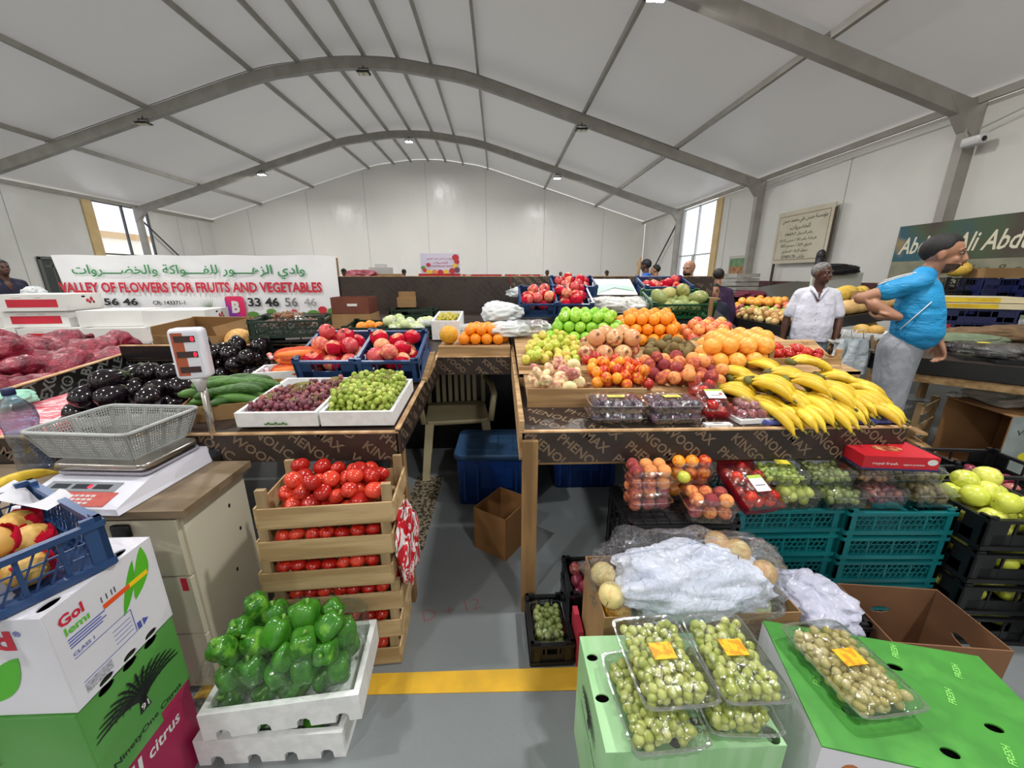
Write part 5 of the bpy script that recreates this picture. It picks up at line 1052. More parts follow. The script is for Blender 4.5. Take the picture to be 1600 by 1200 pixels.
# ============================================================ DESK, SCALE AND BASKET
lam = mat('cream_laminate', 'cfc8b4', 'c4bca6', scale=2, rough=.5)
ds = thing('desk', 'cream laminate desk cabinet with a worn wooden top, under the scale', 'desk', (-1.6, 1.27, 0))
b = MB(); b.box(-2.25, -1.02, 1.1, 1.40, 0.0, .722); b.build('cabinet_body', lam, ds)
b = MB(); b.box(-2.28, -.985, 1.07, 1.408, .724, .75); b.build('desk_top', mat('worn_wood_top', '82705a', '64553f', '74634c', scale=2.5, stretch=(1, 5, 5), rough=.55, detail=6), ds)
for k, (z0, z1) in enumerate(((.5, .71), (.26, .49), (.02, .25))):
    for x0, x1 in ((-1.62, -1.025), (-2.24, -1.63)): b = MB(); b.rbox(x0, x1, 1.082, 1.1, z0, z1, .004, 0, None, 1, 1, False); b.build('drawer', lam, ds)
b = MB(); b.rbox(-1.22, -1.16, 1.065, 1.082, .66, .70, .01); b.build('drawer_handle', black_ink, ds)
b = MB(); b.box(-1.06, -1.04, 1.0805, 1.0815, .44, .49); b.build('red_mark', red_ink, ds)
for (y, z) in ((1.3, .62), (1.33, .5), (1.27, .36)): b = MB(); b.plate(oval(0, 0, .006, .009, 8), [], .0005, 0, basis((-1.0195, y, z), (0, 1, 0), (0, 0, 1))); b.build('screw_hole', inside_shade, ds)
wp = mat('scale_plastic', 'dfe0ea', 'd8d9e4', scale=4, rough=.3); stl = mat('stainless', 'b9b4ac', 'a09b94', scale=6, rough=.22, metal=.9)
sc = thing('weighing_scale', 'white electronic weighing scale with a steel plate and red keypad', 'scale', (-1.32, 1.25, .752), -.07)
b = MB(); b.add([(-.18, -.19, 0), (.18, -.19, 0), (.18, .19, 0), (-.18, .19, 0), (-.17, -.185, .018), (.17, -.185, .018), (.165, .185, .06), (-.165, .185, .06), (-.165, -.06, .055), (.165, -.06, .055)],
    [(3, 2, 1, 0), (0, 1, 5, 4), (2, 3, 7, 6), (4, 5, 9, 8), (8, 9, 6, 7), (1, 2, 6, 9, 5), (3, 0, 4, 8, 7)]); b.build('scale_body', wp, sc, True)
M = Matrix.Translation((0, -.122, .0372)) @ Matrix.Rotation(math.atan2(.037, .125), 4, 'X')
b = MB(); b.box(-.155, .12, -.058, -.002, 0, .002, 0, M); k_ = b.build('keypad', mat('keypad_red', 'b8504a', 'c25c52', scale=30, rough=.4), sc, True)
b = MB(); b.box(-.14, .1, .0, .04, 0, .002, 0, M); b.build('front_display', mat('display_grey', '8a8f94', rough=.25), sc, True)
b = MB()
for i in range(10):
    for j in range(3): b.box(-.115+.018*i, -.102+.018*i, -.05+.014*j, -.042+.014*j, .002, .003, 0, M)
b.build('keys', mat('key_grey', 'c9c0c0', rough=.5), k_, True)
b = MB()
for i in range(3): b.box(-.12+.07*i, -.065+.07*i, .01, .03, .002, .0025, 0, M)
b.build('dark_screens', mat('screen_dark', '30343a', rough=.2), sc, True)
b = MB(); b.box(.0, .012, .014, .026, .0027, .003, 0, M); b.build('red_digit', glow('led_red', 'ff1830', 3), sc, True)
b = MB(); b.rbox(-.16, .155, -.06, .165, .062, .072, .02); b.build('plate_support', mat('support_grey', 'a8a4b0', rough=.4), sc, True)
b = MB(); b.rbox(-.165, .165, -.07, .16, .085, .104, .03, top=.98); b.build('steel_plate', stl, sc, True)
pt = ay(312, 592, 1.44); b = MB(); b.tube([(-1.13, 1.44, .76), (-1.13, 1.44, pt.z+.01)], .0125, 12); b.build('pole', stl, sc); b = MB(); b.rbox(-1.155, -1.105, 1.42, 1.46, .752, .80, .012); b.build('pole_clamp', black_ink, sc)
h0, h1, hl, hr = ay(300, 590, 1.42), ay(300, 512, 1.42), ay(277, 560, 1.42), ay(332, 560, 1.42)
hx, hz = (hl.x+hr.x)/2, (h0.z+h1.z)/2; W_, H_ = (hr.x-hl.x)*.8, h1.z-h0.z
hd = Matrix.Translation((-1.135, 1.43, hz)) @ Matrix.Rotation(.35, 4, 'Z') @ Matrix.Rotation(PI/2, 4, 'X')
b = MB(); b.rbox(-W_/2, W_/2, -H_/2, H_/2, -.025, .025, .015, 0, hd); dh = b.build('display_head', wp, sc)
b = MB(); b.lathe([(.03, 0), (.02, -.02), (.014, -.05)], 12, 0, Matrix.Translation((-1.132, 1.435, hz-H_/2))); b.build('head_neck', mat('milky_plastic', 'c9c9c9', rough=.3), dh)
b = MB(); b.box(-W_*.4, W_*.36, -H_*.42, H_*.42, .0255, .0265, 0, hd); b.build('face_plate', mat('face_white', 'd5d5dd', rough=.3), dh)
b = MB(); b.box(-W_*.4, -W_*.05, -H_*.42, H_*.42, .0266, .0268, 0, hd); b.build('face_band', mat('rust_band', 'a85436', rough=.4), dh)
for k in range(3):
    y_ = H_*(.3-.3*k); b = MB(); b.box(-W_*.32, W_*.3, y_-H_*.06, y_+H_*.06, .027, .028, 0, hd); b.build('screen', mat('screen_brown', '3c2a28', rough=.2), dh)
    if k < 2: write('0', hd @ Matrix.Translation((0, 0, .0285)), W_*.17, y_-H_*.045, W_*.27, y_+H_*.045, glow('led_red', 'ff1830', 3), dh, 'red_digit', .03)
# basket
gp = mat('grey_plastic', 'a3a6a4', '989b99', scale=4, rough=.45)
bk = thing('plastic_basket', 'grey perforated plastic basket sitting on the scale plate', 'basket', (-1.37, 1.335, .858), -.1)
def perforated(P, nu, nv, th=.003, solid=.012):
    """quad panel (4 corners, bottom l,r then top r,l) as a lattice of thin bars"""
    a, b_, c, d = [Vector(p) for p in P]; nrm = (b_-a).cross(d-a).normalized()*th/2; q = MB()
    def bar(p0, p1, w_):
        dr = (p1-p0).normalized(); sd = dr.cross(nrm).normalized()*w_/2
        q.hexa([p0-sd-nrm, p1-sd-nrm, p1+sd-nrm, p0+sd-nrm, p0-sd+nrm, p1-sd+nrm, p1+sd+nrm, p0+sd+nrm])
    L_ = lambda u, v: (a*(1-u)+b_*u)*(1-v)+(d*(1-u)+c*u)*v
    for i in range(nu+1): bar(L_(i/nu, 0), L_(i/nu, 1), .009 if i % 7 == 0 else .0035)
    for j in range(nv+1): bar(L_(0, j/nv), L_(1, j/nv), .009 if j in (0, nv) else .0035)
    return q
bw_, bd_, tw, td, hh = .15, .105, .18, .135, .1
C0 = [(-bw_, -bd_, 0), (bw_, -bd_, 0), (bw_, bd_, 0), (-bw_, bd_, 0)]; C1 = [(-tw, -td, hh), (tw, -td, hh), (tw, td, hh), (-tw, td, hh)]
for i in range(4):
    j = (i+1) % 4; perforated([C0[i], C0[j], C1[j], C1[i]], 35 if i % 2 == 0 else 28, 10).build('side_panel', gp, bk, True)
perforated([C0[0], C0[1], C0[2], C0[3]], 28, 20).build('base_panel', gp, bk, True)
b = MB(); pts = []
for cx_, cy_, a0 in ((tw-.02, -td+.02, -PI/2), (tw-.02, td-.02, 0), (-tw+.02, td-.02, PI/2), (-tw+.02, -td+.02, PI)):
    for k in range(4): t_ = a0+k*PI/6; pts.append((cx_+.027*math.cos(t_), cy_+.027*math.sin(t_), hh))
pts.append(pts[0]); b.tube(pts, .0065, 8, cap=False); b.build('rim', gp, bk, True)
# bottle and banana
t = thing('water_bottle', 'clear plastic water bottle with a dark blue cap on the desk', 'bottle', (-1.74, 1.36, .752))
bt = film('bottle_plastic', 'c4d2e8', .14, .06, .3, 20); b = MB()
b.lathe([(.036, 0), (.043, .01), (.044, .08), (.039, .1), (.044, .12), (.044, .17), (.05, .2), (.046, .24), (.016, .285), (.014, .3)], 24); b.build('bottle_body', bt, t, True)
b = MB(); b.lathe([(.017, .292), (.017, .314), (.015, .317)], 20); b.build('cap', mat('navy_cap', '232c54', rough=.4), t, True)
q_ = bpy.data.objects.new('banana', MESH['banana']); COL.objects.link(q_); q_.location = (-1.60, 1.2, .78); q_.scale = (.17, .17, .17); q_.rotation_euler = (-PI/2, .3, -.55); tag(q_, 'single banana lying on the desk beside the scale', 'banana')
# ============================================================ CARTONS AT THE FRONT LEFT
wcard = mat('white_carton', 'd9d8e0', 'd2d1d9', scale=3, rough=.5); gcard = mat('green_carton', '5f9a50', '8ab880', '4c8e3e', scale=2.2, rough=.5, pos=(.3, .7)); mint = mat('mint_carton', '8fbf88', 'a2cb9c', scale=2.5, rough=.55, stretch=(10, 1, 1)); magenta = mat('magenta_carton', 'a81c50', '98184a', scale=3, rough=.5)
leafg = mat('leaf_green', '58b82a', '4aa824', scale=3, rough=.45)
def carton(label, x0, x1, y0, y1, z0, z1, m, holes_top=(), holes_r=(), holes_f=(), name='fruit_carton', rz=0, group=None, topm=None, pivot=None):
    t = thing(name, label, 'carton', ((x0+x1)/2, (y0+y1)/2, z0), rz, group); w, d, h = (x1-x0)/2, (y1-y0)/2, z1-z0
    b = MB(); th = .004
    b.plate(rect(-w, -d, w, d), [oval(*q) for q in holes_top], th, 0, Matrix.Translation((0, 0, h))); tp = b.build('top_panel', topm or m, t, True)
    b = MB(); b.plate(rect(-w, 0, w, h-th), [oval(*q) for q in holes_f], th, 0, basis((0, -d, 0), (1, 0, 0), (0, 0, 1))); b.plate(rect(-w, 0, w, h-th), [], th, 0, basis((0, d, 0), (-1, 0, 0), (0, 0, 1)))
    e_ = d-th-.0003; b.plate(rect(-e_, 0, e_, h-th), [oval(*q) for q in holes_r], th, 0, basis((w, 0, 0), (0, 1, 0), (0, 0, 1))); b.plate(rect(-e_, 0, e_, h-th), [oval(*q) for q in holes_r], th, 0, basis((-w, 0, 0), (0, -1, 0), (0, 0, 1)))
    b.build('side_panels', m, t, True); b = MB(); b.box(-w+.006, w-.006, -d+.006, d-.006, .002, .01); b.box(-w+.02, w-.02, -d+.02, d-.02, .012, h-.03); b.build('dark_filler', inside_shade, t, True)  # near-black filler block stands in for the shade seen through the holes
    F_ = basis((0, -d-.0012, 0), (1, 0, 0), (0, 0, 1)); R_ = basis((w+.0012, 0, 0), (0, 1, 0), (0, 0, 1))
    return t, F_, R_, w, d, h
def shape(P, M, m, parent, name, dz=0): b = MB(); b.plate(P, [], .0006, 0, M @ Matrix.Translation((0, 0, dz))); return b.build(name, m, parent, True)
def leaf(M, x, y, L_, wd, ang, bend, m, parent, name='leaf_print'):
    P = []; n = 12
    for i in range(n+1): t_ = i/n; P.append((L_*t_, wd*math.sin(PI*t_)**.8+bend*math.sin(PI*t_)))
    for i in range(n-1, 0, -1): t_ = i/n; P.append((L_*t_, -wd*math.sin(PI*t_)**.8*.6+bend*math.sin(PI*t_)))
    c, s_ = math.cos(ang), math.sin(ang); return shape([(x+px*c-py*s_, y+px*s_+py*c) for px, py in P], M, m, parent, name)
def tree_logo(M, cx, cy, S_, parent):
    """dark citrus-tree emblem: curved crossing strokes fanned over a short trunk"""
    q = MB(); k = 0
    def stroke(pts, w0, w1, k):
        n = len(pts); P = []; Q = []
        for j, (x, y) in enumerate(pts):
            x0, y0 = pts[max(j-1, 0)]; x1, y1 = pts[min(j+1, n-1)]; l_ = math.hypot(x1-x0, y1-y0); t_ = j/(n-1); h_ = (w0+(w1-w0)*t_)*math.sin(PI*min(.97, .25+.72*t_))**.5
            P.append((x-(y1-y0)/l_*h_, y+(x1-x0)/l_*h_, .0002*k+.0004)); Q.append((x+(y1-y0)/l_*h_, y-(x1-x0)/l_*h_, .0002*k+.0004))
        q.add(P+Q, [(n+j, n+j+1, j+1, j) for j in range(n-1)], 0, False, M)
    for i in range(15):
        bb_ = -1.5+3.0*i/14; ex_, ey_ = S_*1.15*math.sin(bb_), S_*(.18+.72*math.cos(bb_)); c1, c2 = ex_*.35, ey_*.45+S_*.32
        pts = [(cx+2*t_*(1-t_)*c1+t_*t_*ex_, cy+2*t_*(1-t_)*c2+t_*t_*ey_) for t_ in [v/10 for v in range(11)]]
        stroke(pts, S_*.012, S_*.05, k); k += 1
    for i in range(4):
        r0 = .35+.16*i; stroke([(cx+S_*1.1*r0*math.sin(v), cy+S_*(.1+.78*r0*math.cos(v))) for v in [-1.3+.2*j for j in range(14)]], S_*.016, S_*.016, k); k += 1
    q.plate([(cx-S_*.16, cy-S_*.3), (cx+S_*.16, cy-S_*.3), (cx+S_*.1, cy+.02*S_), (cx+S_*.17, cy+S_*.22), (cx-S_*.17, cy+S_*.22), (cx-S_*.1, cy+S_*.02)], [], .0004, 0, M @ Matrix.Translation((0, 0, .0001)))
    o = q.build('tree_logo', black_ink, parent, True); write('91', M @ Matrix.Translation((0, 0, .0016)), cx-S_*.11, cy-S_*.24, cx+S_*.1, cy-S_*.06, white_ink, o, 'logo_number', .02, local=True); return o
HF = [(-.11, .262, .02, .012)]
# magenta, green, white stack
t, F_, R_, w, d, h = carton('magenta citrus carton on the floor, lowest of the stack beside the desk', -1.35, -.945, .64, .9, 0, .258, magenta)
write('citrus', R_, -.02, .2, .08, .235, white_ink, t, 'lettering', .02, .15, local=True); write('F1', R_, -.09, .19, -.035, .245, white_ink, t, 'lettering', .04, .15, local=True)
t, F_, R_, w, d, h = carton('green citrus carton with a black tree emblem, middle of the stack beside the desk', -1.36, -.94, .645, .905, .262, .52, gcard, (), [(-.06, .245, .02, .012), (.0, .245, .02, .012), (.06, .245, .02, .012)])
tree_logo(R_, .0, .12, .1, t); write('NinetyOne Citrus', R_, -.1, .03, .1, .052, black_ink, t, 'lettering', .012, 0, local=True); tree_logo(F_, -.1, .1, .1, t); write('NinetyOne Citrus', F_, -.19, .03, -.01, .05, black_ink, t, 'lettering', .012, 0, local=True)
shape(rect(.03, .0, .125, .028), R_, magenta, t, 'magenta_corner')
t, F_, R_, w, d, h = carton('white lemon carton with green leaf print, topmost of the stack beside the desk', -1.36, -.935, .65, .905, .524, .782, wcard, [(.19, -.09, .012, .022), (.19, .06, .012, .022)], [(-.06, .008, .018, .010), (.0, .008, .018, .010), (.06, .008, .018, .010)])
write('Gol', R_, -.105, .205, -.055, .232, red_ink, t, 'lettering', .03, 0, local=True); write('lem\u0131', R_, -.1, .18, -.05, .2, leafg, t, 'lettering', .02, 0, local=True)
leaf(R_, .015, .115, .13, .014, 1.15, -.006, leafg, t); leaf(R_, .05, .13, .13, .024, 1.2, -.014, leafg, t)
for k, (x0, x1, m_) in enumerate(((-.02, .045, mat('orange_strip', 'e0501c', rough=.5)), (.045, .095, mat('yellow_strip', 'f0c41c', rough=.5)))): shape([(x0, .172+.0*x0), (x1, .172), (x1, .184), (x0, .184)], R_, m_, t, 'colour_strip', .0004)
for k in range(9): shape(rect(-.02+.004*k, .19, -.0185+.004*k, .205), R_, black_ink, t, 'barcode') if k in (0, 3, 6, 8) else None
for k in range(4): shape(rect(-.1, .168-.007*k, -.02-.01*(k % 2), .1705-.007*k), R_, blue_ink, t, 'small_text_line')
write('CLASS 1', R_, -.1, .125, -.055, .134, blue_ink, t, 'lettering', .01, 0, local=True)
q = MB()
for x0, y0, x1, y1 in ((-.1, .118, .03, .1192), (.03, .05, .0312, .119), (-.1, .05, .03, .0512), (-.02, .1, .025, .101), (-.02, .088, .025, .089), (-.02, .076, .025, .077), (-.02, .064, .025, .065)): q.plate(rect(x0, y0, x1, y1), [], .0006, 0, R_)
q.build('label_lines', blue_ink, t, True)
shape([(-.1, .02), (-.04, .02), (-.04, .045), (-.1, .045)], R_, mat('pale_print', 'b9b9c4', '8c8c98', scale=260, rough=.5), t, 'small_print')
shape(oval(.055, .06, .01, .012, 3), R_, blue_ink, t, 'recycle_mark'); shape(rect(.035, .05, .045, .07), R_, blue_ink, t, 'glass_mark')
write('gold', F_, -.01, .165, .145, .23, red_ink, t, 'lettering', .04, 0, local=True); leaf(F_, .0, .03, .19, .04, .75, -.02, leafg, t); leaf(F_, -.09, .02, .16, .025, .45, -.02, leafg, t)
write('\u00ae', F_, .15, .215, .165, .23, blue_ink, t, 'lettering', .01, 0, local=True)
leaf(Matrix.Translation((0, 0, h+.001)), .0, -.09, .22, .03, .8, -.01, leafg, t)
# crate of mangoes on it
c_ = (-1.165, .775, .786); cr_ = crate('blue lattice crate of yellow mangoes in red tissue, on the white lemon carton', c_, -.47, .4, .27, .12, blue_crate, 'lattice')
Mx = Matrix.Translation(c_) @ Matrix.Rotation(-.47, 4, 'Z'); W = []
for u, v, zz, kk in ((-.1, -.05, .05, 0), (.04, -.055, .052, 1), (.13, .02, .05, 2), (.0, .06, .05, 3), (-.12, .07, .05, 4), (.05, -.0, .1, 5), (.13, -.08, .05, 6)):
    p = Mx @ Vector((u, v, zz)); spawn('yellow_mango', p, .036, 'yellow mango in red tissue in the blue crate on the lemon carton', 'mangoes in the blue crate', (1.5, .3, .9+.3*(kk % 3)-.47)); W += [(p.x, p.y, p.z, .04), (p.x, p.y, p.z, .04)]
tissue('red tissue around the mangoes in the blue crate', W, .04)
b = MB(); b.grid(lambda u, v: (c_[0]-.02+.06*u-.01*v, c_[1]-.05+.07*v, .93+.02*math.sin(u*5+v*3)-.03*u), 6, 6); tag(b.build('paper_scrap', white_ink), 'torn white paper scrap on the mangoes', 'paper')
b = MB(); b.grid(lambda u, v: (c_[0]-.19+.25*u, c_[1]+.06+.06*v+.07*(1-u)+.02, .90+.03*math.sin(u*9)*v-.01*v+.02*u*0), 12, 6); tag(b.build('paper_sheet', mat('grey_paper', 'c6c6cc', rough=.7)), 'grey paper sheet lining the back of the mango crate', 'paper')
# ============================================================ TOMATO CRATES
pale = mat('pale_wood', 'c0a47a', 'a2855c', 'b2966c', scale=2, stretch=(1, 12, 12), rough=.75, bump=.2); pale_v = mat('pale_wood_upright', 'a8906a', '8c7554', scale=2, stretch=(12, 12, 1), rough=.8)
TX, TY, TR, TW, TD, TH = -.612, 1.272, .07, .44, .25, .125
names6 = ('lowest', 'second from the floor', 'third from the floor', 'fourth from the floor', 'fifth from the floor', 'topmost')
for k in range(6):
    sh = .01*((k*37) % 3-1); t = thing('wooden_crate', 'slatted wooden crate of tomatoes, %s of the tall stack beside the desk' % names6[k], 'crate', (TX+sh, TY+sh*.5, TH*k), TR+sh*.5, 'tomato crates'); w, d = TW/2, TD/2
    b = MB()
    for j in range(4): y0 = -d+j*TD/4+.004; b.box(-w, w, y0, y0+TD/4-.01, .0, .006)
    b.build('base_slats', pale, t, True)
    for s_ in (-1, 1): b = MB(); ya, yb = sorted((s_*d, s_*(d-.007))); b.box(-w, w, ya, yb, .008, .08); b.build('side_plank', pale, t, True)
    for s_ in (-1, 1): b = MB(); xa, xb = sorted((s_*(w+.007), s_*w)); b.box(xa, xb, -d, d, .008, .085); b.build('end_plank', pale, t, True)
    for sx in (-1, 1):
        for sy in (-1, 1): b = MB(); xa, xb = sorted((sx*(w-.002), sx*(w-.034))); ya, yb = sorted((sy*(d-.009), sy*(d-.026))); b.box(xa, xb, ya, yb, .004, .1245+(.02 if k == 5 else 0)); b.build('corner_post', pale_v, t, True)
    cc, ss = math.cos(TR), math.sin(TR)
    if k == 5: sp = heap([(-w+.03, -d+.012), (w-.03, -d+.012), (w-.03, d-.02), (-w+.03, d-.02)], 52, .031, lambda y: .012, .1, .25, 80, True, .9, .86)
    else: sp = [(-w+.062+.051*i+random.uniform(-.004, .004), -d+.04, .072+random.uniform(-.004, .012), .0275) for i in range(7)]+[(-w+.062+.051*i, -d+.036, .036, .0225) for i in range(7)]*0+[(w-.036, -d+.09+.052*j, .075, .025) for j in range(3)]
    for x, y, z, rr in sp: spawn('tomato', (TX+sh+x*cc-y*ss, TY+sh*.5+x*ss+y*cc, TH*k+z), rr, 'red tomato in the %s wooden crate of the tall stack' % names6[k].replace(' from the floor', ''), 'tomatoes in the wooden crates', (random.gauss(0, .5), random.gauss(0, .5), random.uniform(0, 6)))
lump('crumpled red and white printed plastic bag hanging on the side of the tomato crates', (-.357, 1.26, .47), (.03, .08, .14), mat('red_white_print', 'c21f2c', 'e6e0e2', scale=26, rough=.25, pos=(.48, .53), distort=2, stretch=(1, 1, .4)), 'plastic_bag', 'bag', 31, None, .25, 0, False)
# ============================================================ PEPPERS IN FOAM BOXES
tray('lower white foam box with notched edge, on the floor by the yellow line', (-.715, .99, .0), .02, .44, .27, .105, styro, 'foam_box', None, .018, 1, 0, 4, 'box')
for x in (-.78, -.68, -.6): spawn('bell_pepper', (x, .92, .085), .036, 'green bell pepper peeping out between the two foam boxes', 'peppers in the lower foam box', (PI/2, 0, x*5))
PZ = .135
tray('upper white foam box heaped with bagged green peppers', (-.675, .995, PZ-.01), .1, .45, .27, .1, styro, 'foam_box', None, .018, 1, 0, 4, 'box')
sp = heap([(-.885, .875), (-.47, .89), (-.485, 1.11), (-.885, 1.1)], 46, .042, lambda y: PZ+.012, .1, .05, 90, True, .95, .86)
for x, y, z, rr in sp: spawn('bell_pepper', (x, y, z), rr, 'glossy green bell pepper '+('at the front of the upper foam box' if y < .97 else 'at the back of the upper foam box' if y > 1.05 else 'in the middle of the upper foam box'), 'bagged peppers in the upper foam box', (random.gauss(.3, .5), random.gauss(0, .5), random.uniform(0, 6)))
pb = film('pepper_bag', 'f8fbf8', .03, .12, 1.0, 26, .0, 2, .04, .16)
for i, (x, y, z, sx, sy, lab) in enumerate(((-.83, .96, .285, .085, .1, 'clear bag of peppers at the desk end of the foam box, in front'), (-.72, .95, .29, .075, .085, 'clear bag of peppers at the front of the foam box, second'), (-.60, .955, .295, .085, .085, 'clear bag of peppers at the front of the foam box, near the yellow line'), (-.51, .97, .28, .05, .07, 'clear bag with a single pepper at the corner by the yellow line'), (-.8, 1.06, .3, .085, .07, 'clear bag of peppers at the back of the foam box, desk end'), (-.68, 1.06, .31, .085, .07, 'clear bag of peppers at the back middle of the foam box'), (-.55, 1.06, .31, .08, .07, 'clear bag of peppers at the back, under the tomato crates'))):
    lump(lab, (x, y, z-.035), (sx, sy, .1), pb, 'clear_bag', 'bag', 40+i, 'clear pepper bags', .1, .1, False)
# ============================================================ FRONT RIGHT: CITRUS CARTONS AND GRAPE PACKS
TH_ = [(-.19, .08, .016, .011), (-.19, -.03, .018, .011), (-.045, -.125, .018, .02), (.19, -.125, .018, .02)]
carton('pale green citrus carton on the floor, under the one with grape packs', .235, .66, .61, .905, 0, .19, mint, name='fruit_carton')
t, F_, R_, w, d, h = carton('pale green ribbed citrus carton with two grape pack stacks on it', .235, .66, .61, .905, .194, .4, mint, TH_)
Tp = Matrix.Translation((0, 0, h+.001)); write('NinetyOne Citrus', Tp, -.02, -.12, .085, -.105, black_ink, t, 'lettering', .012, 0, local=True); shape(rect(.01, -.1, .045, -.083), Tp, black_ink, t, 'logo_block'); write('91', Tp @ Matrix.Translation((0, 0, .001)), .018, -.098, .037, -.085, white_ink, t, 'logo_number', .02, 0, local=True)
L_ = basis((-w-.0012, 0, 0), (0, -1, 0), (0, 0, 1)); tree_logo(L_, -.0, .08, .07, t); write('NinetyOne Citrus', L_, -.08, .03, .08, .045, black_ink, t, 'lettering', .012, 0, local=True)
brg = mat('bright_green_carton', '3b8a2b', '479535', '357f27', scale=8, rough=.5, pos=(.35, .65))
carton('green topped carton on the floor under the one with a single grape pack', .738, 1.268, .507, .837, 0, .215, wcard, rz=-.25)
t, F_, R_, w, d, h = carton('bright green topped carton with a single grape pack on it', .738, 1.268, .507, .837, .219, .45, wcard, [(-.12, .03, .024, .012), (.02, .08, .018, .010), (.14, -.04, .018, .010), (-.16, -.07, .02, .012), (.0, -.12, .018, .011)], rz=-.25, topm=brg)
shape(oval(-.02, .07, .19, .13, 30), F_, mat('dark_red_print', '7a1c22', rough=.4), t, 'printed_oval'); shape(oval(-.02, .065, .18, .12, 30), F_, mat('fruit_collage', 'e8c23c', 'c03428', '7a9a3a', scale=18, rough=.4, pos=(.42, .58)), t, 'printed_picture', .0008)
for k, (x, y) in enumerate(((-.1, .12), (.05, .13), (.17, .1), (-.02, .0), (.1, .02), (-.16, .13), (.2, -.1), (.12, -.1), (-.2, .0))): write('FRESH', Matrix.Translation((x, y, h+.0012)) @ Matrix.Rotation(1.15, 4, 'Z'), -.02, -.007, .025, .007, mat('light_green_print', '7fd062', rough=.5), t, 'lettering', .02, 0, local=True)
shape(oval(-.2, .17, .02, .026, 12), F_, mat('tan_print', 'b06a3c', rough=.5), t, 'printed_dot')
gs = (.05, .036, gold_st, '', None)
def gpack(x, y, z, rz, lab, glab, st=True, col='green', w=.19, d=.245):
    grape_pack(x, y, z, rz, w, d, .062, col, lab, .0118, 230, (.058, .045, gold_st, '', None) if st else None, 0, glab, 1.1)
gm['green'] = [mat('pack_grape_a', 'acb450', '9aa444', scale=30, rough=.3, sub=.1), mat('pack_grape_b', 'bcc068', rough=.3)]; gm['pale'] = [mat('pale_grape_a', 'b4a660', 'a29450', scale=30, rough=.3), mat('pale_grape_b', 'bcae74', rough=.3)]
gpack(.37, .70, .403, .06, 'clear grape pack lying underneath, on the ribbed pale green carton, aisle side', 'green grapes in the lower pack, aisle side', False)
gpack(.567, .725, .403, -.05, 'clear grape pack lying underneath, on the ribbed pale green carton, box side', 'green grapes in the lower pack, bright carton side', False, w=.18)
gpack(.408, .745, .468, .05, 'clear grape pack with gold sticker on top, aisle side of the pale green carton', 'green grapes in the top pack, aisle side')
gpack(.592, .745, .472, .0, 'clear grape pack with gold sticker on top, beside the bright green carton', 'green grapes in the top pack, beside the bright green carton', w=.175)
gpack(.885, .725, .453, .08, 'clear grape pack with gold sticker alone on the bright green carton', 'pale grapes in the pack on the bright green carton', True, 'pale', .185, .25)
# carton with a big clear bag of wrapped pears
open_box('open brown carton with a big clear bag of wrapped pears bulging out', (.625, 1.065, 0), .0, .62, .27, .44, cardboard, holes=False)
bagc = film('big_clear_bag', 'f6f8fc', .07, .09, 1.0, 14, .02, 2.5, .06, .42)
for i in range(5):
    for j in range(2): spawn('guava' if i else 'yellow_melon', (.375+.115*i, 1.0+.12*j, .40), .05, 'pale yellow pear wrapped in white paper inside the big clear bag', 'pears in the big clear bag', cat='pear').name = 'pear'
for x, y, z in ((.82, 1.1, .53), (.87, 1.03, .5), (.77, 1.14, .535), (.35, .985, .47), (.345, 1.07, .475)): spawn('pale_apple', (x, y, z), .042, 'pale yellow pear showing through the big clear bag', 'pears in the big clear bag', cat='pear').name = 'pear'
b = MB(); b.box(.33, .92, .95, 1.18, .3, .34); tag(b.build('carton_liner', cardboard), 'brown card layer inside the pear carton', 'card')
lump('white tissue paper over the pears inside the big clear bag', (.63, 1.05, .46), (.24, .115, .085), mat('white_tissue', 'e4e8f2', 'd4dae8', scale=9, rough=.7, bump=.8, bscale=12, bdist=.03), 'tissue_paper', 'paper', 51, None, .16)
lump('big crinkled clear plastic bag bulging from the open carton', (.625, 1.05, .46), (.30, .14, .14), bagc, 'clear_bag', 'bag', 52, None, .13, 0, False)
# small black crates by the table post
cb_ = crate('small black crate on the floor by the table post', (.19, 1.25, 0), .02, .165, .24, .1, blk, 'open'); grape_pack(.19, 1.25, .03, .02, .145, .2, .085, 'olive', 'clear bag of dull green grapes in the small black crate', .0135, 90, None, 0, 'dull green and violet grapes in the small black crate')
crate_fill('black crate of plums behind the small black crate', 'red_plum', (.375, 1.37, .10), .0, .19, .22, .1, 0, 12, .03, 'red and violet plum in the black crate by the pear carton', 'plums in the black crate', blk)
crate('empty black crate on the floor under the plum crate', (.375, 1.37, 0), .0, .19, .22, .085, blk, 'open')
b = MB(); b.box(.285, .305, 1.12, 1.24, .0, .17); tag(b.build('red_card', mat('red_card', 'a8283c', rough=.6)), 'red card standing against the pear carton', 'card')
# black crate with white bags, brown carton
crate('black crate holding bluish white plastic bags, behind the bright green carton', (1.075, 1.06, .0), .0, .235, .24, .36, blk, 'open')
lump('bluish white plastic bags heaped in the black crate', (1.075, 1.05, .36), (.115, .12, .05), film('violet_white_bag', 'd4d6ea', .05, .3, .9, 12, .7), 'plastic_bag', 'bag', 55)
open_box('open brown carton at the end of the bright green carton', (1.39, .985, 0), -.12, .34, .24, .36, mat('reddish_cardboard', '7a563a', '664630', scale=3, rough=.8), holes=True)
b = MB(); b.lathe([(.01, 0), (.11, .0), (.12, .03), (.1, .035)], 10, 0, Matrix.Translation((.02, .70, 0)) @ Matrix.Scale(.7, 4, (0, 1, 0))); tag(b.build('plastic_saucer', mat('dark_teal_plastic', '2c4642', rough=.5)), 'dark green plastic lid lying on the floor', 'lid')
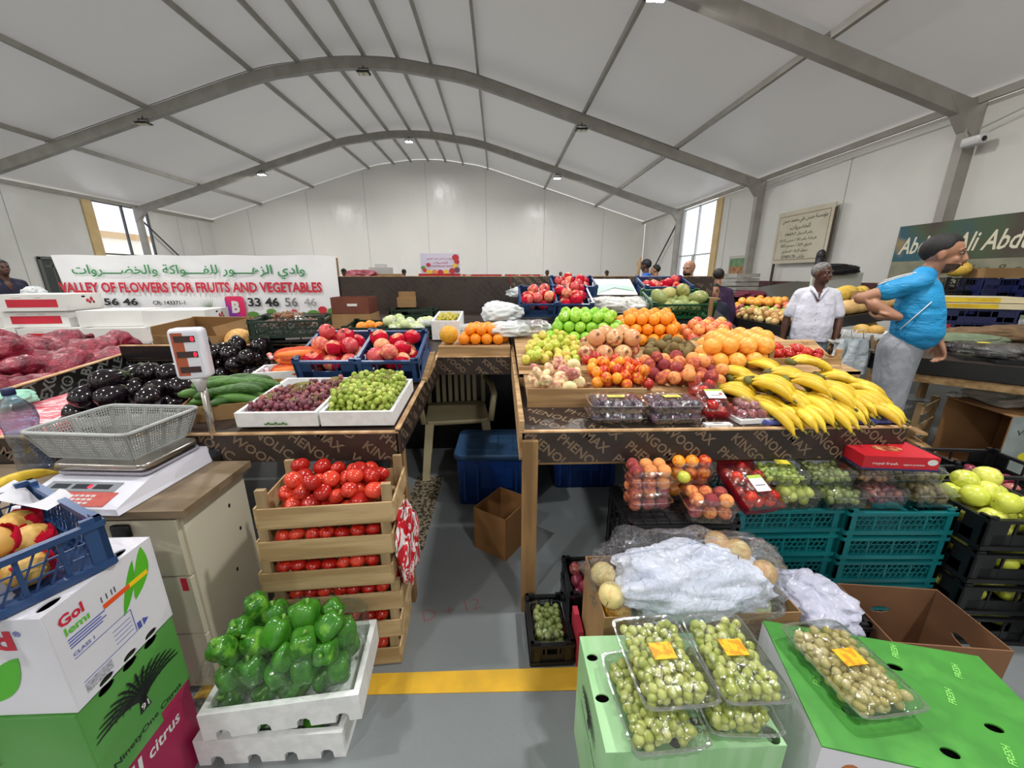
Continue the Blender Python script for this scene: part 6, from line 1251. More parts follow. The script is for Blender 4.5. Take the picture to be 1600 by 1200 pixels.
# ============================================================ ONION SACKS AND WHITE CARTONS
netr = mat('red_net_onions', '5e1226', '9c2c42', '821c32', scale=18, rough=.35, bump=1.0, bscale=26, bdist=.02, pos=(.35, .68), detail=4)
def sack(label, p0, p1, r, seed, m, group='onion sacks in the bin'):
    p0, p1 = Vector(p0), Vector(p1); r_ = random.Random(seed); ph = [r_.uniform(0, 6) for _ in range(4)]; L_ = (p1-p0).length
    b = MB(); d = (p1-p0).normalized(); u = d.orthogonal().normalized() if abs(d.z) > .9 else Vector((-d.y, d.x, 0)).normalized(); w_ = d.cross(u)
    def f(s, v):
        a = 2*PI*v; e = min(1, (math.sin(PI*min(max(s, .001), .999))*1.6))**.5; lum = 1+.09*math.sin(s*L_*42+ph[0]+2*math.sin(a))+.07*math.sin(3*a+ph[1]+s*9)+.05*math.sin(5*a+s*30+ph[2])
        c = p0+(p1-p0)*s+Vector((0, 0, .03*math.sin(s*7+ph[3]))); return c+u*math.cos(a)*r*e*lum*1.15+w_*math.sin(a)*r*e*lum*.85
    b.grid(f, 48, 26); o = b.build('onion_sack', m); tag(o, label, 'sack', group)
    q = MB(); q.tube([p1-d*.01, p1+d*.03, p1+d*.06+Vector((0, 0, -.01))], [r*.28, r*.12, r*.25], 8); q.build('tied_end', m, o); return o
A_ = lambda px, py, X: ax(px, py, X)
SK = [((15, 622), (212, 553), -2.52, .085, 'long red net sack of onions lowest along the lettered bin edge'), ((0, 588), (165, 543), -2.72, .09, 'red net sack of onions in the second row from the bin edge'), ((-40, 566), (128, 527), -2.95, .1, 'red net sack of onions on the top of the pile'),
      ((118, 542), (222, 540), -2.66, .085, 'short red net sack of onions at the far end, next to the open brown carton'), ((-90, 600), (90, 565), -2.85, .1, 'red net sack of onions in the middle of the pile, near end'), ((-60, 545), (60, 532), -3.3, .1, 'red net sack of onions at the back, in front of the white cartons'), ((20, 600), (60, 640), -2.55, .08, 'red net sack of onions nearest, drooping at the near corner')]
for i, (a, c, X, r, lab) in enumerate(SK): sack(lab, A_(a[0], a[1], X), A_(c[0], c[1], X+.03), r, i, netr)
for i in range(8):
    x, y = -2.62-.28*(i % 4), 1.55+.75*(i//4); sack('red net sack of onions at the bottom of the bin under the others', (x, y-.1, .88), (x, y+.5, .92), .12, 20+i, netr, 'bottom onion sacks')
lump('pale green cloth bag at the near corner of the onion bin', ax(10, 618, -2.3)-Vector((0, 0, .02)), (.09, .07, .035), mat('mint_cloth', '8fc4ae', rough=.7), 'cloth_bag', 'bag', 71)
bs = thing('side_table', 'dark board table behind the onion bin, carrying the white cartons', 'table', (-3.6, 3.4, 0)); b = MB(); b.box(-5.2, -2.42, 3.31, 3.98, .87, .89); b.build('table_top', phenolic, bs)
for x in (-5.1, -3.8, -2.5):
    for y in (3.34, 3.9): post(bs, x, y, .87)
redlab = mat('carton_red_label', 'c8283c', 'bc2236', scale=4, rough=.35)
def wbox(x, y, z, rz, lab, red=True, fr=True):
    t, F_, R_, w, d, h = carton(lab, x-.245, x+.245, y-.18, y+.18, z, z+.135, mat('white_carton2', 'e2e2df', 'dadad6', scale=3, rough=.5), (), [(0, .11, .02, .008)], rz=rz, group='white produce cartons', name='white_carton')
    if red:
        shape(rect(-.18, .03, .19, .095), F_, redlab, t, 'red_label'); write('fresh produce', F_, -.13, .105, -.06, .113, red_ink, t, 'lettering', .01, 0, local=True); write('quality', F_, .03, .105, .08, .113, red_ink, t, 'lettering', .01, 0, local=True)
    if fr:
        for k, (x_, z_, r_) in enumerate(((.03, .075, .016), (.07, .085, .016), (.05, .06, .012), (.085, .06, .012))): shape(oval(x_, z_, r_, r_, 12), R_, red_ink if k < 2 else mat('dark_red_print', '7a1c22', rough=.4), t, 'fruit_mark', .0003*k)
        shape([(.05, .09), (.075, .11), (.08, .1)], R_, green_ink, t, 'leaf_mark')
    return t
WB = [(-2.72, 3.53, .892, .1, 'white carton with fruit print on its end, at the open brown carton side, lower layer', False, True), (-3.25, 3.53, .892, .08, 'plain white carton in the middle of the lower layer', False, False), (-3.78, 3.53, .892, .1, 'white carton under the red labelled ones, lower layer', True, False), (-4.32, 3.52, .892, .08, 'plain white carton at the far end of the lower layer', False, False),
      (-2.82, 3.62, 1.03, .1, 'white carton with red tomato print on its end, on the second layer', False, True), (-3.36, 3.62, 1.03, .12, 'plain white carton on the second layer beside the tomato print one', False, False), (-3.93, 3.58, 1.03, .1, 'white carton with red label, directly under the topmost one', True, True), (-3.90, 3.56, 1.168, .1, 'topmost white carton with a wide red label and fruit print', True, True), (-4.5, 3.55, 1.03, .1, 'plain white carton on the second layer by the man in navy', False, False)]
for x, y, z, rz, lab, r_, f_ in WB: wbox(x, y, z, rz, lab, r_, f_)
# ============================================================ PEOPLE
def blob(mb, name, m, parent, voxel=.008, sm=4):
    o = mb.build(name, m, None); md = o.modifiers.new('r', 'REMESH'); md.mode = 'VOXEL'; md.voxel_size = voxel; md.use_smooth_shade = True
    s_ = o.modifiers.new('s', 'SMOOTH'); s_.factor = .6; s_.iterations = sm
    dg = bpy.context.evaluated_depsgraph_get(); dg.update(); me = bpy.data.meshes.new_from_object(o.evaluated_get(dg)); old = o.data; o.modifiers.clear(); o.data = me; bpy.data.meshes.remove(old)
    off = Vector((0, 0, 0)); p = parent
    while p is not None: off += p.location; p = p.parent
    me.transform(Matrix.Translation(-off)); o.parent = parent; return o
def limb(mb, pts, rs, flat=1., skip0=False):
    P = [Vector(p) for p in pts]; mb.tube(P, list(rs), 14, flat=flat)
    for p, r in list(zip(P, rs))[1 if skip0 else 0:]: mb.ball(p, r*.98, 14, 9)
def hand(mb, wrist, dirn, palm_n, s=1., curl=.5, side=1):
    """palm, four unequal bent fingers and a thumb leaving the side of the palm"""
    d = Vector(dirn).normalized(); n = Vector(palm_n); n = (n-d*n.dot(d)).normalized(); t = d.cross(n)*side; w_ = Vector(wrist)
    for k in (-1, 0, 1): mb.tube([w_+t*.012*k*s, w_+d*.045*s+t*.022*k*s, w_+d*.085*s+t*.024*k*s], [.018*s, .017*s, .012*s], 8)
    for k, L_ in enumerate((.06, .07, .066, .052)):
        b0 = w_+d*.085*s+t*(.03-.02*k)*s; q1 = b0+(d*math.cos(curl*.6)+n*math.sin(curl*.6))*L_*.45*s; q2 = q1+(d*math.cos(curl*1.5)+n*math.sin(curl*1.5))*L_*.35*s; q3 = q2+(d*math.cos(curl*2.2)+n*math.sin(curl*2.2))*L_*.28*s
        mb.tube([b0-d*.02*s, b0, q1, q2, q3], [.0095*s, .0095*s, .009*s, .0082*s, .006*s], 8); mb.ball(q3, .0065*s, 8, 6)
    b0 = w_+d*.025*s+t*.022*s; q1 = b0+(d*.55+t*.75+n*.2).normalized()*.035*s; q2 = q1+(d*.9+t*.3+n*.35).normalized()*.032*s
    mb.tube([b0, q1, q2], [.013*s, .011*s, .008*s], 8); mb.ball(q2, .0085*s, 8, 6)
def head_mesh(mb, c, f, s=1., up=(0, 0, 1)):
    u = Vector(up).normalized(); f = Vector(f); f = (f-u*f.dot(u)).normalized(); r = f.cross(u); c = Vector(c)
    M = Matrix(((f.x, -r.x, u.x, c.x), (f.y, -r.y, u.y, c.y), (f.z, -r.z, u.z, c.z), (0, 0, 0, 1))) @ Matrix.Scale(s, 4)
    mb.ball((-.012, 0, .03), (.098, .077, .09), 18, 12, 0, M); mb.ball((.025, 0, -.035), (.066, .056, .075), 16, 10, 0, M); mb.ball((.05, 0, -.085), (.03, .032, .026), 12, 8, 0, M)
    mb.tube([(.085, 0, .022), (.098, 0, -.006), (.106, 0, -.026), (.088, 0, -.036)], [.008, .0105, .0135, .011], 8, 0, M)
    mb.ball((.075, .028, .026), (.022, .026, .009), 10, 6, 0, M); mb.ball((.075, -.028, .026), (.022, .026, .009), 10, 6, 0, M)
    for sg in (-1, 1): mb.ball((-.005, sg*.077, -.008), (.02, .009, .032), 10, 8, 0, M); mb.ball((.06, sg*.035, -.028), (.02, .02, .022), 10, 6, 0, M)
    mb.ball((.084, 0, -.058), (.016, .026, .009), 10, 6, 0, M)
    return M
def face_parts(M, body, hair, hairline, beard=None, lips=None, cap=False, hl=1.):
    eye_w = mat('eye_white', 'a89c90', rough=.4); eye_d = mat('eye_dark', '1a120e', rough=.2)
    for sg in (-1, 1):
        b = MB(); b.ball((.0765, sg*.031, .012), (.011, .014, .007), 10, 6, 0, M); e = b.build('eye', eye_w, body); b = MB(); b.ball((.0845, sg*.031, .011), (.006, .009, .008), 8, 6, 0, M); b.build('iris', eye_d, e)
        b = MB(); b.tube([(.083, sg*.012, .028), (.088, sg*.032, .034), (.074, sg*.052, .028)], [.004, .005, .003], 6, 0, M); b.build('eyebrow', hair, body)
    b = MB(); b.ball((.098, 0, -.052), (.006, .021, .004), 10, 6, 0, M); b.ball((.097, 0, -.061), (.006, .018, .005), 10, 6, 0, M); b.build('lips', lips or mat('lip_brown', '7a4a3e', rough=.5), body)
    if hair:
        b = MB()
        def hf(u, v):
            a = 2*PI*u; front = math.cos(a); lo = (.52 if front > .6 else .52-1.35*((.6-front)/1.6)**.6) if hairline is None else hairline(front)
            e = PI/2-(PI/2-math.asin(max(-.95, min(.95, lo))))*v; rr = .985+(.085+.03*hl)*(1-v**5)+.01*math.sin(9*a+5*v)*(1-v)
            return (-.012+.098*rr*math.cos(e)*math.cos(a), .077*rr*math.cos(e)*math.sin(a), .03+.09*rr*math.sin(e))
        b.grid(hf, 40, 12, 0, M)
        b.build('hair', hair, body)
    if beard:
        b = MB()
        def bf(u, v): a = (u-.5)*3.0; e = -.25-1.05*v; return (.0205+.0715*math.cos(e)*math.cos(a)+.006*(1-abs(2*u-1)), .06*math.cos(e)*math.sin(a)*1.04, -.036+.078*math.sin(e))
        b.grid(bf, 26, 8, 0, M); b.tube([(.098, -.024, -.046), (.108, 0, -.043), (.098, .024, -.046)], [.003, .005, .003], 6, 0, M); b.build('beard', beard, body)
hairk = mat('black_hair', '12100f', '1c1917', scale=60, rough=.7, bump=.6, bscale=160, bdist=.004); hairg = mat('grey_hair', '5a5654', '8a8785', scale=50, rough=.8, bump=.5, bscale=150, bdist=.004)
skin1 = mat('light_brown_skin', 'a87a60', '9a6c52', scale=6, rough=.5, sub=.05); skin2 = mat('dark_brown_skin', '4a2c20', '583628', scale=6, rough=.45)
def person(label, x, y, H_, face, shirt, pants, skin, hair, shirt_name='shirt', sleeve='short', arms=None, cap=None, voxel=.012, lean=0, beard=None, belly=0, headf=None, group=None, hl=1., hpos=None, sw=.165, hem=.93, slv=.78):
    """standing figure; face: heading angle; arms: {side: (elbow, wrist, handdir)} offsets in body frame (forward, left, up)"""
    s = H_/1.75; t = thing('person', label, 'person', (x, y, 0), 0, group); f = Vector((math.cos(face), math.sin(face), 0)); l = Vector((-f.y, f.x, 0)); z = Vector((0, 0, 1)); o = Vector((x, y, 0))
    P = lambda a, b_, c: o+(f*(a+lean*max(0, c-.95))+l*b_+z*c)*s
    sk = MB(); hf_ = headf if headf is not None else face; hv = Vector((math.cos(hf_), math.sin(hf_), -.12 if lean <= .1 else -.45)); hp = hpos or (.03+lean*.05, 1.625); hd_ = P(hp[0], 0, hp[1])
    limb(sk, [P(0, 0, 1.36), P(-.005+hp[0]*.3, 0, 1.46), P(hp[0]-.02, 0, hp[1]-.075)], [.065*s, .056*s, .054*s]); limb(sk, [P(belly*.4, 0, 1.0), P(belly*.2, 0, 1.2), P(0, 0, 1.37)], [.08*s, .085*s, .085*s])
    up = (f*lean*.6+z); M = head_mesh(sk, hd_, hv, s, up if lean else (0, 0, 1))
    A = arms or {}
    J = {}
    for sg, nm in ((1, 'L'), (-1, 'R')):
        e, w_, hdn, pn, cu = A.get(nm, ((-.02, .24, 1.12), (.05, .25, .87), (.05, 0, -1), (0, -1, 0), .4)); sh = P(-.01, sg*sw, 1.40); e_ = P(e[0], sg*e[1], e[2]); ww = P(w_[0], sg*w_[1], w_[2]); J[nm] = (sh, e_, ww)
        limb(sk, [sh, (sh+e_)/2, e_, e_+(ww-e_)*.35, ww], [.05*s, .046*s, .04*s, .041*s, .026*s]); hv_ = f*hdn[0]+l*sg*hdn[1]+z*hdn[2]; pv = f*pn[0]+l*sg*pn[1]+z*pn[2]; hand(sk, ww, hv_, pv, s, cu, sg)
        limb(sk, [P(0, sg*.09, .95), P(.02, sg*.1, .5), P(0, sg*.1, .09)], [.075*s, .05*s, .035*s]); sk.tube([P(-.05, sg*.1, .04), P(.06, sg*.11, .035), P(.15, sg*.115, .02)], [.035*s, .035*s, .022*s], 10)
    body = blob(sk, 'body', skin, t, voxel*.62, 3); face_parts(M, body, hair, None if cap is None else None, beard, None, hl=hl)
    st = MB(); B = belly
    for k in (0, 1):
        limb(st, [P(.02+B*.45, .07*(2*k-1), hem), P(.025+B*.6, .07*(2*k-1), max(1.06, hem+.05)), P(.015+B*.3, .075*(2*k-1), 1.2), P(0, .085*(2*k-1), 1.33), P(-.01, .1*(2*k-1), 1.385)], [(.105+B*.35)*s, (.11+B*.45)*s, (.112+B*.3)*s, (.108)*s, .07*s], 1., True)
    st.tube([P(-.015, -.17, 1.405), P(-.01, 0, 1.44), P(-.015, .17, 1.405)], [.058*s, .066*s, .058*s], 12)
    for nm in ('L', 'R'):
        sh, e_, ww = J[nm]; q = sh+(e_-sh)*slv
        if sleeve == 'short': limb(st, [sh, (sh+q)/2, q], [.058*s, .061*s, .064*s])
        else: limb(st, [sh, e_, ww-(ww-e_)*.08], [.064*s, .056*s, .042*s])
    so = blob(st, shirt_name, shirt, t, voxel*.8, 5)
    pn = MB()
    for sg in (-1, 1): limb(pn, [P(0+B*.2, sg*.075, .97), P(.015, sg*.09, .75), P(.03, sg*.105, .5), P(.0, sg*.105, .12)], [.12*s, .105*s, .085*s, .075*s])
    po = blob(pn, 'trousers', pants, t, voxel*.9, 4)
    for sg in (-1, 1): b = MB(); b.tube([P(-.07, sg*.105, .035), P(.05, sg*.11, .035), P(.17, sg*.12, .025)], [.04*s, .045*s, .03*s], 10); b.build('shoe', black_ink, t)
    if cap is not None:
        b = MB(); b.grid(lambda u, v: (-.012+.108*math.cos(PI/2*(1-v))*math.cos(2*PI*u), .088*math.cos(PI/2*(1-v))*math.sin(2*PI*u), .045+.095*math.sin(PI/2*(1-v))), 24, 8, 0, M); b.box(.07, .17, -.055, .055, .045, .052, 0, M); b.build('cap', cap, t)
    return t, P, M, so, body
bluet = mat('blue_tshirt', '1690c8', '0f82ba', scale=3, rough=.6, bump=.7, bscale=5, bdist=.06, stretch=(1, 1, 2.2)); greyp = mat('grey_sweatpants', '92959c', '868990', scale=6, rough=.85, bump=.7, bscale=4.5, bdist=.06, stretch=(1.6, 1.6, .8))
t, P, M, so, body = person('man in a bright blue t-shirt and grey sweatpants, hand on his back, looking down', 2.80, 2.58, 1.77, -.85, bluet, greyp, skin1, hairk, 't_shirt', 'short',
    {'R': ((-.26, .25, 1.29), (-.05, .25, 1.18), (-.9, -.15, -.15), (-.1, -.3, .9), .5), 'L': ((.1, .25, 1.18), (.19, .26, .98), (.3, 0, -1), (-.6, -.6, 0), .7)}, None, .01, .09, mat('short_beard', '3a2a22', '5a4234', scale=60, rough=.9), .055, hpos=(.035, 1.565), hem=1.03, slv=.55)
q = MB()                                               # sleeve stripes
for k in (-1, 0, 1):
    pts = []
    for j in range(7):
        tt_ = j/6; pts.append(P(-.01-.17*tt_+.022*k, -.12-.135*tt_, 1.462-.07*tt_-.012*k*k+.01*math.sin(PI*tt_)+.012*tt_*(1-abs(k))))
    q.tube(pts, .004, 6)
q.build('sleeve_stripes', white_ink, so)
q = MB(); q.tube([P(.07, -.19, 1.28), P(.03, -.215, 1.2), P(-.02, -.23, 1.1)], .003, 6); q.build('side_piping', white_ink, so)
whs = mat('white_shirt', 'dcdbe6', 'd3d2de', scale=3, rough=.7, bump=.8, bscale=8, bdist=.04)
t, P, M, so, body = person('older man with grey hair in a white short sleeved shirt', 3.3, 3.98, 1.585, -2.05, whs, mat('grey_blue_trousers', '6f7c8c', '66727f', scale=4, rough=.8), skin2, hairg, 'shirt', 'short',
    {'L': ((.0, .25, 1.13), (.06, .24, .90), (.1, -.1, -1), (0, -1, 0), .5), 'R': ((-.03, .24, 1.12), (-.0, .25, .88), (0, 0, -1), (0, -1, 0), .5)}, None, .01, 0, None, .04, -1.3, hl=.2, hem=.88)
b = MB(); b.hexa([P(.125, .06, 1.2), P(.125, .15, 1.19), P(.135, .15, 1.19), P(.135, .06, 1.2), P(.118, .06, 1.31), P(.118, .15, 1.3), P(.128, .15, 1.3), P(.128, .06, 1.31)]); b.build('shirt_pocket', whs, so)
b = MB()
for sg in (-1, 1): b.tube([P(-.06, sg*.045, 1.485), P(-.0, sg*.075, 1.48), P(.06, sg*.062, 1.455), P(.1, sg*.03, 1.41), P(.122, sg*.006, 1.35)], [.012, .014, .015, .014, .006], 8)
b.build('collar', whs, so)
b = MB()
for k in range(5): c_ = P(.145+.01*(k > 1), .0, 1.27-.07*k); b.ball(c_, .006, 8, 6)
b.build('buttons', mat('pale_button', 'c8c8d0', rough=.3), so)
navy = mat('navy_shirt', '1c1b34', '16152a', scale=4, rough=.8); purple = mat('purple_shirt', '3a2146', '331c3e', scale=4, rough=.8); blue2 = mat('royal_blue_shirt', '2f66c0', rough=.7); darkt = mat('dark_trousers', '22222a', rough=.8)
capk = mat('black_cap', '141418', rough=.7)
person('man in a dark navy shirt at the end of the white cartons', -7.15, 6.0, 1.68, -.3, navy, darkt, skin2, hairk, 'shirt', 'long', voxel=.016)
lump('clear white plastic bag held up beside the man in navy', (-6.45, 5.7, 1.12), (.13, .1, .16), bagm, 'plastic_bag', 'bag', 80)
b = MB(); b.box(-6.7, -6.2, 5.4, 5.95, 0, 1.0); tag(b.build('counter_block', phenolic), 'dark counter under the white plastic bag near the man in navy', 'counter')
def seen(px, top, H_): r = ray(px, top); Y = (H_-1.45)/(r[2]/r[1]); p = ay(px, top, Y); return p.x, Y
for (px, top, H_, fa, sh, sk_, hr_, cp, lab) in ((1080, 404, 1.68, -2.6, mat('grey_shirt', '8a8680', rough=.8), skin1, None, None, 'bald man with a beard standing before the bright window behind the panel'),
        (1027, 412, 1.72, 2.6, mat('dark_shirt', '2b2b33', rough=.8), skin1, hairk, None, 'dark haired man close behind the lettered panel, seen from the back'), (1012, 404, 1.80, 2.4, blue2, skin2, hairk, capk, 'man in a royal blue shirt and dark cap behind the panel'),
        (948, 422, 1.70, -1.2, darkt, skin2, hairk, capk, 'far away person in a black cap beyond the panel, near the stake'), (855, 421, 1.70, -1.6, darkt, skin2, hairk, None, 'far away dark haired person beyond the panel, above the foam wraps'), (876, 424, 1.66, -1.6, darkt, skin2, hairk, None, 'shorter far away person beside the other dark haired one'),
        (631, 420, 1.70, -1.6, darkt, skin2, hairk, capk, 'far away person in a black cap beyond the dark panel, between sack and sign'), (537, 419, 1.70, -1.6, darkt, skin2, hairk, capk, 'far away person in a black cap beyond the dark panel, at the banner end')):
    x, y = seen(px, top, H_); person(lab, x, y, H_-.02, fa, sh, darkt, sk_, hr_, 'shirt', 'short', None, cp, .02, beard=hairk if hr_ is None else None)
p = ay(1130, 470, 5.3); person('man in a purple shirt bent over the far fruit table', p.x-.1, 5.3, 1.55, 1.2, purple, darkt, skin1, hairk, 'shirt', 'long', None, None, .016, .15)
p = ay(1113, 470, 4.6); person('boy in dark clothes standing by the panel end', p.x+.03, 4.65, 1.37, -2.0, mat('dark_jacket', '1c2030', rough=.8), darkt, skin1, hairk, 'jacket', 'long', None, None, .015)
# ============================================================ NEXT STALL BEHIND THE PANELS
t = thing('display_table', 'neighbouring display table hidden behind the dark panels', 'table', (0, 6.3, 0)); b = MB(); b.box(-3.2, 2.6, 5.9, 6.9, 1.3, 1.33); b.build('table_top', phenolic, t)
for x in (-3.1, -.3, 2.5):
    for y in (5.95, 6.8): post(t, x, y, 1.3)
def onb(px, py, Y, z=1.332): p = ay(px, py, Y); return p.x
lump('dark red net sack lying beyond the dark panel by the banner end', (onb(567, 428, 6.3), 6.3, 1.43), (.24, .2, .1), netr, 'net_sack', 'sack', 90)
open_box('flat brown carton beyond the dark panel, under the white lid', (onb(600, 430, 6.4), 6.4, 1.332), 0, .55, .3, .15, cardboard, holes=False)
b = MB(); x = onb(595, 415, 6.4); b.box(x-.16, x+.16, 6.3, 6.5, 1.486, 1.58); b.box(x-.08, x+.08, 6.35, 6.45, 1.581, 1.63); tag(b.build('white_container', mat('offwhite', 'b8b8b4', rough=.6)), 'off white stepped container on the flat brown carton', 'container')
for k, (a, c, lab) in enumerate(((655, 720, 'red carton beyond the panels, right below the shop sign'), (722, 785, 'red printed carton beyond the panels, second from the shop sign'), (788, 848, 'red printed carton beyond the panels, last of the row'))):
    x0, x1 = onb(a, 430, 6.2), onb(c, 430, 6.2); b = MB(); b.box(x0+.01, x1-.01, 6.1, 6.4, 1.332, 1.475+.01*(k == 0)); tag(b.build('red_carton', mat('mixed_red_print', 'b8202c', 'd8c0a8', scale=9, rough=.4, pos=(.52, .6)) if k else redc), lab, 'carton', 'red cartons beyond the panels')
x0, x1 = onb(657, 410, 7.2), onb(718, 410, 7.2); zt_, zb_ = ay(690, 396, 7.2).z, ay(690, 428, 7.2).z
sg = thing('shop_sign', 'small white shop sign with red writing and fruit pictures above the far stall', 'sign', ((x0+x1)/2, 7.2, 0)); b = MB(); b.box(x0, x1, 7.2, 7.22, zb_, zt_); b.build('sign_board', mat('sign_white', 'd2cfe0', 'c8c6d8', scale=3, rough=.4), sg)
Ms = basis((x0, 7.197, zb_), (1, 0, 0), (0, 0, 1)); W_, H_ = x1-x0, zt_-zb_
pink = mat('sign_pink', 'b8305c', rough=.5); write(arabic('مؤسسة علي أحمد الزيمور'), Ms, W_*.15, H_*.68, W_*.8, H_*.82, pink, sg, 'lettering', .01); write('للخضروات والفواكه'[::1] and arabic('للخضروات'), Ms, W_*.33, H_*.48, W_*.7, H_*.62, pink, sg, 'lettering', .01); write('FRUITS VEGETABLES AND TRADING', Ms, W_*.15, H_*.34, W_*.82, H_*.43, pink, sg, 'lettering', .01)
b = MB()
for k, (u, v, r_, mi) in enumerate(((.06, .3, .05, 0), (.1, .18, .05, 1), (.2, .1, .06, 2), (.35, .1, .06, 3), (.9, .8, .08, 1), (.93, .6, .06, 1), (.88, .4, .06, 2), (.8, .15, .07, 1), (.65, .1, .06, 2), (.93, .2, .07, 4), (.2, .45, .05, 1), (.5, .08, .07, 1))): b.plate(oval(W_*u, H_*v, W_*r_*1.1, W_*r_, 12), [], .0005, mi, Ms @ Matrix.Translation((0, 0, .0008+.0006*k)))
b.build('fruit_picture', fm, sg); b = MB(); b.box(x0+.05, x0+.09, 7.22, 7.26, 0, zt_-.02); b.box(x1-.09, x1-.05, 7.22, 7.26, 0, zt_-.02); b.build('sign_post', wood_v, sg)
p = ay(990, 430, 5.2); b = MB(); b.tube([(p.x-.05, 5.2, 0), (p.x+.07, 5.2, ay(998, 402, 5.2).z)], .02, 4); tag(b.build('wooden_pole', wood_v), 'thin leaning wooden pole beyond the panel, near the man in blue', 'pole')
# ============================================================ WALL SIGNS
def wallM(Y, z, off=.0): return basis((X1-off, Y, z), (0, -1, 0), (0, 0, 1))
beige = mat('beige_board', 'cfc6b2', 'c6bca6', scale=2, rough=.6); darkg = mat('dark_green_text', '3a4438', rough=.6)
t = thing('wall_sign', 'beige sign board with dark Arabic writing on posts at the white wall', 'sign', (7.3, 9.7, 0))
M = wallM(10.55, 1.76, .16); b = MB(); b.box(0, 1.75, 0, 1.24, -.04, 0, 0, M); b.build('sign_board', beige, t)
b = MB()
for r_ in (rect(.08, .08, 1.67, .095), rect(.08, 1.12, 1.67, 1.135), rect(.08, .08, .095, 1.135), rect(1.655, .08, 1.67, 1.135)): b.plate(r_, [], .001, 0, M @ Matrix.Translation((0, 0, .0015)))
b.build('border_line', mat('brown_line', '7c6a54', rough=.6), t)
for (tx, a, c, y0, y1) in (('مؤسسة حسن علي محمد حسن', .2, 1.6, .93, 1.08), ('للخضروات', .5, 1.15, .77, .9), ('رقم السجل 7-24669', .35, 1.25, .63, .73), ('فرشة رقم 50 / مبنى 1012', .2, 1.4, .49, .59), ('طريق 329 / مجمع 803', .28, 1.3, .36, .46), ('سوق الرفاع المركزي', .35, 1.2, .23, .33), ('هاتف 33989178', .35, 1.15, .11, .2)): write(arabic(tx), M @ Matrix.Translation((0, 0, .002)), a, y0, c, y1, darkg, t, 'lettering', .012)
b = MB(); b.box(7.3, 7.34, 10.45, 10.5, 0, 2.9); b.build('sign_post', mat('dark_post', '4a3c30', rough=.7), t); b = MB(); b.box(7.3, 7.34, 8.78, 8.85, 0, 2.9); b.build('sign_post', mat('dark_post', '4a3c30', rough=.7), t)
t = thing('wall_poster', 'small framed poster with a green and brown produce picture on the wall', 'poster', (7.44, 12.2, 1.4)); M = wallM(12.75, 1.38, .03)
b = MB(); b.box(0, 1.05, 0, .68, -.025, 0, 0, M); b.build('poster_frame', mat('pale_frame2', 'bdbcb4', rough=.5), t); b = MB(); b.plate(rect(.06, .06, .98, .6), [], .001, 0, M @ Matrix.Translation((0, 0, .0015))); b.build('poster_picture', mat('brown_produce', '8a5a34', 'b88a5c', scale=9, rough=.5), t); b = MB(); b.plate(rect(.06, .36, .98, .6), [], .001, 0, M @ Matrix.Translation((0, 0, .003))); b.build('poster_green', mat('poster_green', '5c8458', '7a9a70', scale=4, rough=.5), t)
t = thing('wall_banner', 'wide dark teal produce banner with cream italic lettering on the wall', 'banner', (7.4, 5.8, 1.3)); M = wallM(7.16, 1.28, .24)
bmx = bpy.data.materials.new('banner_picture'); bmx.use_nodes = True; N = bmx.node_tree.nodes; L = bmx.node_tree.links; tc = N.new('ShaderNodeTexCoord'); nz = N.new('ShaderNodeTexNoise'); nz.inputs['Scale'].default_value = 1.1; rp = N.new('ShaderNodeValToRGB'); L.new(tc.outputs['Object'], nz.inputs[0]); L.new(nz.outputs['Fac'], rp.inputs[0]); L.new(rp.outputs[0], N['Principled BSDF'].inputs['Base Color'])
e = rp.color_ramp.elements; e[0].position = .3; e[0].color = srgb('3a2832'); e[1].position = .75; e[1].color = srgb('a08a5c')
for pos_, c_ in ((.42, '4c4638'), (.52, '46563c'), (.66, '24586a')): x = rp.color_ramp.elements.new(pos_); x.color = srgb(c_)
b = MB(); b.box(0, 3.4, 0, 1.02, -.02, 0, 0, M); b.build('banner_sheet', bmx, t); b = MB(); b.plate(rect(.0, .02, 3.38, .42), [], .001, 0, M @ Matrix.Translation((0, 0, .0015))); b.build('pale_band', mat('banner_band', '8f8c76', '7c7c68', scale=3, rough=.5), t)
cream = mat('cream_print', 'dcd6bc', rough=.5); write('Abdulla Ali Abdulla', M @ Matrix.Translation((0, 0, .003)), .08, .54, 2.12, .82, cream, t, 'lettering', .015, .25); write('vegetables & all Types', M @ Matrix.Translation((0, 0, .004)), .55, .16, 2.6, .34, mat('brownish_print', '5a5238', rough=.5), t, 'lettering', .01, .2)
# ============================================================ THE STALL BY THE WALL
b1 = thing('display_table', 'long wall side fruit table with black edge boards behind the older man', 'table', (3.3, 5.5, 0))
def zs1(x, y): return .87+.16*(x-3.3)
b = MB(); b.hexa([(3.25, 4.3, zs1(3.25, 0)-.02), (5.3, 4.3, zs1(5.3, 0)-.02), (6.3, 8.2, zs1(6.3, 0)-.02), (3.25, 8.2, zs1(3.25, 0)-.02), (3.25, 4.3, zs1(3.25, 0)), (5.3, 4.3, zs1(5.3, 0)), (6.3, 8.2, zs1(6.3, 0)), (3.25, 8.2, zs1(3.25, 0))]); b.build('table_top', black_board, b1)
b = MB(); b.box(3.23, 3.25, 4.28, 8.2, .78, .9); b.build('edge_board', black_board, b1); b = MB(); b.hexa([(3.23, 4.27, .78), (5.3, 4.27, 1.1), (5.3, 4.29, 1.1), (3.23, 4.29, .78), (3.23, 4.27, .9), (5.3, 4.27, 1.22), (5.3, 4.29, 1.22), (3.23, 4.29, .9)]); b.build('edge_board', black_board, b1)
b = MB(); b.box(3.27, 3.33, 4.3, 8.2, .66, .72); b.build('wood_beam', wood, b1); b = MB(); b.box(3.3, 5.3, 4.3, 4.36, .62, .72); b.build('wood_beam', wood, b1)
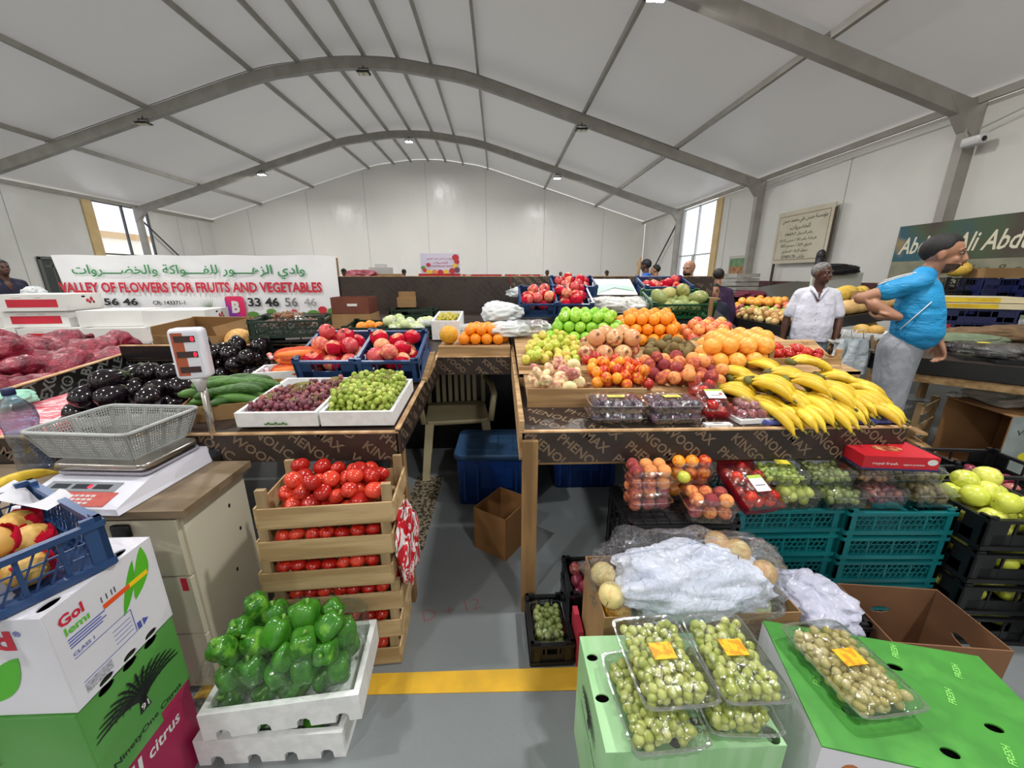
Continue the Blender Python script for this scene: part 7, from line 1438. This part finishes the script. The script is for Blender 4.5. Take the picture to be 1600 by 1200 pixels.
for y in (4.34, 5.8, 8.0): post(b1, 3.3, y, .84, .07)
for x in (3.95, 5.2): post(b1, x, 4.36, .84, .07)
def q4(x0, x1, y0, y1): return [(x0, y0), (x1, y0), (x1, y1), (x0, y1)]
GW = 'fruit on the wall side table'
for kind, q, n, r, lab, lie in (('carrot', q4(3.28, 3.6, 5.75, 6.9), 40, .035, 'orange carrot at the far end of the wall side table', 1), ('orange', q4(3.5, 3.95, 5.9, 7.2), 40, .042, 'small orange on the wall side table behind the carrots', 0), ('red_plum', q4(3.28, 3.5, 5.4, 5.75), 18, .04, 'dark red onion at the edge of the wall side table', 0),
        ('pale_apple', q4(3.28, 3.6, 4.5, 5.4), 56, .042, 'pale yellow apple at the edge of the wall side table, beside the older man', 0), ('green_apple', q4(3.6, 3.9, 4.8, 5.9), 24, .042, 'green apple on the wall side table behind the pale apples', 0), ('grapefruit', q4(3.95, 4.4, 5.6, 6.6), 22, .055, 'large orange fruit in the back row of the wall side table', 0),
        ('red_apple', q4(3.9, 4.4, 4.7, 5.6), 30, .045, 'red apple in the middle of the wall side table', 0), ('orange', q4(3.7, 3.95, 4.34, 4.62), 12, .042, 'orange at the near corner of the wall side table, beside the squashes', 0), ('tomato', q4(3.66, 3.95, 4.30, 4.42), 8, .038, 'tomato at the near edge of the wall side table', 0)):
    for x, y, z, rr in heap(q, n, r, lambda x, y: zs1(x, y), .1, .25): spawn(kind, (x, y, z), rr*(.8 if lie else 1), lab, GW+', '+kind.replace('_', ' '), (PI/2, 0, random.gauss(.5, .4)) if lie else None, {'red_plum': 'onion'}.get(kind) if kind == 'red_plum' else None)
for k, (px, py) in enumerate(((1322, 498), (1339, 492), (1354, 488), (1367, 485), (1380, 481))):
    p = ay(px, py, 4.5); spawn('butternut', (p.x, 4.5, zs1(p.x, 0)+.085), .088, 'tan round squash in the front row, %s' % ('next to the oranges', 'second from the oranges', 'middle one', 'fourth from the oranges', 'behind the man in blue')[k], 'squashes on the wall side table', (PI/2, .3, 1.2))
for k, (px, py, r_) in enumerate(((1313, 461, .1), (1328, 459, .11), (1345, 470, .095), (1306, 472, .09), (1362, 476, .09), (1322, 474, .09))):
    p = ay(px, py, 5.1); z_ = max(p.z, zs1(p.x, 0)+r_); spawn('honeydew', (p.x, 5.1+.05*k, z_), r_, 'big yellow melon, %s of the heap near the older man' % ('topmost by his shoulder', 'topmost, largest', 'upper side', 'lower by his shoulder', 'lower far side', 'lower middle')[k], 'yellow melons on the wall side table', (PI/2, 0, 1.3+.3*k))
open_box('brown carton between the yellow melons and the squashes', (4.85, 4.85, zs1(4.85, 0)+.01), .1, .5, .3, .13, cardboard, holes=False)
lump('dark red net bag among the melons', (4.25, 4.68, zs1(4.25, 0)+.06), (.16, .1, .06), netr, 'net_bag', 'bag', 91)
for k in range(5): b = MB(); b.box(4.5+.02*(k % 2), 4.95, 7.4, 8.1, 1.11+.08*k, 1.17+.08*k); b.box(4.5+.02*(k % 2), 4.95, 7.4, 8.1, 1.17+.08*k, 1.175+.08*k); tag(b.build('foam_box', mat('grey_foam', '9a9892', '86847e', scale=4, rough=.7)), 'grey white flat foam box, %s of the stack by the steel post' % ('lowest', 'second', 'middle', 'fourth', 'topmost')[k], 'box', 'flat foam boxes')
lump('heap of dark green leafy vegetables behind the carrots', (4.0, 7.4, zs1(4, 0)+.07), (.4, .5, .1), mat('leafy_green', '1f3d1c', '35602c', scale=14, rough=.6, bump=1, bscale=30, bdist=.03), 'leafy_greens', 'vegetables', 92)['kind'] = 'stuff'
lump('dark red cloth among the fruit below the foam boxes', (4.5, 6.9, zs1(4.5, 0)+.06), (.25, .2, .07), mat('dark_red_cloth', '5c1428', rough=.7), 'cloth', 'cloth', 93)
b = MB(); b.tube([(5.4, 6.6, 1.18), (5.4, 6.6, 1.75)], [.05, .07], 10); b.ball((5.4, 6.6, 1.78), (.07, .07, .1)); tag(b.build('black_post_cover', black_ink), 'black wrapped post end standing behind the older man', 'post')
lump('black cloth draped on the rail behind the older man', (5.2, 6.0, 1.55), (.32, .07, .07), black_ink, 'cloth', 'cloth', 94, None, .2, 0, False)
b = MB(); b.box(4.9, 5.7, 6.06, 6.1, 1.17, 1.5); tag(b.build('white_board', mat('pale_sheet', 'b9bbb4', rough=.6)), 'pale board standing on the wall side table under the black cloth', 'board')
# second table, angled towards the aisle
t2 = thing('display_table', 'angled black edged table behind the man in blue, with sacks and wrapped trays', 'table', (3.6, 3.0, 0)); ang = math.atan2(-.57, .59); A0 = Vector((2.98, 2.98)); ex = Vector((math.cos(ang), math.sin(ang))); ey = Vector((-ex.y, ex.x)); 
def t2p(u, v, z=0): q = A0+ex*u+ey*v; return Vector((q.x, q.y, z))
def t2box(u0, u1, v0, v1, z0, z1): return [t2p(u0, v0, z0), t2p(u1, v0, z0), t2p(u1, v1, z0), t2p(u0, v1, z0), t2p(u0, v0, z1), t2p(u1, v0, z1), t2p(u1, v1, z1), t2p(u0, v1, z1)]
b = MB(); c4 = [(.05, .02), (2.3, .02), (2.3, 3.4), (1.1, 3.0)]; b.hexa([t2p(u, v, .80) for u, v in c4]+[t2p(u, v, .82) for u, v in c4]); b.build('table_top', phenolic, t2)
b = MB(); b.hexa(t2box(.03, 2.3, .0, .02, .73, .85)); b.hexa(t2box(.03, .05, .0, 1.5, .73, .85)); b.build('edge_board', black_board, t2)
b = MB(); b.hexa(t2box(.05, 2.3, .03, .08, .66, .72)); b.build('wood_beam', wood, t2)
for u, v in ((.12, .1), (1.2, .1), (.12, 1.4), (1.2, 1.4)): p = t2p(u, v); b = MB(); b.hexa([(p.x-.05, p.y-.04, 0), (p.x+.02, p.y-.04, 0), (p.x+.02, p.y+.04, 0), (p.x-.05, p.y+.04, 0), (p.x, p.y-.04, .8), (p.x+.07, p.y-.04, .8), (p.x+.07, p.y+.04, .8), (p.x, p.y+.04, .8)]); b.build('leg', wood_v, t2)
TZ = .822; navyc = mat('navy_crate_plastic', '1b2252', '161c46', scale=4, rough=.45)
def tp(px, py, z=None): return az(px, py, TZ if z is None else z)
tray('white foam tray with papayas beside the man in blue', tp(1356, 524), ang+.5, .46, .34, .04, styro, 'foam_tray')
for k, (px, py) in enumerate(((1346, 514), (1358, 508), (1368, 516))): spawn('yellow_mango', az(px, py, TZ+.07), .055, 'green and yellow papaya on the white tray, %s' % ('at the bag corner', 'middle one', 'next to the man')[k], 'papayas beside the man in blue', (PI/2, 0, ang+.9), 'papaya').name = 'papaya'
tray('white foam tray with a red fruit pack in front of the man in blue', tp(1456, 522), ang, .3, .3, .03, styro, 'foam_tray')
lump('red wrapped fruit pack on the white foam tray', tp(1456, 522, TZ)+Vector((0, 0, .08)), (.12, .1, .06), mat('red_wrap', 'a8202a', 'c23a3a', scale=12, rough=.3), 'fruit_pack', 'fruit pack', 95)
p = tp(1500, 522)
for k in range(2): crate('navy blue crate, %s of the stack under the flat yellow cartons' % ('lower', 'upper')[k], (p.x, p.y, TZ+.145*k), ang+.3, .62, .4, .14, navyc, 'open', 'navy crates on the angled table')
for k in range(2):
    t = thing('yellow_carton', 'flat yellow and white carton, %s of two, on the navy crates' % ('lower', 'upper')[k], 'carton', (p.x+.04*k, p.y+.03*k, TZ+.295+.062*k), ang+.3); b = MB(); b.box(-.36, .36, -.22, .22, 0, .055); b.build('carton_body', mat('cream_carton', 'd8ccaa', 'cfc29c', scale=3, rough=.5), t, True); b = MB(); b.box(-.34, .12, -.2215, -.2205, .006, .048); b.build('yellow_label', mat('yellow_label', 'd8bc28', 'c8a41c', scale=8, rough=.4), t, True)
w0 = az(1545, 508, TZ); w1 = az(1612, 512, TZ)
for k, q in enumerate((w0, w1)):
    for j in range(4): crate('navy crate in the crate wall under the banner, %s layer, %s' % (('bottom', 'second', 'third', 'top')[j], ('beside the black crate' if k == 0 else 'outer column')), (q.x, q.y, TZ+.15*j), ang+.45, .66, .4, .145, navyc, 'open', 'wall of navy crates')
q = az(1482, 505, TZ); crate('black crate standing under the black lattice crate by the banner', (q.x, q.y, TZ), ang+.45, .5, .34, .42, blk, 'open'); crate('black lattice crate on top of another, under the yellow melon', (q.x, q.y, TZ+.435), ang+.45, .5, .34, .17, blk, 'cross')
spawn('honeydew', (q.x-.1, q.y, TZ+.72), .1, 'yellow melon lying on the black lattice crate by the banner', None, (PI/2, 0, .3))
open_box('long brown carton on top of the navy crate wall', (w0.x+.1, w0.y, TZ+.605), ang+.45, .8, .35, .12, cardboard, holes=False)
jute = mat('jute_sack', '7d6448', '6a543c', scale=12, rough=.9, bump=.6, bscale=60); greens = mat('green_sack', '7d8c70', '6c7a60', scale=8, rough=.6)
for k, (px, py, s_, m_, lab) in enumerate(((1502, 534, (.3, .1, .05), greens, 'pale green wrapped produce roll in front of the jute sacks'), (1545, 530, (.34, .16, .07), jute, 'brown jute sack lying behind the pale green roll'), (1592, 532, (.32, .16, .09), jute, 'brown jute sack by the row of white wrapped produce'), (1572, 520, (.3, .14, .12), greens, 'pale green sack squeezed behind the jute sacks'))): lump(lab, tp(px, py)+Vector((0, 0, s_[2]*.62)), s_, m_, 'produce_sack', 'sack', 100+k, None, .1, ang+.3)
for k, (px, py, lab) in enumerate(((1534, 560, 'film wrapped tray of aubergines with yellow sticker, first from the man in blue'), (1584, 566, 'film wrapped tray of aubergines, second from the man in blue'))):
    c_ = tp(px, py); tray('black tray under the %s wrapped aubergines' % ('first', 'second')[k], c_, ang+.3, .34, .3, .02, blk, 'black_tray')
    for i in range(5): spawn('aubergine', c_+Vector((-.13+.065*i, .02-.05*i+.1, .07)), .045, 'aubergine in the %s film wrapped tray' % ('first', 'second')[k], 'wrapped aubergines', (-PI/2, 0, ang+.1), child=False)
    lump(lab, c_+Vector((0, 0, .07)), (.18, .15, .06), film('shiny_film', 'ffffff', .06, .08, 1.0, 16, face=.22), 'film_wrap', 'wrapping', 110+k, None, .06, ang+.3)
    if k == 0: b = MB(); b.plate(oval(0, 0, .045, .03), [], .002, 0, Matrix.Translation(c_+Vector((-.08, -.04, .135)))); tag(b.build('yellow_sticker', yel_st), 'oval yellow sticker on the first wrapped aubergine tray', 'sticker')
q = az(1585, 505, .96); b = MB(); b.box(q.x-.5, q.x+.5, q.y-.1, q.y+.14, TZ, .93); tag(b.build('blue_ledge', navyc), 'dark blue ledge under the row of white wrapped produce', 'ledge')
for i in range(6): lump('white wrapped egg shaped produce in a row at the crate wall', (q.x-.3+.11*i, q.y-.04, .965), (.05, .05, .045), styro, 'wrapped_produce', 'produce', 120+i, 'row of white wrapped produce', .03)
# hanging carrier bags
b = MB(); b.tube([(2.6, 2.93, .96), (3.05, 3.0, .86)], .012, 6); b.tube([(2.6, 2.93, .96), (2.62, 2.9, .94)], .01, 6); b.build('bag_hook_rail', steel, t2)
for k, (px, lab) in enumerate(((1316, 'white plastic carrier bags hanging from the corner of the angled table'), (1334, 'second bunch of white carrier bags hanging next to the first'))):
    p = ay(px, 555, 2.95-.04*k); b = MB()
    def bf(u, v): a = 2*PI*v; w_ = .07+.045*u; return (p.x+w_*math.cos(a)*(1+.1*math.sin(3*a+u*6)), p.y-.02*k+.03*math.sin(a)*(1+.3*math.sin(5*a)), p.z+.13-.27*u+.008*math.sin(7*a))
    b.grid(bf, 12, 28); o = b.build('carrier_bag', mat('white_bag', 'ccd3d6', 'b9c2c6', scale=6, rough=.4, bump=.8, bscale=12, bdist=.03)); tag(o, lab, 'bag', 'hanging carrier bags')
    q = MB(); q.tube([(p.x-.05, p.y, p.z+.12), (p.x-.02, p.y, p.z+.2), (p.x+.03, p.y, p.z+.2), (p.x+.05, p.y, p.z+.12)], .004, 6); q.build('handle', white_ink, o)
# floor clutter under the wall side stall
crate('dark blue crate on the floor under the hanging bags', (3.15, 3.55, 0), .1, .4, .3, .28, navyc, 'open'); lump('blue grey plastic bag on the dark blue crate', (3.15, 3.52, .33), (.16, .12, .07), film('bluegrey_bag', '9aa8b8', .05, .3, .9, 12, .6), 'plastic_bag', 'bag', 131)
for k in range(9):
    a = random.uniform(-.5, .5); x, y = 3.25+.08*(k % 3), 2.75+.12*(k//3); b = MB(); b.box(-.3, .3, -.04, .04, 0, .018); o = b.build('wood_plank', wood); o.location = (x, y, .0+.03*k); o.rotation_euler = (0, 0, a+1.0); tag(o, 'loose wooden plank in the pile beneath the angled table', 'plank', 'loose planks')
t = thing('wooden_crate', 'broken slatted wooden crate lying beside the loose planks', 'crate', (3.62, 3.12, 0)); M = Matrix.Translation((3.62, 3.12, 0)) @ Matrix.Rotation(.5, 4, 'Z')
for z0 in (.02, .18, .34): b = MB(); b.box(-.22, .22, -.15, -.14, z0, z0+.07, 0, M); b.build('side_plank', pale, t)
for x in (-.2, .2): b = MB(); b.box(x-.02, x+.02, -.14, -.1, 0, .43, 0, M); b.build('corner_post', pale_v, t)
t = thing('cardboard_box', 'big open brown carton on its side with a grey printed panel and lemon picture', 'box', (3.86, 2.62, 0), -.15); b = MB(); d_, w_, h_, th = .22, .24, .5, .008
b.box(-d_, d_, -w_, w_, 0, th); b.box(-d_, d_, -w_, w_, h_-th, h_); b.box(-d_, d_, -w_, -w_+th, th, h_-th); b.box(-d_, d_, w_-th, w_, th, h_-th); b.plate(rect(-w_+.01, .01, w_-.01, h_-.01), [rect(-.02, .12, .13, .34)], th, 0, basis((d_, 0, 0), (0, 1, 0), (0, 0, 1))); b.build('box_body', mat('carton_inside', '9a7248', '86603a', scale=2.5, rough=.8), t, True)
b = MB(); b.box(-d_, d_, -w_-.003, -w_, 0, h_); sd = b.build('printed_side', mat('grey_carton_print', '8d9694', '7c8684', scale=6, rough=.6), t, True); M = basis((0, -w_-.0045, 0), (1, 0, 0), (0, 0, 1))
b = MB(); b.plate(oval(-.03, .28, .06, .045), [], .0008, 0, M); b.plate(oval(-.06, .2, .05, .035), [], .0008, 0, M @ Matrix.Translation((0, 0, .0004))); b.build('lemon_print', mat('lemon_yellow', 'c8c022', rough=.5), sd, True); write('Verperani', M @ Matrix.Rotation(.0, 4, 'Z'), -.17, .35, .1, .4, mat('dark_green_print', '2c3c2c', rough=.5), sd, 'lettering', local=True)
lump('big clear plastic bag lying on the brown carton under the angled table', (3.98, 2.7, .56), (.24, .2, .08), film('cloudy_bag', 'd8d2c8', .08, .2, .9, 8, .35), 'plastic_bag', 'bag', 140)
lump('small white crumpled paper at the corner of the brown carton', (3.72, 2.88, .515), (.05, .035, .02), white_ink, 'paper_scrap', 'paper', 141)
# ============================================================ TELL REPEATS APART BY THEIR PLACE
bpy.context.view_layer.update()
_see = {m.name for m in bpy.data.materials if m.use_nodes and any(n.type == 'BSDF_TRANSPARENT' for n in m.node_tree.nodes)}
_dg = bpy.context.evaluated_depsgraph_get(); _C = Vector((0, 0, CAM_H))
def _proj(p):
    x = p.x*math.cos(CAM_Y)-p.y*math.sin(CAM_Y); f = p.x*math.sin(CAM_Y)+p.y*math.cos(CAM_Y); z = p.z-CAM_H
    d = f*math.cos(CAM_P)-z*math.sin(CAM_P); v = f*math.sin(CAM_P)+z*math.cos(CAM_P); return (800+CAM_F*x/max(d, .01), 600-CAM_F*v/max(d, .01))
def _root(o):
    while o.parent is not None: o = o.parent
    return o
def _seen(o):
    if o.type != 'MESH': return True
    vs_ = o.data.vertices; n_ = len(vs_)
    for q_ in range(16):
        t_ = o.matrix_world @ vs_[(q_*n_)//16].co; px, py = _proj(t_)
        if not (0 < px < 1600 and 0 < py < 1200): continue
        d = (t_-_C).normalized(); s_ = _C.copy()
        for _ in range(8):
            ok, loc, nrm, idx, ob, _m = SC.ray_cast(_dg, s_, d)
            if not ok: break
            if _root(ob).name == o.name: return True
            if ob.data.materials and ob.data.materials[0].name in _see: s_ = loc+d*.0008; continue
            break
    return False
_W = ('first', 'second', 'third', 'fourth', 'fifth', 'sixth', 'seventh', 'eighth', 'ninth', 'tenth', 'eleventh', 'twelfth')
_by = {}
for o in list(COL.objects):
    if o.parent is None and o.get('label') and o.get('kind') is None: _by.setdefault(o['label'], []).append(o)
for lab, L_ in _by.items():
    if len(L_) < 2: continue
    V = [(o,)+_proj(o.matrix_world.translation) for o in L_ if _seen(o)]; n = len(V)
    if n < 2: continue
    nb = max(1, min(7, round(n/6))); V.sort(key=lambda q: -q[2]); per = math.ceil(n/nb); nw = len(lab.split())
    for b_ in range(nb):
        row = sorted(V[b_*per:(b_+1)*per], key=lambda q: q[1])
        for i, (o, px, py) in enumerate(row):
            k = len(row); side = 'leftmost' if i == 0 else 'rightmost' if i == k-1 else _W[i]+' from left'
            rw = '' if nb == 1 else ('lowest row' if b_ == 0 else 'top row' if b_ == nb-1 else _W[b_]+' row up')
            new = lab+', '+side+(' in '+rw if rw else '')
            if len(new.split()) > 16: new = ' '.join(lab.split()[:16-len(new.split())+nw])+', '+side+(' in '+rw if rw else '')
            o['label'] = new
